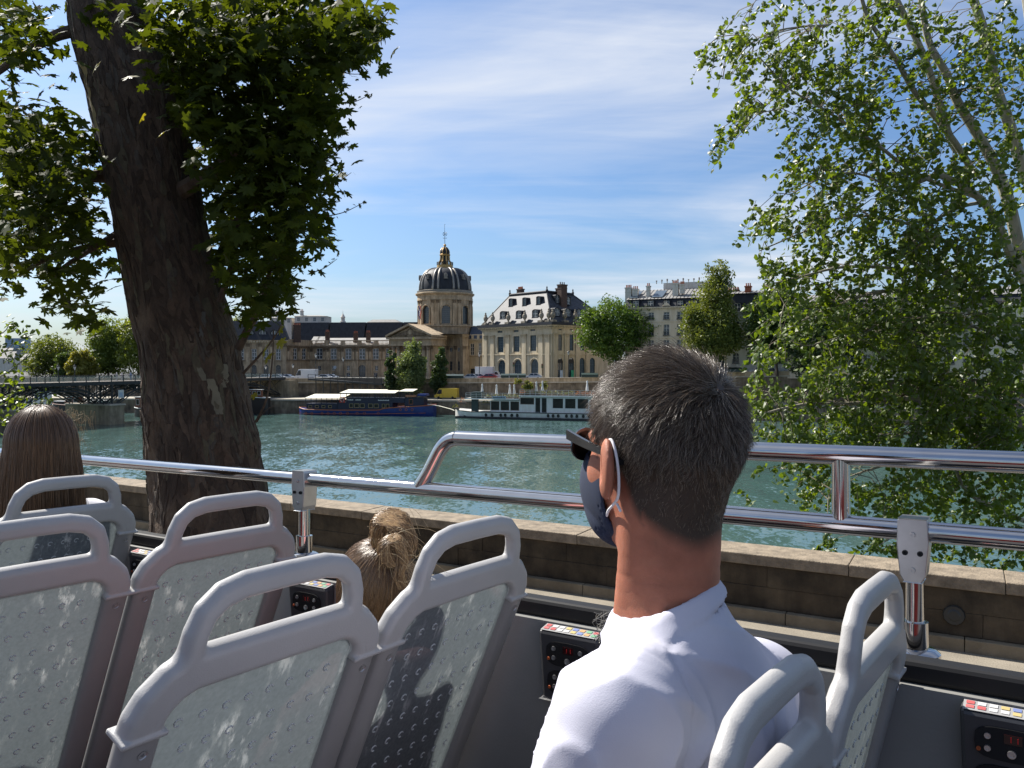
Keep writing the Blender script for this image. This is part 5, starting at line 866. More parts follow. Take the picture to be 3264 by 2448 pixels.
# people far away
def sdf_grid(fn, lo, hi, h):
    xs = [np.arange(a, b + h, h) for a, b in zip(lo, hi)]; X, Y_, Z = np.meshgrid(*xs, indexing='ij'); v = fn(X, Y_, Z).astype(np.float32); n = v.shape
    c = v[:-1, :-1, :-1] < 0; m_any = np.zeros_like(c); m_all = np.ones_like(c)
    sl = lambda a, b, d: v[a:n[0] - 1 + a, b:n[1] - 1 + b, d:n[2] - 1 + d]
    for a in (0, 1):
        for b in (0, 1):
            for d in (0, 1): q = sl(a, b, d) < 0; m_any |= q; m_all &= q
    I = np.argwhere(m_any & ~m_all); idx = -np.ones(c.shape, int); idx[tuple(I.T)] = np.arange(len(I)); acc = np.zeros((len(I), 3)); cnt = np.zeros(len(I))
    cor = [(a, b, d) for a in (0, 1) for b in (0, 1) for d in (0, 1)]
    for p in cor:
        for ax in range(3):
            if p[ax]: continue
            q = list(p); q[ax] = 1; va = v[tuple((I + p).T)]; vb = v[tuple((I + q).T)]; cr_ = (va < 0) != (vb < 0); t = np.where(cr_, va / (va - vb + 1e-12), 0); pos = np.tile(np.array(p, float), (len(I), 1)); pos[:, ax] = t; acc[cr_] += pos[cr_]; cnt += cr_
    V = np.array(lo) + (I + acc / cnt[:, None]) * h; Fs = []
    for ax in range(3):
        a1, a2 = [(1, 2), (2, 0), (0, 1)][ax]; s0 = [slice(None)] * 3; s1 = [slice(None)] * 3; s0[ax] = slice(0, n[ax] - 1); s1[ax] = slice(1, n[ax]); A, B = v[tuple(s0)] < 0, v[tuple(s1)] < 0
        E = np.argwhere(A != B); ok = (E[:, a1] > 0) & (E[:, a2] > 0) & (E[:, a1] < n[a1] - 1) & (E[:, a2] < n[a2] - 1); E = E[ok]; sg = A[tuple(E.T)]
        def cell(d1, d2): k = E.copy(); k[:, a1] -= d1; k[:, a2] -= d2; return idx[tuple(k.T)]
        q = np.stack([cell(1, 1), cell(0, 1), cell(0, 0), cell(1, 0)], 1); q[~sg] = q[~sg][:, ::-1]; Fs.append(q)
    return V, np.concatenate(Fs)
def smin(a, b, k): h = np.clip(.5 + .5 * (b - a) / k, 0, 1); return b + (a - b) * h - k * h * (1 - h)
def sd_ell(P, c, r, R=None):
    d = np.stack([P[0] - c[0], P[1] - c[1], P[2] - c[2]])
    if R is not None: d = np.einsum('ij,j...->i...', np.asarray(R).T, d)
    k0 = np.sqrt(sum((d[i] / r[i]) ** 2 for i in range(3))); k1 = np.sqrt(sum((d[i] / r[i] ** 2) ** 2 for i in range(3))) + 1e-9; return k0 * (k0 - 1) / k1
def sd_cap(P, a, b, ra, rb):
    a, b = np.asarray(a, float), np.asarray(b, float); ab = b - a; t = np.clip(sum((P[i] - a[i]) * ab[i] for i in range(3)) / (ab @ ab), 0, 1); return np.sqrt(sum((P[i] - a[i] - ab[i] * t) ** 2 for i in range(3))) - (ra + (rb - ra) * t)
def walker(P):
    P = np.stack(P); d = sd_ell(P, (0, 0, 1.62), (.09, .11, .12)); d = smin(d, sd_cap(P, (0, 0, 1.5), (0, 0, 1.4), .06, .08), .03); d = smin(d, sd_ell(P, (0, 0, 1.18), (.2, .13, .32)), .05)
    for s in (-1, 1): d = smin(d, sd_cap(P, (s * .1, 0, .92), (s * .11, .08 * s, .48), .1, .075), .05); d = smin(d, sd_cap(P, (s * .11, .08 * s, .48), (s * .11, .02 * s, .06), .07, .05), .03); d = smin(d, sd_cap(P, (s * .11, .02 * s, .05), (s * .12, -.13 + .02 * s, .05), .05, .045), .03); d = smin(d, sd_cap(P, (s * .21, 0, 1.38), (s * .27, .05 * s, 1.08), .06, .05), .04); d = smin(d, sd_cap(P, (s * .27, .05 * s, 1.08), (s * .26, -.1, .85), .048, .04), .03)
    return d
V_, F_ = sdf_grid(lambda *P: walker(P), (-.4, -.35, -.02), (.4, .3, 1.8), .045)
for i, (x, Y, z, lab, c) in enumerate(((1200, 206, street_z(-30) + .6, 'distant person in dark jacket leaning at the top of the ramp', (.05, .05, .06)), (372, 168, DZ, 'distant person in pale clothes crossing the bridge above the pier', (.5, .48, .45)), (388, 170, DZ, 'distant person in a white shirt on the bridge near the sign', (.55, .5, .48)), (417, 172, DZ, 'distant person in blue on the bridge left of the trunk', (.2, .25, .35)), (60, 150, DZ, 'distant person in grey on the bridge at the far left', (.3, .28, .27)))):
    me = bpy.data.meshes.new('person'); me.from_pydata(V_.tolist(), [], F_.tolist()); me.shade_smooth(); me.materials.append(mat('distant_clothes_%d' % i, c, .8)); o = bpy.data.objects.new('person', me); link(o); o.location = (gx(x, Y), Y, z); o.rotation_euler.z = i * 1.3; tag(o, lab, 'person')
# ---------------------------------------------------------------- near bank: pavement, parapet wall
WY = math.radians(61); wn = Vector((math.cos(WY), math.sin(WY), 0)); wd = Vector((-wn.y, wn.x, 0))     # wall normal (towards the river), wall direction (to the left)
NT = Matrix(((wd.x, wn.x, 0, 0), (wd.y, wn.y, 0, 0), (0, 0, 1, 0), (0, 0, 0, 1)))                 # x along the wall, y towards the river, z up
PAVE = mat('pavement_asphalt', (.21, .185, .145), .9, var=.16, scale=2.5, bump=.5, bscale=60)
gp = tag(MB(NT).quad((-60, 5.2, 0), (140, 5.2, 0), (140, 11.2, 0), (-60, 11.2, 0)).build('pavement', PAVE), kind='structure')
tag(MB(NT).quad((-60, -40, -.13), (140, -40, -.13), (140, 5.1, -.13), (-60, 5.1, -.13)).build('near_road', ASPH), kind='structure')
kerb = tag(MB(NT).b2(-60, 140, 5.05, 5.2, -.14, .006).build('kerb', COPING), kind='structure')
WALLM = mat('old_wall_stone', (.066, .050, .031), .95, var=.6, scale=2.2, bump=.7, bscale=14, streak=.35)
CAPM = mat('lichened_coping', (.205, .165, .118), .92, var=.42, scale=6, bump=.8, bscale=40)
nw = thing('parapet_wall', 'old stone river wall with pale worn coping beyond the bus', 'wall', tuple(NT @ Vector((0, 11.3, 0))))
rr = random.Random(3); x = -14.0
while x < 40:
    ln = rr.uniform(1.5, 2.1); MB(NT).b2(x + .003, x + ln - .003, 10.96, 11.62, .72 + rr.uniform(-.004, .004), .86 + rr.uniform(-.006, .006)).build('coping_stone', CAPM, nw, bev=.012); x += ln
for z0, z1, ofs in ((.16, .44, 0), (.44, .72, .6)):
    x = -14.0 - ofs
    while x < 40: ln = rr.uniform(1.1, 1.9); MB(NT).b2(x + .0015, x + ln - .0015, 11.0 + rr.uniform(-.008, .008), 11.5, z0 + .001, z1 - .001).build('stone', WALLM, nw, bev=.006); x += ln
x = -14.0
while x < 40: ln = rr.uniform(1.4, 2.2); MB(NT).b2(x + .004, x + ln - .004, 10.9, 11.4, -.05, .155).build('plinth_stone', mat('plinth_stone', (.17, .14, .095), .92, var=.35, scale=2, bump=.6, bscale=15), nw, bev=.01); x += ln
MB(NT).b2(-60, 140, 11.3, 11.58, WZ - 1, .70).build('river_face', QUAY, nw)
q_ = NT.inverted() @ (Vector((0, 0, CAMZ)) + ray(3040, 1976) * 9.6); MB(NT @ Matrix.Translation((q_.x, 10.985, .40)) @ Matrix.Rotation(math.pi / 2, 4, 'X')).lathe([(0, .03), (.055, .03), (.075, .02), (.11, .02), (.12, 0)], (0, 0, 0), 14).build('drain_boss', IRON, nw)
fal = mat('fallen_leaf', (.30, .17, .05), .8, col2=(.4, .28, .1), scale=9)
for k in range(16):
    u_, v_ = rr.uniform(-12, 4), rr.uniform(8.2, 10.8); c = NT @ Vector((u_, v_, .012)); s = rr.uniform(.025, .06); a = rr.uniform(0, 6.3); pts = [(c.x + s * math.cos(a + t) * r, c.y + s * math.sin(a + t) * r, c.z + .012 * (i % 2)) for i, (t, r) in enumerate(((0, 1.3), (.8, .7), (1.9, 1), (3.1, 1.1), (4.2, .8), (5.4, 1)))]
    m_ = MB().prism(pts, (0, 0, .002)); o = m_.build('fallen_leaf', fal); tag(o, 'dry brown fallen leaf lying on the pavement by the wall', 'leaf', 'fallen leaves on the pavement')
# ---------------------------------------------------------------- leaves
half = [(0, 1.0), (.09, .70), (.2, .74), (.2, .52), (.50, .68), (.78, .62), (.60, .42), (.46, .30), (.74, .16), (.60, .04), (.38, .08), (.22, -.10), (.08, .0)]
PL = np.array([(0, .3, 0)] + [(x, y, -.16 * abs(x) + .05 * math.sin(5 * y)) for x, y in half] + [(-x, y, -.16 * abs(x)) for x, y in half[:0:-1]]); PL[:, 1] -= .3
PF = [(0, i, i + 1) for i in range(1, len(PL) - 1)] + [(0, len(PL) - 1, 1)]
AL = np.array([(0, -.5, 0), (.42, -.22, -.12), (.36, .18, -.12), (0, .62, .03), (-.36, .18, -.12), (-.42, -.22, -.12), (0, 0, .06)]); AF = [(6, i, (i + 1) % 6) for i in range(6)]
def frames(n, rng, tilt, base=None):           # random leaf orientations: normals gathered round 'base'
    nz = rng.normal(size=(n, 3)) * tilt + (np.array(base) if base is not None else np.array((0, -.25, .8))); nz /= np.linalg.norm(nz, axis=1)[:, None]
    a = rng.normal(size=(n, 3)); a[:, 2] -= 1.0; x = np.cross(a, nz); x /= np.linalg.norm(x, axis=1)[:, None] + 1e-9; y = np.cross(nz, x); return np.stack([x, y, nz], 2)
def leaf_mass(P, R, S, shape, faces):
    V = np.einsum('nij,kj->nki', R, shape) * S[:, None, None] + P[:, None, :]; k = len(shape); Fc = (np.array(faces)[None] + (np.arange(len(P)) * k)[:, None, None]).reshape(-1, 3); return V.reshape(-1, 3), Fc
def leaf_parts(P, R, S, shape, faces, m, parent, nind, fold, namelab='leaf'):
    order = np.argsort(-(S / P[:, 1])); ind, rest = order[:nind], order[nind:]
    V_, F_ = leaf_mass(P[rest], R[rest], S[rest], shape, faces); tag(np_obj('foliage', V_, F_, m, parent, False), kind='stuff')
    me = bpy.data.meshes.new('leaf'); me.from_pydata(shape.tolist(), [], [tuple(f) for f in faces]); me.update(); me.materials.append(m); og = np.array(ORG[parent.name])
    for i in ind:
        o = bpy.data.objects.new('leaf', me); link(o, parent); o.matrix_local = Matrix.Translation(Vector(P[i] - og)) @ Matrix(R[i].tolist()).to_4x4() @ Matrix.Scale(float(S[i]), 4)
# ---------------------------------------------------------------- plane tree
def bark_mat():
    m = bpy.data.materials.new('plane_bark'); m.use_nodes = True; t = m.node_tree; p = t.nodes['Principled BSDF']; p.inputs['Roughness'].default_value = .9
    g = N(t, 'ShaderNodeTexCoord'); mp = N(t, 'ShaderNodeMapping'); L(t, g.outputs['Object'], mp.inputs[0]); mp.inputs['Scale'].default_value = (1, 1, .45)
    a = N(t, 'ShaderNodeTexNoise', i_Scale=2.2, i_Detail=7.0, i_Roughness=.65, i_Distortion=1.0); b = N(t, 'ShaderNodeTexNoise', i_Scale=14.0, i_Detail=6.0, i_Roughness=.7)
    for n in (a, b): L(t, mp.outputs[0], n.inputs['Vector'])
    r = N(t, 'ShaderNodeValToRGB'); els = r.color_ramp.elements; els[0].position = .36; els[0].color = (.042, .026, .016, 1); els[1].position = .75; els[1].color = (.17, .13, .085, 1)
    e1 = els.new(.5); e1.color = (.090, .058, .037, 1); e2 = els.new(.62); e2.color = (.125, .085, .054, 1); L(t, a.outputs[0], r.inputs[0])
    mx_ = N(t, 'ShaderNodeMix', data_type='RGBA', blend_type='OVERLAY', i_0=.6); L(t, r.outputs[0], mx_.inputs[6]); L(t, b.outputs[0], mx_.inputs[7]); L(t, mx_.outputs[2], p.inputs['Base Color'])
    bp = N(t, 'ShaderNodeBump', i_Strength=1.0, i_Distance=.06); L(t, b.outputs[0], bp.inputs['Height']); L(t, bp.outputs[0], p.inputs['Normal']); return m
BARK = bark_mat(); TY = 11.5
pt_ = thing('plane_tree', 'big plane tree with a dark leaning trunk at the left', 'tree', (gx(672, TY), TY, 0))
TR = [(-160, 330, 112), (0, 362, 118), (100, 378, 121), (300, 438, 140), (480, 470, 138), (663, 505, 136), (850, 548, 142), (1000, 580, 149), (1100, 609, 152), (1200, 621, 153), (1330, 635, 163), (1450, 653, 165), (1600, 668, 180), (1750, 680, 195), (1900, 684, 225)]
ty, tcx, thw = [np.array(c, float) for c in zip(*TR)]
ys = np.linspace(-160, 1905, 130); NA = 64; V_ = []
nv = RNG.normal(size=(6, 3)); ph = RNG.uniform(0, 6, 6)
def trunk_pt(y, a, off=0.0):
    c, h = np.interp(y, ty, tcx), np.interp(y, ty, thw); r = h / F * TY; z = gz(y, TY)
    n_ = .035 * math.sin(3 * a + z * 1.1) + .03 * math.sin(5 * a - z * 2.3 + 1) + .022 * math.sin(9 * a + z * 4.1) + .016 * math.sin(14 * a - 7 * z) + .012 * math.sin(23 * a + 13 * z + 2 * math.sin(5 * z))
    if z < 1.6: n_ += .05 * (1.6 - z) * (.4 + abs(math.sin(2.5 * a + .6)))
    bump = .07 * math.exp(-((z - 2.3) / .2) ** 2) * (math.cos(a) > .6) + .06 * math.exp(-((z - 2.1) / .15) ** 2) * (math.cos(a) < -.8)
    rr_ = r * (1 + n_ * .8 + bump) + off; return (gx(c, TY) + rr_ * math.cos(a), TY + rr_ * math.sin(a), z)
V_ = [trunk_pt(y, 2 * math.pi * k / NA) for y in ys for k in range(NA)]
F_ = [(i * NA + k, (i + 1) * NA + k, (i + 1) * NA + (k + 1) % NA, i * NA + (k + 1) % NA) for i in range(len(ys) - 1) for k in range(NA)]
trk = np_obj('trunk', V_, F_, BARK, pt_)
def patch(name, pts, w, m):                     # flaked bark: strip on the trunk surface, 6 mm proud
    vs, fs = [], []
    for i, (x, y) in enumerate(pts):
        c, h = np.interp(y, ty, tcx), np.interp(y, ty, thw); ww = w * (.55 + .45 * math.sin(math.pi * (i + .5) / len(pts))) * (1 + .12 * math.sin(i * 2.7))
        for d in (-1, -.3, .4, 1): cs = max(-.98, min(.98, (x + d * ww - c) / h)); vs.append(trunk_pt(y, -math.acos(cs), .008))
    for i in range(len(pts) - 1):
        for k in range(3): fs.append((i * 4 + k, i * 4 + k + 1, i * 4 + k + 5, i * 4 + k + 4))
    return np_obj(name, vs, fs, m, trk)
PEEL = mat('peeled_bark_ochre', (.24, .17, .06), .85, var=.25, scale=4); PALE = mat('peeled_bark_pale', (.17, .145, .095), .85, var=.25, scale=5)
patch('peeled_bark', [(330 + (y - 240) * .225 + 5 * math.sin(y * .1), y) for y in range(240, 545, 16)], 12, PEEL)
patch('peeled_bark', [(716 + (y - 1215) * .25, y) for y in range(1205, 1320, 9)], 13, PALE); patch('peeled_bark', [(686 + (y - 1170) * .35, y) for y in range(1170, 1215, 8)], 8, PALE); patch('peeled_bark', [(744 + 3 * math.sin(y), y) for y in range(1160, 1235, 9)], 6, PALE); patch('peeled_bark', [(688, y) for y in range(1000, 1090, 10)], 6, mat('bark_grey', (.11, .10, .085), .9))
rk_ = random.Random(17); PLM = [mat('bark_plate_dark', (.046, .029, .018), .95, var=.3, scale=12, bump=.6, bscale=60), mat('bark_plate_brown', (.088, .057, .036), .95, var=.3, scale=12, bump=.6, bscale=60), mat('bark_plate_olive', (.090, .073, .044), .95, var=.3, scale=12, bump=.5, bscale=60), mat('bark_plate_grey', (.074, .058, .043), .95, var=.3, scale=12, bump=.5, bscale=60)]
pv_, pf_ = [[] for _ in PLM], [[] for _ in PLM]
for _ in range(950):
    y0 = rk_.uniform(-120, 1780); a0 = rk_.uniform(-math.pi - .2, .2); h0 = rk_.uniform(12, 60) * (1 if rk_.random() < .8 else 1.7); w0 = rk_.uniform(.03, .11); m = rk_.choices((0, 1, 2, 3), (5, 4, 1.6, 1.6))[0]; n = 9; ofs = rk_.uniform(.003, .010); b0 = len(pv_[m]); sk = rk_.uniform(-.06, .06)
    rad_ = [rk_.uniform(.6, 1.15) for _ in range(n)]
    for o_, sc_ in ((ofs, .86), (-.012, 1.0)):
        for k in range(n): t = 2 * math.pi * k / n; pv_[m].append(trunk_pt(y0 + h0 * rad_[k] * sc_ * math.sin(t), a0 + w0 * rad_[k] * sc_ * math.cos(t) + sk * math.sin(t), o_))
    pf_[m].append(tuple(b0 + k for k in range(n))); pf_[m] += [(b0 + k, b0 + (k + 1) % n, b0 + n + (k + 1) % n, b0 + n + k) for k in range(n)]
for k in range(len(PLM)): tag(np_obj('bark_plates', pv_[k], pf_[k], PLM[k], trk, False), kind='stuff')
lb = MB()
def limb(mb, pts, r0, r1, n=8, sub=4):          # pts: (x, y, Y) photo pixels + depth; smooth curve
    P = [at(*p) for p in pts]; out = []
    for i in range(len(P) - 1):
        p0, p1, p2, p3 = P[max(i - 1, 0)], P[i], P[i + 1], P[min(i + 2, len(P) - 1)]
        for k in range(sub): t = k / sub; out.append(.5 * ((2 * p1) + (p2 - p0) * t + (2 * p0 - 5 * p1 + 4 * p2 - p3) * t * t + (3 * p1 - p0 - 3 * p2 + p3) * t ** 3))
    out.append(P[-1]); m = len(out); mb.tube(out, [r0 + (r1 - r0) * i / (m - 1) for i in range(m)], n); return out
for pts, r0, r1 in (([(300, 85, 11.5), (190, 110, 11.2), (90, 160, 11), (-20, 240, 10.8)], .10, .04), ([(560, 620, 11.3), (720, 520, 11), (860, 420, 10.8), (1010, 330, 10.6)], .13, .03), ([(470, 250, 11.4), (640, 180, 11), (860, 120, 10.7), (1100, 60, 10.5)], .14, .03), ([(700, 820, 11.2), (760, 700, 10.9), (850, 640, 10.7), (960, 600, 10.5)], .07, .02), ([(760, 1110, 11), (790, 1050, 10.9), (830, 980, 10.8), (850, 900, 10.8), (880, 800, 10.7)], .06, .02), ([(775, 1190, 11), (830, 1130, 10.9), (875, 1075, 10.8), (905, 1020, 10.8)], .02, .006), ([(815, 1345, 11), (850, 1270, 10.9), (868, 1150, 10.9), (872, 1050, 10.8)], .018, .006), ([(820, 1345, 11), (845, 1310, 10.9), (880, 1290, 10.9)], .006, .003), ([(420, 560, 11.8), (260, 560, 11.6), (120, 520, 11.4), (0, 450, 11.2)], .11, .03), ([(500, 760, 12), (330, 780, 11.8), (160, 820, 11.4), (60, 880, 11.2)], .08, .02), ([(440, 700, 11.6), (300, 790, 11), (180, 880, 10.8), (240, 990, 10.6)], .05, .012), ([(700, 960, 11), (735, 850, 10.9), (740, 700, 10.8)], .05, .03)): limb(lb, pts, r0, r1)
lb.build('limbs', BARK, pt_)
rg = np.random.default_rng(11)
PB_ = [(700, 110, 200, 150, 1), (900, 110, 240, 150, 1.15), (1070, 100, 130, 105, 1), (820, 320, 220, 140, 1.2), (980, 320, 95, 120, 1), (760, 500, 170, 150, 1.15), (930, 500, 140, 130, 1.1), (860, 680, 180, 130, 1.1), (970, 700, 66, 75, .9), (770, 820, 110, 110, 1), (890, 850, 100, 85, 1), (850, 950, 85, 55, .9), (830, 1015, 60, 25, .8), (1140, 60, 80, 60, .9), (1185, 140, 45, 50, .8), (470, 40, 130, 45, .7), (330, 60, 60, 30, .4), (430, 210, 60, 30, .25), (600, 320, 90, 130, .8), (620, 150, 120, 130, 1), (700, 700, 60, 60, .7), (1020, 600, 50, 40, .7), (520, 130, 60, 60, .5),
       (50, 100, 90, 120, 1.1), (10, 330, 50, 80, 1), (140, 440, 140, 95, 1.0), (60, 560, 90, 110, 1.1), (270, 470, 45, 60, .8), (190, 600, 150, 80, 1.1), (60, 700, 110, 90, 1), (240, 700, 95, 80, 1), (90, 800, 110, 60, .8), (290, 830, 60, 60, .7), (200, 930, 85, 45, .8), (260, 1010, 60, 38, .9), (170, 880, 60, 40, .6), (250, 40, 55, 30, .35), (180, 230, 40, 40, .3), (300, 230, 22, 80, .3), (40, 900, 60, 40, .5)]
Ps = []
for x, y, rx, ry, w in PB_:
    n = int(8.5 * math.pi * rx * ry / 1250 * w); k = 0
    # leaves gather in sprays: several per spray centre
    ns = max(1, n // 7); a = rg.uniform(0, 6.283, ns); r = np.sqrt(rg.uniform(0, 1, ns)); sx, sy = x + rx * r * np.cos(a), y + ry * r * np.sin(a); sd = rg.uniform(9.3, 12.6, ns)
    for i in range(ns):
        c = np.array(at(sx[i], sy[i], sd[i])); Ps.append(c + rg.normal(size=(7, 3)) * (.13, .2, .11))
Ps = np.concatenate(Ps)
# keep the trunk face clear below the foliage
px = CX + F * Ps[:, 0] / Ps[:, 1]; py = HZ - F * (Ps[:, 2] - CAMZ) / Ps[:, 1]; c_, h_ = np.interp(py, ty, tcx), np.interp(py, ty, thw)
on = (np.abs(px - c_) < h_ * .95) & (Ps[:, 1] < TY + .6) & ((py > 420) | (px < c_ + h_ * .2)) & ~((py < 110)) & (rg.uniform(size=len(px)) > .06)
Ps = Ps[~on]
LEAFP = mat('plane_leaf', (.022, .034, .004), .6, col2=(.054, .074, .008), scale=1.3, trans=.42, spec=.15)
leaf_parts(Ps, frames(len(Ps), rg, .55), rg.uniform(.11, .175, len(Ps)), PL, PF, LEAFP, pt_, 300, .1)
tw_ = MB(); ex = []
for x0, y0, x1, y1 in ((1180, 90, 1255, 15), (1150, 70, 1210, -5), (1150, 180, 1240, 70), (1130, 150, 1180, 40), (1090, 330, 1180, 300), (1010, 520, 1115, 450), (1000, 620, 1120, 550), (1040, 690, 1160, 645), (990, 870, 1075, 825), (920, 950, 975, 945), (1060, 220, 1170, 235), (1020, 590, 1090, 540), (1010, 450, 1100, 470)):
    out = limb(tw_, [(x0, y0, 10.6), ((x0 + x1) / 2, (y0 + y1) / 2 + 8, 10.5), (x1, y1, 10.5)], .008, .003, 5)
    for q in out[2::2]:
        for _ in range(2): ex.append(np.array(q) + rg.normal(size=3) * .035)
tag(tw_.build('twigs', BARK, pt_), kind='stuff'); ex = np.array(ex); V_, F_ = leaf_mass(ex, frames(len(ex), rg, .9), rg.uniform(.025, .06, len(ex)), PL, PF); tag(np_obj('young_leaves', V_, F_, mat('young_plane_leaf', (.05, .06, .015), .5, trans=.35, col2=(.09, .09, .02)), pt_, False), kind='stuff')
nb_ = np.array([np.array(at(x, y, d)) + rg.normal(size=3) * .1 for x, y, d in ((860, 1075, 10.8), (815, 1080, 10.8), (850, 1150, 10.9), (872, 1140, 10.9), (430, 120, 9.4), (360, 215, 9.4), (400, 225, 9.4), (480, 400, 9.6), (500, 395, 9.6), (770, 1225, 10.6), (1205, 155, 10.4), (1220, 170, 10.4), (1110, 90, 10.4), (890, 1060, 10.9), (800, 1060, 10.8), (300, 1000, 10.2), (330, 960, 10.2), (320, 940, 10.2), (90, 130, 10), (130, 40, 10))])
V_, F_ = leaf_mass(nb_, frames(len(nb_), rg, .3, (-.6, -.5, .5)), rg.uniform(.11, .14, len(nb_)), PL, PF); tag(np_obj('sunlit_leaves', V_, F_, mat('sunlit_leaf_tint', (.12, .12, .015), .5, trans=.5, col2=(.18, .16, .02)), pt_, False), kind='stuff')  # brighter, yellower leaf colour paints in the sun shining through these leaves
# ---------------------------------------------------------------- near poplar at the right
pr = thing('near_poplar', 'pale barked poplar filling the right side beyond the river wall', 'tree', tuple(at(3560, 2000, 16)))
PBK = mat('poplar_bark', (.27, .25, .19), .85, var=.35, scale=5, bump=.6, bscale=18, stretch=(1, 1, .5))
TK = at(3640, 1500, 16); tb = MB(); tb.tube([(TK.x + .2, 16, WZ), (TK.x, 16, -2), (at(3560, 1150, 16))], [.5, .42, .36], 14); tb.build('trunk', PBK, pr)
limbs = [([(3560, 1150, 16), (3400, 1020, 15.6), (3263, 892, 15), (3190, 735, 14.6), (3124, 633, 14.3), (3003, 561, 14), (2931, 579, 13.8)], .19, .05), ([(3124, 633, 14.3), (2931, 560, 14), (2792, 458, 13.7), (2702, 398, 13.5), (2588, 325, 13.3), (2515, 283, 13.2), (2419, 181, 13)], .06, .012), ([(3540, 1150, 16), (3330, 1000, 15.6), (3263, 856, 15.4), (3220, 663, 15.2), (3178, 542, 15), (3112, 422, 14.8), (3052, 325, 14.6), (3016, 235, 14.5), (2960, 130, 14.4), (2930, -40, 14.3)], .22, .06), ([(3110, 560, 14.6), (3046, 458, 14.3), (2973, 362, 14), (2913, 289, 13.8), (2850, 180, 13.6), (2768, 60, 13.5), (2740, -40, 13.4)], .10, .035), ([(3520, 1000, 16), (3340, 700, 15.6), (3263, 542, 15.4), (3214, 386, 15.2), (3178, 289, 15), (3154, 169, 15), (3124, 60, 14.9), (3082, -60, 14.8)], .2, .09), ([(3052, 480, 14.8), (3021, 422, 14.6), (2973, 259, 14.4), (2925, 133, 14.2), (2859, 0, 14), (2840, -60, 14)], .12, .05), ([(3500, 900, 16.4), (3330, 400, 16), (3290, 150, 15.8), (3262, -60, 15.8)], .14, .08), ([(3300, 1050, 15.5), (3120, 1000, 15), (2950, 940, 14.5), (2800, 930, 14), (2640, 985, 13.6), (2520, 1040, 13.4)], .09, .02), ([(3263, 1080, 15), (3100, 1040, 14.4), (2890, 1030, 14), (2740, 1060, 13.7)], .07, .02), ([(3400, 1300, 15.5), (3180, 1270, 14.6), (2960, 1265, 14), (2760, 1285, 13.6), (2560, 1290, 13.2), (2430, 1320, 13)], .10, .02), ([(3380, 1420, 15.4), (3150, 1400, 14.6), (2950, 1380, 14), (2800, 1390, 13.6)], .07, .02), ([(3420, 1720, 15), (3264, 1660, 14.4), (3150, 1610, 14), (3080, 1565, 13.8), (3040, 1480, 13.8)], .08, .03), ([(2760, 1060, 13.7), (2640, 1085, 13.5), (2560, 1100, 13.4), (2490, 1050, 13.4), (2500, 970, 13.4)], .025, .012), ([(3060, 900, 14.4), (2880, 860, 14), (2700, 850, 13.6), (2560, 880, 13.3), (2440, 910, 13.2)], .06, .012), ([(3000, 760, 14.4), (2850, 700, 14), (2700, 690, 13.6), (2560, 740, 13.4), (2420, 800, 13.2)], .05, .012), ([(2900, 640, 14), (2760, 560, 13.7), (2640, 560, 13.5), (2520, 620, 13.3)], .04, .012), ([(3170, 640, 14.6), (3060, 660, 14.2), (2960, 720, 14), (2860, 830, 13.8)], .06, .02), ([(2640, 80, 13.5), (2560, 85, 13.3), (2470, 100, 13.2), (2390, 140, 13.1), (2330, 215, 13)], .03, .008), ([(2560, 85, 13.3), (2420, 130, 13.2), (2330, 240, 13.1), (2300, 250, 13)], .015, .006), ([(2560, 240, 13.3), (2480, 300, 13.2), (2400, 380, 13.1), (2330, 460, 13)], .025, .006), ([(2410, 0, 13.2), (2370, 60, 13.1), (2355, 110, 13)], .012, .005), ([(2880, 1470, 13.6), (2760, 1500, 13.4), (2650, 1560, 13.2), (2640, 1700, 13.1)], .03, .008), ([(3150, 1700, 13.8), (3000, 1720, 13.4), (2880, 1700, 13.2), (2800, 1740, 13.1)], .04, .01)]
lm = MB(); pool = []
for pts, r0, r1 in limbs: pool += [(q, i) for i, q in enumerate(limb(lm, pts, r0 * .62, r1 * .8, 8))]
lm.build('limbs', PBK, pr); poolv = np.array([tuple(q) for q, _ in pool])
rg = np.random.default_rng(23)
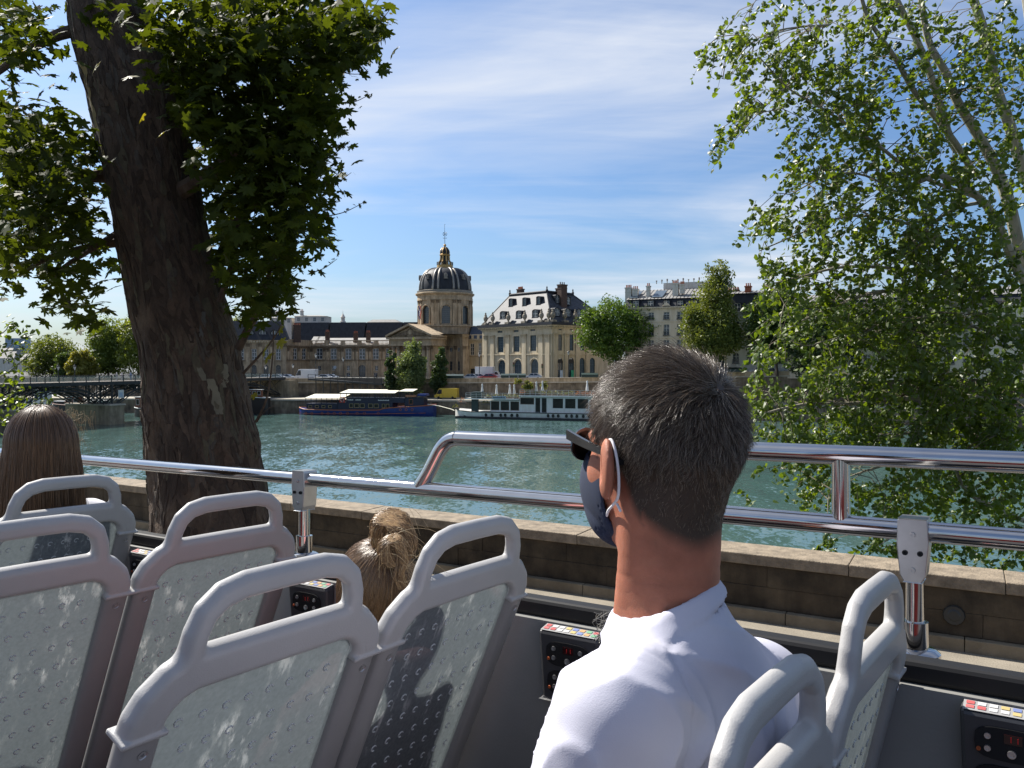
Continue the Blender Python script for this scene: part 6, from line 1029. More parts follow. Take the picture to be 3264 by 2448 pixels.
reg = [(2280, 190, 50, 60, 6), (2340, 150, 60, 60, 9), (2420, 180, 80, 70, 14), (2360, 70, 26, 70, 5), (2310, 440, 30, 28, 5), (2370, 380, 40, 50, 7), (2440, 310, 60, 60, 10), (2460, 30, 60, 35, 5), (2540, 240, 110, 110, 26), (2640, 120, 130, 130, 34), (2680, 330, 140, 120, 40), (2560, 440, 70, 70, 12), (2850, 120, 170, 140, 44), (2860, 380, 160, 150, 44), (3060, 180, 140, 180, 40), (3200, 250, 110, 250, 38), (2600, 560, 90, 80, 22), (2740, 570, 130, 100, 40), (2960, 600, 150, 120, 50), (3150, 560, 130, 160, 40), (2420, 700, 50, 26, 7), (2520, 680, 80, 50, 14), (2660, 720, 120, 80, 34), (2840, 760, 140, 110, 52), (3040, 800, 150, 120, 64), (3190, 850, 110, 150, 40), (2430, 835, 55, 40, 9), (2540, 840, 90, 60, 24), (2480, 930, 60, 45, 14), (2660, 900, 120, 80, 50), (2860, 940, 140, 110, 74), (3060, 1000, 150, 130, 92), (3200, 1060, 100, 150, 70), (2500, 1030, 60, 40, 12), (2560, 1000, 70, 60, 18), (2700, 1040, 110, 80, 52), (2880, 1090, 130, 100, 84), (2420, 1120, 30, 60, 8), (2400, 1200, 22, 60, 8), (2470, 1100, 50, 40, 12), (2650, 1140, 90, 60, 36), (2440, 1270, 45, 40, 12), (2540, 1270, 90, 40, 28), (2700, 1240, 120, 80, 70), (2900, 1220, 150, 100, 100), (3090, 1230, 150, 120, 108), (3220, 1270, 90, 130, 66), (2420, 1350, 40, 40, 10), (2520, 1370, 90, 45, 30), (2690, 1370, 120, 70, 62), (2880, 1370, 140, 80, 84), (3070, 1400, 140, 90, 88), (3210, 1420, 90, 90, 60), (2590, 1530, 42, 75, 20), (2640, 1520, 30, 80, 14), (2740, 1560, 70, 60, 16), (2850, 1570, 90, 80, 40), (2960, 1560, 80, 90, 34), (3080, 1560, 100, 100, 46), (3200, 1560, 90, 110, 44), (2640, 1730, 30, 30, 8), (2790, 1740, 60, 30, 14), (2900, 1720, 80, 50, 22), (3060, 1740, 100, 50, 24), (3200, 1740, 90, 70, 26), (2560, 1480, 60, 20, 10), (2450, 1490, 20, 10, 2), (2380, 1570, 18, 14, 3)]
LP_, TWG = [], MB(); nt_ = 0
for x, y, rx, ry, w in reg:
    for _ in range(int(w * (.98 if y < 820 else .54))):
        a, r = rg.uniform(0, 6.283), math.sqrt(rg.uniform(0, 1)); X, Y_ = x + rx * r * math.cos(a), y + ry * r * math.sin(a); dmin = 11.65 / (wn.x * (X - CX) / F + wn.y) if y > 1300 else 11
        c = np.array(at(X, Y_, max(dmin + .6, rg.uniform(12.6, 15.2)))); d = rg.normal(size=3) * (.6, .6, .5) + (-.5, -.1, -.55); d /= np.linalg.norm(d); ln = rg.uniform(.3, .7); n = int(rg.integers(14, 26)); k = np.linspace(0, 1, n)[:, None]; dr = np.array((0, 0, -.18)) * k ** 2
        pth = c + d * (k - .4) * ln + dr; LP_.append(pth + rg.normal(size=(n, 3)) * .04)
        if True:
            pp = [pth[0], pth[n // 2], pth[-1]]
            if rg.uniform() < .35:
                j = np.argmin(((poolv - pth[0]) ** 2).sum(1) + rg.uniform(0, .5, len(poolv)))
                if np.linalg.norm(poolv[j] - pth[0]) < 2.0: pp = [poolv[j], poolv[j] * .5 + pth[0] * .5 + (0, 0, .12)] + pp
            TWG.tube(pp, np.linspace(.009 if len(pp) > 3 else .005, .002, len(pp)), 4, False)
LP_ = np.concatenate(LP_); tag(TWG.build('twigs', mat('twig_bark', (.12, .10, .07), .85), pr), kind='stuff'); LEAFA = mat('poplar_leaf', (.038, .074, .008), .42, col2=(.118, .168, .015), scale=1.6, trans=.48, spec=.5)
leaf_parts(LP_, frames(len(LP_), rg, .6, (-.3, -.35, .5)), rg.uniform(.048, .122, len(LP_)), AL, AF, LEAFA, pr, 300, .1)
# sprig of a bush at the far left edge
bs = thing('edge_sprig', 'sunlit leafy sprigs at the left edge in front of the bridge', 'shrub', tuple(at(-60, 1700, 9))); ex = []; tw_ = MB()
for pts in ([(-80, 1150, 9), (0, 1130, 9), (50, 1090, 9), (110, 1065, 9)], [(-60, 1080, 9), (10, 1060, 9), (30, 1030, 9)], [(-60, 1230, 9), (20, 1190, 9), (60, 1160, 9), (90, 1130, 9)], [(-60, 1300, 9), (10, 1290, 9), (40, 1255, 9), (55, 1215, 9)], [(-60, 1360, 9), (0, 1345, 9), (60, 1325, 9)], [(60, 1310, 9), (120, 1290, 9), (150, 1275, 9)], [(-80, 1700, 9), (-70, 1400, 9), (-70, 1100, 9)]):
    out = limb(tw_, pts, .008, .004, 5)
    for q in out:
        for _ in range(5): ex.append(np.array(q) + rg.normal(size=3) * .06)
tag(tw_.build('twigs', PBK, bs), kind='stuff'); ex = np.array(ex); V_, F_ = leaf_mass(ex, frames(len(ex), rg, .6, (-.3, -.3, .6)), rg.uniform(.04, .07, len(ex)), AL, AF); tag(np_obj('foliage', V_, F_, LEAFA, bs, False), kind='stuff')
# ---------------------------------------------------------------- open-top bus (u forward, w to the right, z up, origin at the eye)
BM = ((-.8339, .5516, -.0183), (.5519, .8334, -.0300), (.0012, .0351, .9994))
BUS = Matrix(((BM[0][0], BM[1][0], BM[2][0], 0), (BM[0][1], BM[1][1], BM[2][1], 0), (BM[0][2], BM[1][2], BM[2][2], CAMZ), (0, 0, 0, 1)))
PGREY = mat('seat_plastic', (.36, .355, .35), .42, var=.05, scale=8, bump=.08, bscale=500); PPOST = mat('seat_post_paint', (.24, .235, .23), .38, var=.08, scale=5); CHROME = mat('polished_steel', (.52, .50, .485), .09, metal=1.0, var=.06, scale=30, stretch=(1, 1, 1)); CAST = mat('cast_aluminium', (.50, .50, .50), .3, metal=.9, var=.1, scale=20)
PANEL = mat('bus_side_panel', (.20, .20, .19), .55, var=.06, scale=6, bump=.05, bscale=200); BLK = mat('black_trim', (.012, .012, .013), .6, var=.2, spec=.25); SILLM = mat('grey_sill', (.14, .145, .15), .38, var=.08)
bus = thing('tour_bus', 'open-top bus deck side with steel guard rail and audio units', 'bus', tuple(BUS @ Vector((0, 0, -1.22))))
def bp(u, w, z): return BUS @ Vector((u, w, z))
FZ = -1.22
MB(BUS).b2(-3, 8, -1.0, 1.62, FZ - .08, FZ).build('deck_floor', mat('deck_floor_vinyl', (.06, .06, .065), .7), bus)
MB(BUS).b2(-3, 8, 1.5, 1.6, FZ, -.485).build('side_panel', PANEL, bus); MB(BUS).b2(-3, 8, 1.6, 1.74, -3.1, -.541).build('outer_skin', mat('bus_paint', (.45, .05, .04), .3), bus); MB(BUS).b2(-3, 8, -1.1, -1.0, -3.1, -.5).build('outer_skin', MT['bus_paint'], bus); MB(BUS).b2(-3, 8, -1.0, 1.6, -3.1, -2.9).build('chassis', BLK, bus)
m_ = MB(BUS); m_.b2(-3, 8, 1.515, 1.56, -.484, -.447); m_.build('sill_trim', BLK, bus, bev=.008); m_ = MB(BUS); m_.prism([(-3, 1.562, -.50), (-3, 1.562, -.458), (-3, 1.675, -.492), (-3, 1.675, -.53)], (11, 0, 0)); m_.build('sill_cap', BLK, bus, bev=.004); m_ = MB(BUS); m_.prism([(-3, 1.678, -.53), (-3, 1.678, -.4925), (-3, 1.745, -.514), (-3, 1.75, -.54)], (11, 0, 0)); m_.build('outer_edge', SILLM, bus, bev=.004)
for u in (-.25, .45, 1.2, 1.95, 2.7, 3.45): MB(BUS).b2(u - .006, u + .006, 1.492, 1.5, FZ, -.487).build('panel_joint', BLK, bus)
RW, RZ, RR = 1.62, -.246, .0185
gr = MB(BUS); gr.tube([(8, RW, RZ), (-3, RW, RZ)], RR, 24); rail = gr.build('guard_rail', CHROME, bus, 60)
cv_ = [(1.352, -.240), (1.325, -.205), (1.300, -.165), (1.283, -.140), (1.262, -.122), (1.235, -.1145), (1.20, -.1145), (.9, -.115), (.4, -.1165), (-3, -.118)]
pts = []
for i in range(len(cv_) - 1):
    p0, p1, p2, p3 = [np.array(cv_[min(max(j, 0), len(cv_) - 1)]) for j in (i - 1, i, i + 1, i + 2)]
    for k in range(5):
        t = k / 5
        if i >= 6: q = p1 + (p2 - p1) * t
        else: q = .5 * (2 * p1 + (p2 - p0) * t + (2 * p0 - 5 * p1 + 4 * p2 - p3) * t * t + (3 * p1 - p0 - 3 * p2 + p3) * t ** 3)
        pts.append((q[0], RW, q[1]))
pts.append((-3, RW, -.118)); MB(BUS).tube(pts, RR, 24).build('raised_rail', CHROME, bus, 60)
MB(BUS).tube([(.337, RW, RZ + .01), (.337, RW, -.125)], .0165, 20).build('rail_stanchion', CHROME, bus, 60)
for u in (1.775, .213, 3.35, 4.9, -1.35):
    ps = MB(BUS); ps.tube([(u, RW, -.47), (u, RW, RZ - .04)], .0155, 20); po_ = ps.build('rail_post', CHROME, bus, 60)
    ft = MB(BUS @ Matrix.Translation((u, RW, -.466))); ft.lathe([(0, 0), (.042, 0), (.042, .006), (.034, .012), (.0225, .014), (.0225, .06), (.019, .0605), (.0155, .0605)], (0, 0, 0), 24); ft.build('post_foot', CHROME, po_, 40)
    c = MB(BUS); w0 = RW - .027
    pr_ = [(.024, RZ + .021), (.026, RZ - .02), (.021, RZ - .075), (.014, RZ - .088)]; vs = []
    for a, z in [(.022, RZ + .024)] + pr_: vs += [(u - a, w0 + .002, z), (u + a, w0 + .002, z), (u + a * .96, RW + .026, z), (u - a * .96, RW + .026, z)]
    c.add(vs, [(0, 1, 2, 3)] + [(4 * i + k, 4 * i + (k + 1) % 4, 4 * i + 4 + (k + 1) % 4, 4 * i + 4 + k) for i in range(4) for k in range(4)] + [(16, 19, 18, 17)]); cl_ = c.build('rail_clamp', CAST, po_, bev=.006)
    for du, dz in ((0, -.004), (-.012, -.036), (.012, -.036), (0, -.066)): MB(BUS @ Matrix.Translation((u + du, w0 + .0015, RZ + dz)) @ Matrix.Rotation(math.pi / 2, 4, 'X')).lathe([(0, .001), (.0022, .001), (.0022, .003), (.0045, .003), (.005, 0)], (0, 0, 0), 10).build('bolt', BLK if dz == -.036 else CAST, cl_)
# audio units
FLG = [(.42, .10, .10), (.45, .36, .16), (.16, .32, .2), (.55, .55, .55), (.16, .2, .38), (.42, .12, .12), (.5, .5, .5), (.45, .28, .14)]
for ui, uc in enumerate((.835, .06, 1.60, 2.32, 3.05)):
    au = MB(BUS); au.add([(uc - .066, 1.5, -.64), (uc + .066, 1.5, -.64), (uc + .066, 1.478, -.64), (uc - .066, 1.478, -.64), (uc - .07, 1.5, -.490), (uc + .07, 1.5, -.490), (uc + .07, 1.468, -.4965), (uc - .07, 1.468, -.4965)], [(3, 2, 1, 0), (4, 7, 6, 5), (0, 4, 5, 1), (2, 6, 7, 3), (1, 5, 6, 2), (0, 3, 7, 4)]); ao = au.build('audio_unit', mat('audio_grey', (.045, .046, .05), .4), bus, bev=.006)
    MB(BUS).add([(uc - .066, 1.498, -.4885), (uc + .066, 1.498, -.4885), (uc + .066, 1.470, -.4945), (uc - .066, 1.470, -.4945)], [(0, 1, 2, 3)]).build('label_strip', mat('label_white', (.30, .30, .30), .3), ao)
    for k in range(16):
        f = k % 8; r = k // 8; u0 = uc + .062 - .0158 * f; a = .1 + .42 * r; lo = lambda t: (1.498 + (1.470 - 1.498) * t, -.4875 + (-.4935 + .4875) * t); (wa, za), (wb_, zb_) = lo(a), lo(a + .32)
        MB(BUS).add([(u0, wa, za), (u0 - .0115, wa, za), (u0 - .0115, wb_, zb_), (u0, wb_, zb_)], [(0, 1, 2, 3)]).build('flag_sticker', mat('flag_%d' % ((f * 3 + r * 5) % 8), FLG[(f * 3 + r * 5) % 8], .4), ao)
    for z in (-.538, -.598):
        wz_ = 1.447 - (z + .498) * -.06 if False else 1.4695 + (-.4965 - z) / .1435 * .010
        pd = MB(BUS); n_ = 20; pts = [(uc + .050 * math.copysign(abs(math.cos(a)) ** .55, math.cos(a)), z + .025 * math.copysign(abs(math.sin(a)) ** .6, math.sin(a))) for a in [2 * math.pi * k / n_ for k in range(n_)]]
        pd.add([(a, wz_ - .006, b) for a, b in pts] + [(a, wz_ + .004, b) for a, b in pts], [tuple(range(n_ - 1, -1, -1))] + [(k, (k + 1) % n_, n_ + (k + 1) % n_, n_ + k) for k in range(n_)]); po_ = pd.build('control_pad', BLK, ao)
        MB(BUS).b2(uc - .014, uc + .010, wz_ - .0072, wz_ - .005, z + .003, z + .017).build('display', mat('display_dark', (.03, .006, .006), .15), po_)
        for k in range(2): m_ = MB(BUS); m_.b2(uc - .009 + .009 * k, uc - .0075 + .009 * k, wz_ - .0078, wz_ - .0073, z + .006, z + .014); m_.build('digit', mat('led_red', (.55, .02, .02), .4), po_)
        for du, dz, r_ in ((.032, .01, .0045), (.032, -.009, .0045), (-.03, .01, .0045), (-.03, -.009, .0045), (.0, -.012, .006), (.044, -.012, .003), (-.044, -.014, .003)):
            bt = MB(BUS @ Matrix.Translation((uc + du, wz_ - .006, z + dz)) @ Matrix.Rotation(math.pi / 2, 4, 'X')); bt.lathe([(0, .0015), (r_ * .5, .0015), (r_ * .6, .0025), (r_, .0025), (r_ * 1.1, 0)], (0, 0, 0), 12); bt.build('button', CAST if r_ > .0035 else mat('amber_led', (.35, .08, .02)), po_)
wr_ = MB(); rw_ = random.Random(5); b0 = at(1925, 2000, 1.5)
for k in range(14): wr_.tube([b0 + Vector((rw_.uniform(-.012, .012), rw_.uniform(-.01, .01), .028 - .056 * j / 6 + rw_.uniform(-.004, .004))) + Vector((.012 * math.sin(j + k), 0, 0)) for j in range(7)], .0006, 4)
tag(wr_.build('headphone_cord', mat('grey_cord', (.2, .19, .17), .5)), 'tangle of thin grey headphone cords by the audio unit', 'cord')
# ---------------------------------------------------------------- seats
CAPC = [(-.192, -.004), (-.190, .02), (-.181, .040), (-.160, .060), (-.132, .0705), (0, .0712), (.132, .0705), (.160, .060), (.181, .040), (.190, .02), (.192, -.004)]
HANC = [(-.146, .070), (-.1405, .100), (-.138, .118), (-.128, .143), (-.105, .161), (-.07, .1685), (0, .1692), (.07, .1685), (.105, .161), (.128, .143), (.138, .118), (.1405, .100), (.146, .070)]
def pld(X, Y_, C):
    d = np.full(X.shape, 9.0)
    for (a, b), (c, e) in zip(C, C[1:]): t = np.clip(((X - a) * (c - a) + (Y_ - b) * (e - b)) / ((c - a) ** 2 + (e - b) ** 2), 0, 1); d = np.minimum(d, np.hypot(X - a - (c - a) * t, Y_ - b - (e - b) * t))
    return d
def cap_sdf(X, B, V):                            # X sideways, B front-back, V up the seat
    d1 = pld(X, V, CAPC) - .0275; d2 = pld(X, V, HANC) - .0165; d = smin(d1, d2, .010); d = np.maximum(d, -(V + .002))
    bow = -.022 * (V / .17) ** 2 * (V > 0) ; hd = .0165 - .004 * np.clip(V / .17, 0, 1); r = .0125; q0, q1 = d + r, np.abs(B - bow) - hd + r
    body_ = np.hypot(np.maximum(q0, 0), np.maximum(q1, 0)) + np.minimum(np.maximum(q0, q1), 0) - r
    lip = np.maximum(np.maximum(np.abs(V - .001) - .0035, np.abs(np.abs(X) - .1925) - .0305), np.abs(B) - .0195)
    gr_ = np.hypot(pld(X, V, [(-.184, .012), (-.170, .040), (-.145, .0585), (.145, .0585), (.170, .040), (.184, .012)]), B - .0165) - .0016
    return np.maximum(smin(body_, lip, .003), -gr_)
CV, CF = sdf_grid(cap_sdf, (-.235, -.052, -.012), (.235, .036, .196), .0026)
def seat_mesh(name, V, Fc, m, smooth=True):
    me = bpy.data.meshes.new(name); me.from_pydata(np.asarray(V).tolist(), [], [tuple(f) for f in Fc]); me.update(); me.materials.append(m)
    if smooth: me.shade_smooth()
    return me
def mbmesh(name, mb, m, smooth=None):
    me = bpy.data.meshes.new(name); me.from_pydata([tuple(p) for p in mb.v], [], mb.f); me.update(); me.materials.append(m)
    if smooth: me.shade_smooth(); me.set_sharp_from_angle(angle=math.radians(smooth))
    return me
def panel_mat():
    m = bpy.data.materials.new('dirty_clear_plastic'); m.use_nodes = True; t = m.node_tree; nd = t.nodes; nd.remove(nd['Principled BSDF']); out = nd['Material Output']
    g = N(t, 'ShaderNodeTexCoord'); oi = N(t, 'ShaderNodeObjectInfo'); ad = N(t, 'ShaderNodeVectorMath', operation='ADD'); L(t, g.outputs['Object'], ad.inputs[0]); sc_ = N(t, 'ShaderNodeVectorMath', operation='SCALE', i_Scale=7.0); cm = N(t, 'ShaderNodeCombineXYZ'); L(t, oi.outputs['Random'], cm.inputs[0]); L(t, oi.outputs['Random'], cm.inputs[2]); L(t, cm.outputs[0], sc_.inputs[0]); L(t, sc_.outputs[0], ad.inputs[1])
    mp = N(t, 'ShaderNodeMapping'); L(t, ad.outputs[0], mp.inputs[0]); mp.inputs['Scale'].default_value = (1, 1, .35)
    a = N(t, 'ShaderNodeTexNoise', i_Scale=42.0, i_Detail=6.0, i_Roughness=.7); L(t, mp.outputs[0], a.inputs['Vector']); b = N(t, 'ShaderNodeTexNoise', i_Scale=7.0, i_Detail=3.0); L(t, ad.outputs[0], b.inputs['Vector']); c = N(t, 'ShaderNodeTexNoise', i_Scale=160.0, i_Detail=3.0); L(t, ad.outputs[0], c.inputs['Vector'])
    ra = N(t, 'ShaderNodeMapRange', i_1=.54, i_2=.64); L(t, a.outputs[0], ra.inputs[0]); rb = N(t, 'ShaderNodeMapRange', i_1=.45, i_2=.66); L(t, b.outputs[0], rb.inputs[0]); mu = N(t, 'ShaderNodeMath', operation='MULTIPLY'); L(t, ra.outputs[0], mu.inputs[0]); L(t, rb.outputs[0], mu.inputs[1])
    col = N(t, 'ShaderNodeMix', data_type='RGBA'); L(t, c.outputs[0], col.inputs[0]); col.inputs[6].default_value = (.15, .170, .182, 1); col.inputs[7].default_value = (.31, .335, .35, 1)
    wc = N(t, 'ShaderNodeMix', data_type='RGBA'); L(t, mu.outputs[0], wc.inputs[0]); L(t, col.outputs[2], wc.inputs[6]); wc.inputs[7].default_value = (.78, .78, .76, 1)
    df = N(t, 'ShaderNodeBsdfDiffuse'); tl = N(t, 'ShaderNodeBsdfTranslucent'); L(t, wc.outputs[2], df.inputs[0]); L(t, wc.outputs[2], tl.inputs[0]); m1 = N(t, 'ShaderNodeMixShader', i_0=.5); L(t, df.outputs[0], m1.inputs[1]); L(t, tl.outputs[0], m1.inputs[2])
    tr = N(t, 'ShaderNodeBsdfTransparent'); tr.inputs[0].default_value = (.80, .86, .86, 1); cl = N(t, 'ShaderNodeMapRange', i_3=.20, i_4=.06); L(t, mu.outputs[0], cl.inputs[0]); m2 = N(t, 'ShaderNodeMixShader'); L(t, cl.outputs[0], m2.inputs[0]); L(t, m1.outputs[0], m2.inputs[1]); L(t, tr.outputs[0], m2.inputs[2])
    gl = N(t, 'ShaderNodeBsdfGlossy', i_Roughness=.18); m3 = N(t, 'ShaderNodeMixShader', i_0=.07); L(t, m2.outputs[0], m3.inputs[1]); L(t, gl.outputs[0], m3.inputs[2]); L(t, m3.outputs[0], out.inputs[0])
    bp_ = N(t, 'ShaderNodeBump', i_Strength=.15, i_Distance=.002); L(t, c.outputs[0], bp_.inputs['Height']); L(t, bp_.outputs[0], gl.inputs['Normal']); L(t, bp_.outputs[0], df.inputs['Normal']); return m
PNM = panel_mat()
me_cap = seat_mesh('top_cap', CV, CF, PGREY)
q = MB(); q.tube([(-.0, 0, 0), (0, 0, -.78)], .024, 14, True, 1.0); 
def post_mesh(sg):
    mb = MB(); n = 16; pr_ = []
    for k in range(n): a = 2 * math.pi * k / n; pr_.append((.0265 * math.copysign(abs(math.cos(a)) ** .6, math.cos(a)), .0165 * math.copysign(abs(math.sin(a)) ** .6, math.sin(a))))
    rows = [(0.0, 0), (-.2, .0), (-.45, .0), (-.62, -.01), (-.78, -.03)]
    mb.add([(sg * .1905 + x, y + o, z) for z, o in rows for x, y in pr_], [(i * n + k, i * n + (k + 1) % n, (i + 1) * n + (k + 1) % n, (i + 1) * n + k) for i in range(4) for k in range(n)]); return mbmesh('side_post', mb, PPOST, 50)
me_post = [post_mesh(-1), post_mesh(1)]
me_scr = mbmesh('screw', MB(Matrix.Rotation(math.pi / 2, 4, 'X')).lathe([(0, -.0005), (.002, -.0005), (.0022, .001), (.0055, .001), (.0065, -.001)], (0, 0, 0), 12), CAST)
def panel_outline():
    pts = [(-.166, -.72), (.166, -.72), (.166, .0)]; r = .046
    pts += [(.166 - r + r * math.cos(a), .0 + (r) * math.sin(a)) for a in [k * math.pi / 2 / 8 for k in range(1, 9)]]; return pts + [(-x, z) for x, z in pts[:2:-1]] + [(-.166, 0.0)]
po2 = panel_outline(); me_pan = mbmesh('clear_panel', MB().prism([(x, -.0025, z) for x, z in po2], (0, .005, 0)), PNM)
dm = MB()
for r in range(14):
    for c in range(8):
        x = -.128 + .0366 * c + (.009 if r % 2 else -.009) + random.uniform(-.001, .001); z = -.005 - .048 * r + random.uniform(-.001, .001)
        if abs(x) > .145: continue
        for k in range(9): a0, a1 = 2 * math.pi * k / 12 + .4, 2 * math.pi * (k + 1) / 12 + .4; dm.tube([(x + .0058 * math.cos(a0), .0032, z + .0058 * math.sin(a0)), (x + .0058 * math.cos(a1), .0032, z + .0058 * math.sin(a1))], .0013, 5, False)
me_dim = mbmesh('dimples', dm, mat('dimple_plastic', (.42, .44, .45), .3))
me_rim = mbmesh('panel_rim', MB().tube([(x, .003, z) for x, z in po2[2:]], .0022, 6), mat('panel_edge', (.5, .53, .52), .25))
sb_ = MB(); sb_.add([(x, y, z) for x in (-.2, .2) for y, z in ((-.02, -.72), (-.44, -.68), (-.46, -.74), (-.02, -.80))], [(0, 1, 2, 3), (7, 6, 5, 4), (0, 4, 5, 1), (1, 5, 6, 2), (2, 6, 7, 3), (3, 7, 4, 0)]); me_bas = mbmesh('seat_base', sb_, PGREY)
me_leg = mbmesh('seat_leg', MB().b2(-.03, .03, -.28, -.2, -1.05, -.76), PPOST)
def seat(label, u, w, z, lean, yaw=0.0):
    # local axes: x right (+w), y towards the rear, z up; leaning back
    t = bpy.data.objects.new('bus_seat', None); t.empty_display_size = .1; link(t); tag(t, label, 'seat', 'grey bus seats'); ORG[t.name] = Vector()
    R = Matrix(((0, -1, 0, 0), (1, 0, 0, 0), (0, 0, 1, 0), (0, 0, 0, 1)))           # x->w, y->-u
    t.matrix_world = BUS @ Matrix.Translation((u, w, z)) @ Matrix.Rotation(-yaw, 4, 'Z') @ R @ Matrix.Rotation(-lean, 4, 'X')
    c = mesh_obj('top_cap', me_cap, None, t)
    for k, sg in enumerate((-1, 1)): p = mesh_obj('side_post', me_post[k], None, t); s = mesh_obj('screw', me_scr, None, p); s.location = (sg * .190, .0165, -.022)
    pn = mesh_obj('clear_panel', me_pan, None, t); tag(mesh_obj('dimples', me_dim, None, pn), kind='stuff'); mesh_obj('panel_rim', me_rim, None, pn)
    mesh_obj('seat_base', me_bas, None, t); mesh_obj('seat_leg', me_leg, None, t); return t
U1, LL, W0, GP, HH, LN = .9365, .6936, .7815, .4443, -.4158, .4047
for lab, r, c in (('largest grey seat back at the bottom centre left, nearest the camera', 1, 0), ('grey seat back in front of the man with white streaks, behind the child', 1, 1), ('grey seat back cut by the left edge at the bottom corner', 2, 0), ('grey seat back below the plane tree trunk, second row by the rail', 2, 1), ('grey seat back behind the long haired woman at the left', 3, 1), ('aisle seat back of the woman\'s row, almost outside the left edge', 3, 0)):
    seat(lab, U1 + (r - 1) * LL, W0 + c * GP, HH, LN)
yw = -.0415
for lab, c in (('grey seat back seen edge on, overlapping the man\'s white shirt', 0), ('grey seat back seen edge on beside the right rail post', 1)):
    S_ = (c - .5) * GP; seat(lab, U1 - LL + .0048 + S_ * math.sin(yw), W0 + GP / 2 + .0593 + S_ * math.cos(yw), HH - .038 - (.016 if c == 0 else .003), .2313, yw)
# ---------------------------------------------------------------- people
def vnp(v): return np.array(tuple(v), float)
UPV = np.array((0, 0, 1.0))
def fdir(yaw): a = math.radians(yaw); return np.array((-math.sin(a), math.cos(a), 0)), np.array((-math.cos(a), -math.sin(a), 0))   # facing, left-hand side (yaw degrees left of the view axis)
def skin_mat(name, col):
    m = mat(name, col, .58, var=.2, scale=26, bump=.10, bscale=520, spec=.3); p = m.node_tree.nodes['Principled BSDF']; p.inputs['Subsurface Weight'].default_value = .25; p.inputs['Subsurface Radius'].default_value = (.012, .004, .002); return m
def hair_mat(name, cols, rough=.42):
    m = bpy.data.materials.new(name); m.use_nodes = True; t = m.node_tree; p = t.nodes['Principled BSDF']; p.inputs['Roughness'].default_value = rough; p.inputs['Specular IOR Level'].default_value = .55
    hi = N(t, 'ShaderNodeHairInfo'); r = N(t, 'ShaderNodeValToRGB'); els = r.color_ramp.elements
    els[0].color = (*cols[0], 1); els[1].color = (*cols[-1], 1)
    for k, c in enumerate(cols[1:-1]): e = els.new((k + 1) / (len(cols) - 1)); e.color = (*c, 1)
    L(t, hi.outputs['Random'], r.inputs[0]); L(t, r.outputs[0], p.inputs['Base Color']); return m
def hair_obj(name, S, r0, r1, m, parent):       # S: strands (n, k, 3) in world space
    n, k, _ = S.shape; c = bpy.data.hair_curves.new(name); c.add_curves([k] * n); og = np.array(ORG[parent.name])
    c.position_data.foreach_set('vector', np.ascontiguousarray(S - og, dtype=np.float32).ravel())
    a = c.attributes.get('radius') or c.attributes.new('radius', 'FLOAT', 'POINT'); a.data.foreach_set('value', np.tile(np.linspace(r0, r1, k), n).astype(np.float32))
    c.materials.append(m); o = bpy.data.objects.new(name, c); link(o, parent); ORG[o.name] = Vector(og); return o
def person_root(V, Fc, mats, idx, label, loc):
    me = bpy.data.meshes.new('person'); me.from_pydata((V - np.array(loc)).tolist(), [], Fc.tolist()); me.update(); me.shade_smooth()
    for m in mats: me.materials.append(m)
    me.polygons.foreach_set('material_index', np.asarray(idx, dtype=np.int32)); o = bpy.data.objects.new('person', me); link(o); o.location = loc; ORG[o.name] = Vector(loc); tag(o, label, 'person'); return o
# ---- the man
Hc = vnp(at(2104, 1439, 1.03)); hf, hl = fdir(33); HR = np.stack([hl, hf, UPV], 1)
def hp(a, b, c): return Hc + hl * a + hf * b + UPV * c
tf, tl = fdir(50)
LS, RS = vnp(at(1975, 2290, .885)), vnp(at(2405, 2215, 1.13)); NB = vnp(at(2130, 1960, 1.02)); C0 = vnp(at(2124, 1914, 1.015)); CH = (LS + RS) / 2
EL = LS + tf * .07 - UPV * .285 + tl * .035; ER = RS + tf * .06 - UPV * .28 - tl * .03; TR_ = np.stack([tl, tf, UPV], 1)
HPX = CH - UPV * .50 + tf * .04
def man_head(P):
    d = sd_ell(P, hp(0, -.014, .020), (.0775, .100, .099), HR); d = smin(d, sd_ell(P, hp(0, .024, -.035), (.064, .074, .092), HR), .03); d = smin(d, sd_ell(P, hp(0, .050, -.092), (.046, .046, .032), HR), .025)
    d = smin(d, sd_cap(P, hp(0, .094, .005), hp(0, .114, -.034), .009, .013), .012); d = smin(d, sd_cap(P, hp(.03, .09, .012), hp(-.03, .09, .012), .012, .012), .015)
    for s in (-1, 1): d = np.maximum(d, -sd_ell(P, hp(s * .032, .104, -.006), (.017, .012, .010), HR)) if False else d
    for s in (-1, 1): d = smin(d, sd_ell(P, hp(s * .052, .045, -.030), (.014, .026, .02), HR), .02)
    return d
def man_ear(P):
    d = None
    for s in (-1, 1):
        ef = hf * math.cos(.5) - hl * s * -math.sin(.5) * -1; ef = hf * math.cos(.55) - hl * s * math.sin(.55); es = hl * s * math.cos(.55) + hf * math.sin(.55); R = np.stack([es, ef, UPV], 1)
        c = hp(s * .089, -.004, -.014); e = sd_ell(P, c, (.0085, .024, .036), R); e = smin(e, sd_ell(P, c - UPV * .024 + ef * .006, (.006, .010, .014), R), .008); e = np.maximum(e, -sd_ell(P, c + es * .009 + ef * .003, (.007, .011, .02), R))
        d = e if d is None else np.minimum(d, e)
    return d
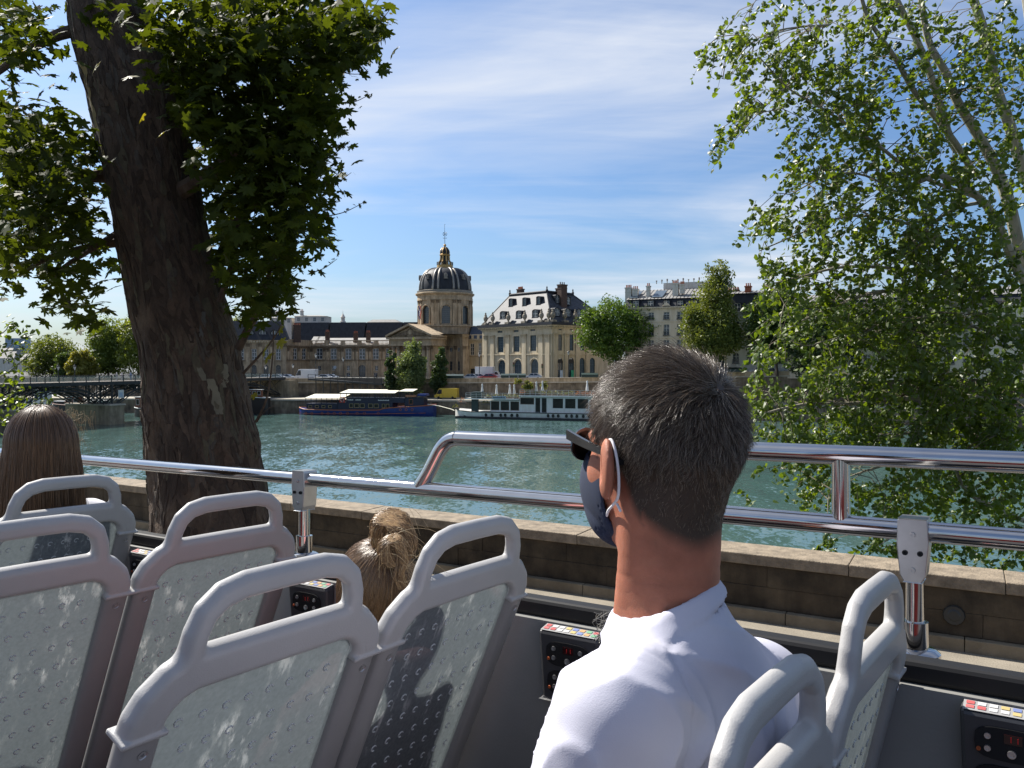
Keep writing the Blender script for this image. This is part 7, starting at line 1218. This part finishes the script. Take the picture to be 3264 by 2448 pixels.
def man_neck(P):
    d = sd_cap(P, hp(0, -.026, -.055), NB - UPV * .03, .0575, .0600); d = smin(d, sd_cap(P, NB - UPV * .05, LS + UPV * .0 - tf * .01 - tl * .03, .045, .042), .04); d = smin(d, sd_cap(P, NB - UPV * .05, RS + UPV * .0 - tf * .01 + tl * .03, .045, .042), .04)
    zz2 = P[2] - Hc[2] + .12 * (P[0] - Hc[0])
    for c0_, k_ in ((-.150, .0016), (-.172, .0012), (-.128, .0010), (-.196, .0012)): d = d + k_ * np.exp(-((zz2 - c0_ + .003 * np.sin(P[0] * 60)) / .0022) ** 2)
    for s in (-1, 1): d = smin(d, sd_cap(P, hp(s * .050, -.02, -.07), NB + tf * .045 + tl * s * .02 - UPV * .03, .016, .016), .03)
    return d
def man_torso(P):
    d = sd_ell(P, CH - UPV * .12 + tf * .005, (.175, .115, .20), TR_); d = smin(d, sd_ell(P, CH - UPV * .33 + tf * .02, (.155, .11, .24), TR_), .08); d = smin(d, sd_ell(P, HPX, (.17, .13, .13), TR_), .06)
    for A, E_ in ((LS, EL), (RS, ER)): d = smin(d, sd_cap(P, A, E_, .056, .044), .045)
    return d
def man_limbs(P):
    d = np.full(P[0].shape, 9.0)
    for s, E_ in ((1, EL), (-1, ER)):
        W_ = E_ + tf * .22 - tl * s * .07 - UPV * .06; d = smin(d, sd_cap(P, E_, W_, .042, .028), .02); d = smin(d, sd_ell(P, W_ + tf * .045, (.04, .05, .018), TR_), .02)
        for k in range(4): b = W_ + tf * .08 + tl * (.027 - .018 * k); d = smin(d, sd_cap(P, b, b + tf * (.05 + .012 * (k in (1, 2))) - UPV * .025, .0085, .007), .006)
        d = smin(d, sd_cap(P, W_ + tf * .03 - tl * s * .03, W_ + tf * .075 - tl * s * .06, .01, .008), .008)
        hj = HPX + tl * s * .09; d = smin(d, sd_cap(P, hj, hj + tf * .42 + tl * s * .04, .085, .06), .05); d = smin(d, sd_cap(P, hj + tf * .42 + tl * s * .04, hj + tf * .44 + tl * s * .04 - UPV * .40, .058, .04), .03)
    return d
up_ = lambda *P: (lambda Q: smin(smin(man_head(Q), man_neck(Q), .028), man_ear(Q), .006))(np.stack(P))
V1, F1 = sdf_grid(up_, Hc + np.array((-.17, -.17, -.29)), Hc + np.array((.17, .17, .135)), .0036)
lo_ = lambda *P: (lambda Q: smin(smin(man_neck(Q), man_torso(Q), .04), man_limbs(Q), .03))(np.stack(P))
pmin = np.min([LS, RS, EL, ER, HPX], 0) - .25; pmax = np.max([LS, RS, EL, ER, NB], 0) + .2; pmin[0] -= .5; pmin[2] = HPX[2] - .55; pmax[1] += .45
V2, F2 = sdf_grid(lo_, pmin, pmax, .012)
def hl_local(V): d = V - Hc; return d @ hl, d @ hf, d @ UPV
def hairline(a, b, c):                           # >0 inside the hair
    lim = np.interp(b, [-.12, -.06, -.045, -.028, -.012, .012, .026, .036, .046, .06, .075, .12], [-.106, -.104, -.094, -.062, -.028, .020, .014, -.010, .02, .062, .084, .2]); return c - lim
Vm = np.concatenate([V1, V2]); Fm = np.concatenate([F1, F2 + len(V1)]); cen_ = Vm[Fm].mean(1); la, lbb, lc = hl_local(cen_); hlv = hairline(la, lbb, lc) + (.003 * np.sin(la * 90) - 3.2 * la ** 2 + .004) * (lbb < -.04); inh0 = (hlv > -.004) & (np.abs(la) < .0845); inh0[len(F1):] = False; inh = (hlv > .034) & (np.abs(la) < .0845); inh[len(F1):] = False
SKIN = skin_mat('tanned_skin', (.33, .128, .078)); t_ = SKIN.node_tree; pb_ = t_.nodes['Principled BSDF']; lk_ = pb_.inputs['Base Color'].links[0].from_socket; at_ = N(t_, 'ShaderNodeAttribute', attribute_name='stubble'); mxs = N(t_, 'ShaderNodeMix', data_type='RGBA'); L(t_, at_.outputs['Fac'], mxs.inputs[0]); L(t_, lk_, mxs.inputs[6]); mxs.inputs[7].default_value = (.05, .034, .024, 1); L(t_, mxs.outputs[2], pb_.inputs['Base Color'])
man = person_root(Vm, Fm, [SKIN], np.zeros(len(Fm), int), 'man with short greying hair, white t-shirt, sunglasses and blue mask looking at the river', tuple(HPX - UPV * .1))
va_, vb2, vc_ = hl_local(Vm); hv = hairline(va_, vb2, vc_) + (.003 * np.sin(va_ * 90) - 3.2 * va_ ** 2 + .004) * (vb2 < -.04); hv = np.clip((hv + .004) / .022, 0, 1) * (np.abs(va_) < .0845); hv[len(V1):] = 0
ta = man.data.attributes.new('stubble', 'FLOAT', 'POINT'); ta.data.foreach_set('value', hv.astype(np.float32))
# hair
sel = np.where(inh0)[0]; nh = 48000; pw = np.clip((hlv[sel] + .004) / .02, .03, 1); pw /= pw.sum(); rg = np.random.default_rng(4); fi = rg.choice(sel, nh, p=pw); Q = Vm[Fm[fi]]; wq = rg.dirichlet((1, 1, 1, 1), nh); root = (Q * wq[:, :, None]).sum(1); nr = np.cross(Q[:, 1] - Q[:, 0], Q[:, 2] - Q[:, 0]); nr /= np.linalg.norm(nr, axis=1)[:, None] + 1e-12
nr *= np.sign(((root - Hc) * nr).sum(1))[:, None]; wh_ = hp(-.012, -.075, .085); tg = root - wh_; ra_, rb_, rc_ = hl_local(root)
tg = tg + np.outer(np.clip(rc_ - .03, 0, .1) * 6, hf) * .06 + np.outer(np.where(rc_ < 0, 1, 0), -UPV) * .05; tg -= nr * (tg * nr).sum(1)[:, None]; tg /= np.linalg.norm(tg, axis=1)[:, None] + 1e-9
clump = np.sin(root @ np.array((310., 190, 250))) * .3 + np.sin(root @ np.array((-170., 410, 130))) * .3 + np.sin(root @ np.array((90., -70, 120))) * .25; sd_ = np.cross(nr, tg); top_ = np.clip((rc_ + .03) / .11, 0, 1); ln = (.0075 + .021 * top_ * (1 + .5 * clump)) * rg.uniform(.55, 1.35, nh) * np.clip(.28 + hlv[fi] / .05, .28, 1)
dr0 = nr * (.38 + .22 * top_)[:, None] + tg * .8 + sd_ * clump[:, None] + rg.normal(size=(nh, 3)) * .16; dr0 /= np.linalg.norm(dr0, axis=1)[:, None]; dr1 = nr * .08 + tg * 1.0 + sd_ * (clump * 1.6)[:, None] + rg.normal(size=(nh, 3)) * .12 - UPV * .1; dr1 /= np.linalg.norm(dr1, axis=1)[:, None]
k = np.linspace(0, 1, 5); S_ = np.stack([root - nr * .002 + ln[:, None] * (dr0 * t * (1 - .45 * t) + dr1 * .55 * t * t) for t in k], 1)
hair_obj('hair', S_, .00024, .00010, hair_mat('greying_brown_hair', [(.030, .020, .013), (.064, .043, .027), (.115, .08, .052), (.075, .052, .033), (.30, .245, .18), (.09, .064, .042)], .26), man)
# shirt
def shirt(P):
    d = smin(sd_cap(P, C0 - UPV * .055 - tf * .008, LS - UPV * .004 - tl * .02, .066, .058), sd_cap(P, C0 - UPV * .055 - tf * .008, RS - UPV * .004 + tl * .02, .066, .058), .05); d = smin(d, sd_cap(P, C0 - UPV * .02, C0 - UPV * .10, .060, .085), .04); d = smin(d, man_torso(P) - .010, .045)
    for A, E_ in ((LS, EL), (RS, ER)): d = smin(d, sd_cap(P, A, A + (E_ - A) * .78, .068, .072), .035)
    al = (P[0] - CH[0]) * tl[0] + (P[1] - CH[1]) * tl[1]; z = P[2] - CH[2]; fw_ = (P[0] - CH[0]) * tf[0] + (P[1] - CH[1]) * tf[1]
    # folds: fans from the left armpit and across the back, sag near the waist
    rdg = lambda ph: (1 - np.abs(np.sin(ph))) ** 2
    dx_, dz_ = al - .185, z + .11; rad = np.sqrt(dx_ ** 2 + dz_ ** 2) + .02; ang = np.arctan2(dz_, dx_); env = np.exp(-((rad - .13) / .10) ** 2); d = d - .010 * env * (rdg(ang * 6.5 + 1.3 * np.sin(rad * 26)) - .25)
    d = d - .010 * (rdg(z * 34 + 17 * al + 2.2 * np.sin(al * 15 + 1)) - .4) * np.clip((-z - .06) / .15, 0, 1) - .007 * (rdg(al * 27 - z * 30 + 1.5 * np.sin(z * 30)) - .4) * np.exp(-((z - .02) / .09) ** 2) * np.clip((.2 - np.abs(al)) / .06, 0, 1)
    d = d - .004 * (rdg(al * 40 + z * 50 + 2.0 * np.sin(z * 22)) - .4) * np.clip((.03 - z) / .1, 0, 1) * np.clip((.16 - np.abs(al)) / .05, 0, 1)
    for s, A in ((1, LS), (-1, RS)):             # armhole seam
        pl = (al - s * .155) * s + (z + .02) * .35; sea = np.exp(-(pl / .0028) ** 2) * (z > -.24); d = d + .0035 * sea
    tt_ = UPV * .91 + tf * .30 + tl * .24; tt_ /= np.linalg.norm(tt_); q = [P[i] - C0[i] for i in range(3)]; h_ = sum(q[i] * tt_[i] for i in range(3)); rr_ = np.sqrt(np.maximum(sum(q[i] ** 2 for i in range(3)) - h_ ** 2, 0)); d = np.maximum(d, np.minimum(h_ - .006, rr_ * 0 + .2)); d = np.maximum(d, np.minimum(.0605 - rr_, h_ + .05))
    col_ = np.sqrt(np.maximum(np.abs(h_ + .003) - .009, 0) ** 2 + (rr_ - .0665 + h_ * .25) ** 2) - .0042
    d = d + .0022 * np.exp(-((h_ + .018) / .003) ** 2) * (rr_ < .11); d = smin(d, col_, .006); cut = (P[2] - (HPX[2] - .08)); return np.maximum(d, -cut)
V_, F_ = sdf_grid(lambda *P: shirt(np.stack(P)), np.min([LS, RS, EL], 0) - np.array((.12, .12, .05)) - UPV * .28, np.max([LS, RS, NB], 0) + .13, .0045)
SHM = mat('white_cotton', (.47, .47, .55), .85, var=.03, scale=6, bump=.06, bscale=900); SHM.node_tree.nodes['Principled BSDF'].inputs['Subsurface Weight'].default_value = .0; SHM.node_tree.nodes['Principled BSDF'].inputs['Subsurface Radius'].default_value = (.01, .01, .012)
t_ = SHM.node_tree; tcs = N(t_, 'ShaderNodeTexCoord'); ms_ = N(t_, 'ShaderNodeMapping'); L(t_, tcs.outputs['Object'], ms_.inputs[0]); ms_.inputs['Rotation'].default_value = (.5, .4, .7); ms_.inputs['Scale'].default_value = (1, 2.4, .8)
n1_ = N(t_, 'ShaderNodeTexNoise', i_Scale=7.0, i_Detail=2.0, i_Roughness=.4, i_Distortion=.5); L(t_, ms_.outputs[0], n1_.inputs['Vector']); n2_ = N(t_, 'ShaderNodeTexNoise', i_Scale=700.0, i_Detail=1.0); L(t_, tcs.outputs['Object'], n2_.inputs['Vector'])
b1_ = N(t_, 'ShaderNodeBump', i_Strength=.35, i_Distance=.02); L(t_, n1_.outputs[0], b1_.inputs['Height']); b2_ = N(t_, 'ShaderNodeBump', i_Strength=.12, i_Distance=.002); L(t_, n2_.outputs[0], b2_.inputs['Height']); L(t_, b1_.outputs[0], b2_.inputs['Normal']); L(t_, b2_.outputs[0], t_.nodes['Principled BSDF'].inputs['Normal'])
tee = np_obj('t_shirt', V_, F_, SHM, man)
tq_ = UPV * .91 + tf * .30 + tl * .24; tq_ /= np.linalg.norm(tq_); e1_ = np.cross(tq_, tf); e1_ /= np.linalg.norm(e1_); e2_ = np.cross(tq_, e1_); cvs, cfs = [], []
for h_, r_ in ((-.014, .0690), (-.010, .0698), (-.002, .0684), (.005, .0666), (.0075, .0650), (.005, .0636), (-.010, .0630)):
    for k in range(64): a = 2 * math.pi * k / 64; cvs.append(C0 + tq_ * (h_ + .0004 * (k % 2)) + (e1_ * math.cos(a) + e2_ * math.sin(a)) * (r_ + .0005 * (k % 2)))
cfs = [(i * 64 + k, i * 64 + (k + 1) % 64, (i + 1) * 64 + (k + 1) % 64, (i + 1) * 64 + k) for i in range(6) for k in range(64)]; np_obj('collar', np.array(cvs), cfs, SHM, tee)
pmat = mat('navy_trousers', (.03, .035, .06), .8); V_, F_ = sdf_grid(lambda *P: (lambda Q: np.maximum(np.minimum.reduce([sd_cap(Q, HPX + tl * s * .09, HPX + tl * s * .13 + tf * .42, .10, .075) for s in (-1, 1)] + [sd_cap(Q, HPX + tl * s * .13 + tf * .42, HPX + tl * s * .13 + tf * .44 - UPV * .38, .073, .06) for s in (-1, 1)] + [sd_ell(Q, HPX, (.185, .145, .13), TR_)]), -9))(np.stack(P)), HPX + np.array((-.62, -.3, -.5)), HPX + np.array((.35, .55, .16)), .018); np_obj('trousers', V_, F_, pmat, man)
# mask, loops, sunglasses
def mask(P):
    d = np.minimum(sd_ell(P, hp(0, .024, -.035), (.064, .074, .092), HR), sd_ell(P, hp(0, .050, -.092), (.046, .046, .032), HR)); d = smin(d, sd_ell(P, hp(0, .082, -.052), (.038, .046, .052), HR), .03); dd = np.stack([P[i] - Hc[i] for i in range(3)]); b = np.einsum('i,i...->...', hf, dd); c = dd[2]
    sh = np.maximum(np.abs(d - .006) - .0022, .028 - b - np.clip(-c - .08, 0, 1) * .4); sh = np.maximum(sh, c + .016 - (b - .05) * .15); return np.maximum(sh, -c - .128)
V_, F_ = sdf_grid(lambda *P: mask(np.stack(P)), Hc + np.array((-.17, -.1, -.15)), Hc + np.array((.08, .17, .03)), .003)
mk = np_obj('face_mask', V_, F_, mat('blue_fabric_mask', (.010, .018, .045), .85, var=.15, scale=40, bump=.05, bscale=500), man)
LOOP = mat('white_elastic', (.70, .68, .70), .7)
lp_ = [hp(.063, .040, -.030), hp(.074, .022, -.010), hp(.082, .006, .012), hp(.088, -.010, .020), hp(.0905, -.021, .008), hp(.089, -.025, -.018), hp(.085, -.020, -.045), hp(.080, -.006, -.058), hp(.068, .018, -.070), hp(.060, .032, -.082)]
def smooth_path(P, sub=5):
    P = [Vector(p) for p in P]; out = []
    for i in range(len(P) - 1):
        p0, p1, p2, p3 = P[max(i - 1, 0)], P[i], P[i + 1], P[min(i + 2, len(P) - 1)]
        for k in range(sub): t = k / sub; out.append(.5 * ((2 * p1) + (p2 - p0) * t + (2 * p0 - 5 * p1 + 4 * p2 - p3) * t * t + (3 * p1 - p0 - 3 * p2 + p3) * t ** 3))
    return out + [P[-1]]
MB().tube(smooth_path(lp_), .0018, 8).build('ear_loop', LOOP, mk, True); MB().tube([hp(.082, -.014, -.056), hp(.083, -.022, -.064)], .0016, 6).build('loop_end', LOOP, mk)
MB().tube(smooth_path([hp(.062, .042, -.028), hp(.050, .072, -.026), hp(.02, .105, -.022), hp(-.03, .10, -.022)]), .0024, 6).build('mask_piping', LOOP, mk)
BLKP = mat('black_frame_plastic', (.010, .010, .011), .22, spec=.7); sg = MB()
sp_ = smooth_path([hp(.071, .098, .018), hp(.079, .060, .012), hp(.0850, .020, .006), hp(.0865, -.006, .002), hp(.084, -.026, -.006)]); n_ = len(sp_)
for i in range(n_ - 1):
    hgt = [.0062 - .0036 * (j / (n_ - 1)) for j in (i, i + 1)]; nn = Vector(hl) * .0025; u_ = Vector((0, 0, 1)); a, b = sp_[i], sp_[i + 1]
    sg.add([a - u_ * hgt[0] - nn, a + u_ * hgt[0] - nn, a + u_ * hgt[0] + nn, a - u_ * hgt[0] + nn, b - u_ * hgt[1] - nn, b + u_ * hgt[1] - nn, b + u_ * hgt[1] + nn, b - u_ * hgt[1] + nn], [(0, 1, 5, 4), (1, 2, 6, 5), (2, 3, 7, 6), (3, 0, 4, 7)] + ([(0, 3, 2, 1)] if i == 0 else []) + ([(4, 5, 6, 7)] if i == n_ - 2 else []))
gl_ = sg.build('sunglasses', BLKP, man)
for s in (1, -1):
    ln_ = MB(); pts = [(math.cos(a), math.sin(a)) for a in [2 * math.pi * k / 20 for k in range(20)]]; fr_pts = []
    for rr2, off in ((1.0, 0), (1.0, .003), (.82, .003), (.82, 0)):
        for c_, s2 in pts: a_ = .038 + .033 * c_ * rr2; z_ = .003 + .022 * s2 * rr2; fr_pts.append(hp(s * a_,   .110 - .55 * max(0, a_ - .02) ** 1.0 * .75 + off, z_))
    ln_.add(fr_pts, [(j * 20 + k, j * 20 + (k + 1) % 20, ((j + 1) % 4) * 20 + (k + 1) % 20, ((j + 1) % 4) * 20 + k) for j in range(4) for k in range(20)]); ln_.build('lens_frame', BLKP, gl_)
    le = MB(); le.add(fr_pts[40:60], [tuple(range(20))]); le.build('lens', mat('dark_lens', (.006, .006, .006), .3, spec=.2), gl_)
MB().tube([hp(.008, .109, .01), hp(-.008, .109, .01)], .003, 6).build('bridge', BLKP, gl_); MB().tube(smooth_path([hp(-.073, .098, .020), hp(-.082, .03, .006), hp(-.079, -.04, -.01)]), .004, 6).build('temple', BLKP, gl_)
# ---- seated figure for the woman and the child
def figure(label, head, yaw, sc, skin, cloth, hairc, shirt_name):
    f, l = fdir(yaw); R = np.stack([l, f, UPV], 1); p = lambda a, b, c: head + (l * a + f * (b + max(0, -c - .13) * .46) + UPV * c) * sc; s_ = sc; r3 = lambda *q: tuple(x * sc for x in q)
    def fn(*P):
        P = np.stack(P); d = sd_ell(P, p(0, -.012, .018), r3(.073, .093, .094), R); d = smin(d, sd_ell(P, p(0, .025, -.04), r3(.058, .066, .078), R), .025 * s_); d = smin(d, sd_cap(P, p(0, .09, 0), p(0, .108, -.035), .008 * s_, .011 * s_), .01 * s_)
        for q in (-1, 1): d = smin(d, sd_ell(P, p(q * .076, -.002, -.015), r3(.009, .018, .03), R), .006 * s_)
        d = smin(d, sd_cap(P, p(0, -.02, -.06), p(0, -.03, -.2), .045 * s_, .05 * s_), .03 * s_)
        for q in (-1, 1):
            sh, el = p(q * .16, -.03, -.24), p(q * .19, .05, -.52); wr = p(q * .11, .26, -.56); d = smin(d, sd_cap(P, p(0, -.03, -.2), sh, .045 * s_, .045 * s_), .03 * s_); d = smin(d, sd_cap(P, sh, el, .042 * s_, .034 * s_), .02 * s_); d = smin(d, sd_cap(P, el, wr, .033 * s_, .024 * s_), .02 * s_); d = smin(d, sd_ell(P, wr + f * .04 * s_, r3(.035, .05, .017), R), .015 * s_)
            for k in range(4): b = wr + (f * .075 + l * (.024 - .016 * k)) * s_; d = smin(d, sd_cap(P, b, b + (f * .05 - UPV * .02) * s_, .008 * s_, .0065 * s_), .006 * s_)
            hj = p(q * .09, 0, -.72); d = smin(d, sd_cap(P, hj, hj + f * .38 * s_, .075 * s_, .055 * s_), .04 * s_); d = smin(d, sd_cap(P, hj + f * .38 * s_, hj + (f * .4 - UPV * .36) * s_, .052 * s_, .038 * s_), .03 * s_)
        d = smin(d, sd_ell(P, p(0, -.03, -.40), r3(.15, .095, .22), R), .06 * s_); return smin(d, sd_ell(P, p(0, -.01, -.68), r3(.16, .115, .13), R), .06 * s_)
    V, Fc = sdf_grid(fn, head + np.array((-.6, -.45, -1.2)) * sc, head + np.array((.5, .7, .15)) * sc, .013 * sc); o = person_root(V, Fc, [skin], np.zeros(len(Fc), int), label, tuple(p(0, 0, -.8)))
    def cl(*P):
        P = np.stack(P); d = sd_ell(P, p(0, -.03, -.40), r3(.165, .11, .235), R)
        for q in (-1, 1): sh, el = p(q * .16, -.03, -.24), p(q * .19, .05, -.52); d = smin(d, sd_cap(P, p(0, -.03, -.215), sh, .052 * s_, .054 * s_), .04 * s_); d = smin(d, sd_cap(P, sh, sh + (el - sh) * .6, .054 * s_, .054 * s_), .03 * s_)
        d = d - .004 * np.sin(P[0] * 70 + P[2] * 45) * s_; d = np.maximum(d, -sd_cap(P, p(0, -.02, -.08), p(0, -.028, -.19), .055 * s_, .06 * s_)); return np.maximum(d, -(P[2] - (head[2] - .66 * sc)))
    V, Fc = sdf_grid(cl, head + np.array((-.35, -.35, -.72)) * sc, head + np.array((.35, .35, -.08)) * sc, .012 * sc); np_obj(shirt_name, V, Fc, cloth, o); return o, p, f, l
SKIN2 = skin_mat('fair_skin', (.50, .27, .19))
wh0 = vnp(at(128, 1425, 2.45)); wo_, wp, wf, wl = figure('woman with long straight brown hair and white top seen from behind', wh0, 46, .98, SKIN2, mat('white_top', (.66, .65, .68), .85), None, 'white_top')
rg = np.random.default_rng(9); nh = 15000; th = rg.uniform(0, 2 * math.pi, nh); keep = np.abs(((th - math.pi / 2) + math.pi) % (2 * math.pi) - math.pi) > .85; th = th[keep]; nh = len(th); ph0 = np.arccos(rg.uniform(-.02, 1, nh) ** .8); S_ = []
dep = rg.uniform(.86, 1.04, nh); endz = -.235 + rg.normal(size=nh) * .018 + .015 * np.sin(th * 3); wob = rg.normal(size=(nh, 2)) * .006
def wpath(t):
    ph = ph0 + (math.pi / 2 - ph0) * np.clip(t / .45, 0, 1); a = .094 * dep * np.sin(ph) * np.cos(th); b = -.012 + .108 * dep * np.sin(ph) * np.sin(th); c = .012 + .112 * dep * np.cos(ph); dn = np.clip((t - .45) / .55, 0, 1); c2 = c + (endz - .012) * dn; fl = 1 + .10 * np.sin(dn * 2.2); a2, b2 = a * fl + wob[:, 0] * dn + .004 * np.sin(th * 23 + dn * 4) * dn, b * (1 + .02 * dn) + wob[:, 1] * dn; return wh0 + (np.outer(a2, wl) + np.outer(b2, wf) + np.outer(c2, UPV))
S_ = np.stack([wpath(t) for t in np.linspace(0, 1, 12)], 1); hair_obj('hair', S_, .00075, .0005, hair_mat('brown_hair', [(.055, .026, .011), (.095, .048, .020), (.07, .036, .015), (.17, .09, .04)], .38), wo_)
def wcap(*P):
    P = np.stack(P); WR = np.stack([wl, wf, UPV], 1); d = sd_ell(P, wh0 - wf * .014 + UPV * .012, (.084, .098, .1), WR); dd = np.stack([P[i] - wh0[i] for i in range(3)]); a, b, c = [np.einsum('i,i...->...', v, dd) for v in (wl, wf, UPV)]; col = np.maximum(np.sqrt((a / .088) ** 2 + ((b + .012) / .098) ** 2) * .09 - .09, np.maximum(c - .01, -.2 - c)); d = np.minimum(d, col); return np.maximum(d, (b - .045) + np.clip(c - .03, -1, 0) * 0)
V_, F_ = sdf_grid(wcap, wh0 - np.array((.14, .14, .24)), wh0 + np.array((.14, .14, .14)), .007); np_obj('hair_mass', V_, F_, mat('brown_hair_base', (.03, .017, .01), .6), wo_)
fly = []
for k in range(60):
    b0 = wp(rg.uniform(-.09, .03), rg.uniform(-.09, .04), rg.uniform(-.02, .11)); d0 = -wl * rg.uniform(.4, 1) * (1 if rg.uniform() < .8 else -1) + UPV * rg.uniform(-.2, .5) + wf * rg.normal() * .3; ln = rg.uniform(.03, .12); fly.append([b0 + d0 * ln * t + UPV * (-.05 * t * t) * rg.uniform(-.5, 1.5) for t in np.linspace(0, 1, 12)])
hair_obj('loose_strands', np.array(fly), .0005, .0003, hair_mat('sunlit_hair', [(.35, .22, .1), (.5, .36, .18)]), wo_)
# ---- the child
ch0 = vnp(at(1184, 1887, 1.53)); co_, cp2, cf_, cl_ = figure('child with a messy golden brown bun sitting between two seat backs', ch0, 52, .80, SKIN2, mat('pink_child_top', (.50, .22, .22), .85), None, 'pink_top')
CR = np.stack([cl_, cf_, UPV], 1)
def ccap(*P):
    P = np.stack(P); d = sd_ell(P, ch0 - cf_ * .012 + UPV * .012, (.064, .080, .083), CR); dd = np.stack([P[i] - ch0[i] for i in range(3)]); b = np.einsum('i,i...->...', cf_, dd); return np.maximum(np.maximum(d, b - .05), -(dd[2] + .052))
V_, F_ = sdf_grid(ccap, ch0 - .11, ch0 + .11, .005); np_obj('hair_mass', V_, F_, mat('child_hair_base', (.10, .06, .03), .6), co_)
bun0 = vnp(at(1222, 1770, 1.50)); nh = 9000; d = rg.normal(size=(nh, 3)); d /= np.linalg.norm(d, axis=1)[:, None]; b_ = d @ cf_; ok = (b_ < .62) & (d[:, 2] > -.72); d = d[ok]; nh = len(d); r0 = ch0 - cf_ * .012 + UPV * .012 + (d @ CR * np.array((.066, .083, .086))) @ CR.T
S_ = []
bl = (bun0 - (ch0 - cf_ * .012 + UPV * .012)); bl_n = bl / np.linalg.norm(bl)
for t in np.linspace(0, 1, 9):
    dd = d * (1 - t) + bl_n * t; dd /= np.linalg.norm(dd, axis=1)[:, None]; loc = dd @ CR; rad = 1 / np.sqrt(((loc / np.array((.067, .084, .088))) ** 2).sum(1)); S_.append(ch0 - cf_ * .012 + UPV * .012 + dd * (rad * (1 + .05 * t + .006 * np.sin(9 * d[:, 0] * 7)))[:, None] + rg.normal(size=(nh, 3)) * .0005)
HC = hair_mat('golden_brown_hair', [(.11, .06, .027), (.19, .11, .048), (.27, .165, .075), (.46, .31, .15)], .33); hair_obj('hair', np.stack(S_, 1), .0005, .0004, hair_mat('light_brown_hair', [(.075, .040, .018), (.13, .072, .032), (.19, .112, .05), (.10, .056, .025)], .3), co_)
path = np.array(smooth_path([at(1225, 1775, 1.50), at(1208, 1705, 1.49), at(1222, 1652, 1.49), at(1268, 1662, 1.48), at(1296, 1722, 1.47), at(1278, 1772, 1.46), at(1240, 1778, 1.45), at(1226, 1735, 1.45), at(1262, 1718, 1.45), at(1284, 1775, 1.445), at(1274, 1830, 1.44), at(1288, 1868, 1.44)], 4)); K = len(path); nb2 = 1500; S_ = np.zeros((nb2, K, 3)); lk = rg.integers(0, 9, nb2); a0 = rg.uniform(0, 6.28, 9)[lk] + rg.normal(size=nb2) * .5; rr3 = np.clip((rg.uniform(.005, .0155, 9)[lk]) + rg.normal(size=nb2) * .0025, .001, .03); tw3 = rg.normal(1.0, .45, 9)[lk] * 7 + rg.normal(size=nb2) * .25
for k in range(K): t = k / (K - 1); env = (.6 + .6 * math.sin(math.pi * min(1, t * 1.6))) * (1 if t < .6 else 1 - .6 * (t - .6)) ; ang = a0 + tw3 * t; S_[:, k] = path[k] + (np.outer(np.cos(ang), (1, 0, 0)) + np.outer(np.sin(ang), (0, .8, .6))) * (rr3 * env)[:, None] + rg.normal(size=(nb2, 1)) * .001
hair_obj('bun', S_, .0006, .0004, HC, co_)
fly = []
for k in range(120):
    i = rg.integers(2, K); b0 = path[i] + rg.normal(size=3) * .012; d0 = rg.normal(size=3) * (.8, .3, .6) + (.5, .15, .2); ln = rg.uniform(.012, .045); fly.append([b0 + d0 * ln * t + UPV * (-.03 * t * t) for t in np.linspace(0, 1, 8)])
hair_obj('loose_strands', np.array(fly), .00035, .0002, hair_mat('blond_strands', [(.3, .2, .1), (.55, .42, .24)]), co_)
tie = MB(); tq = [at(1222, 1748, 1.50) + Vector((.021 * math.cos(a), .018 * math.sin(a), .004 * math.sin(a))) for a in [2 * math.pi * k / 16 for k in range(17)]]; tie.tube(tq, .0045, 8); tie.build('hair_tie', mat('dark_hair_tie', (.02, .02, .03), .8), co_)
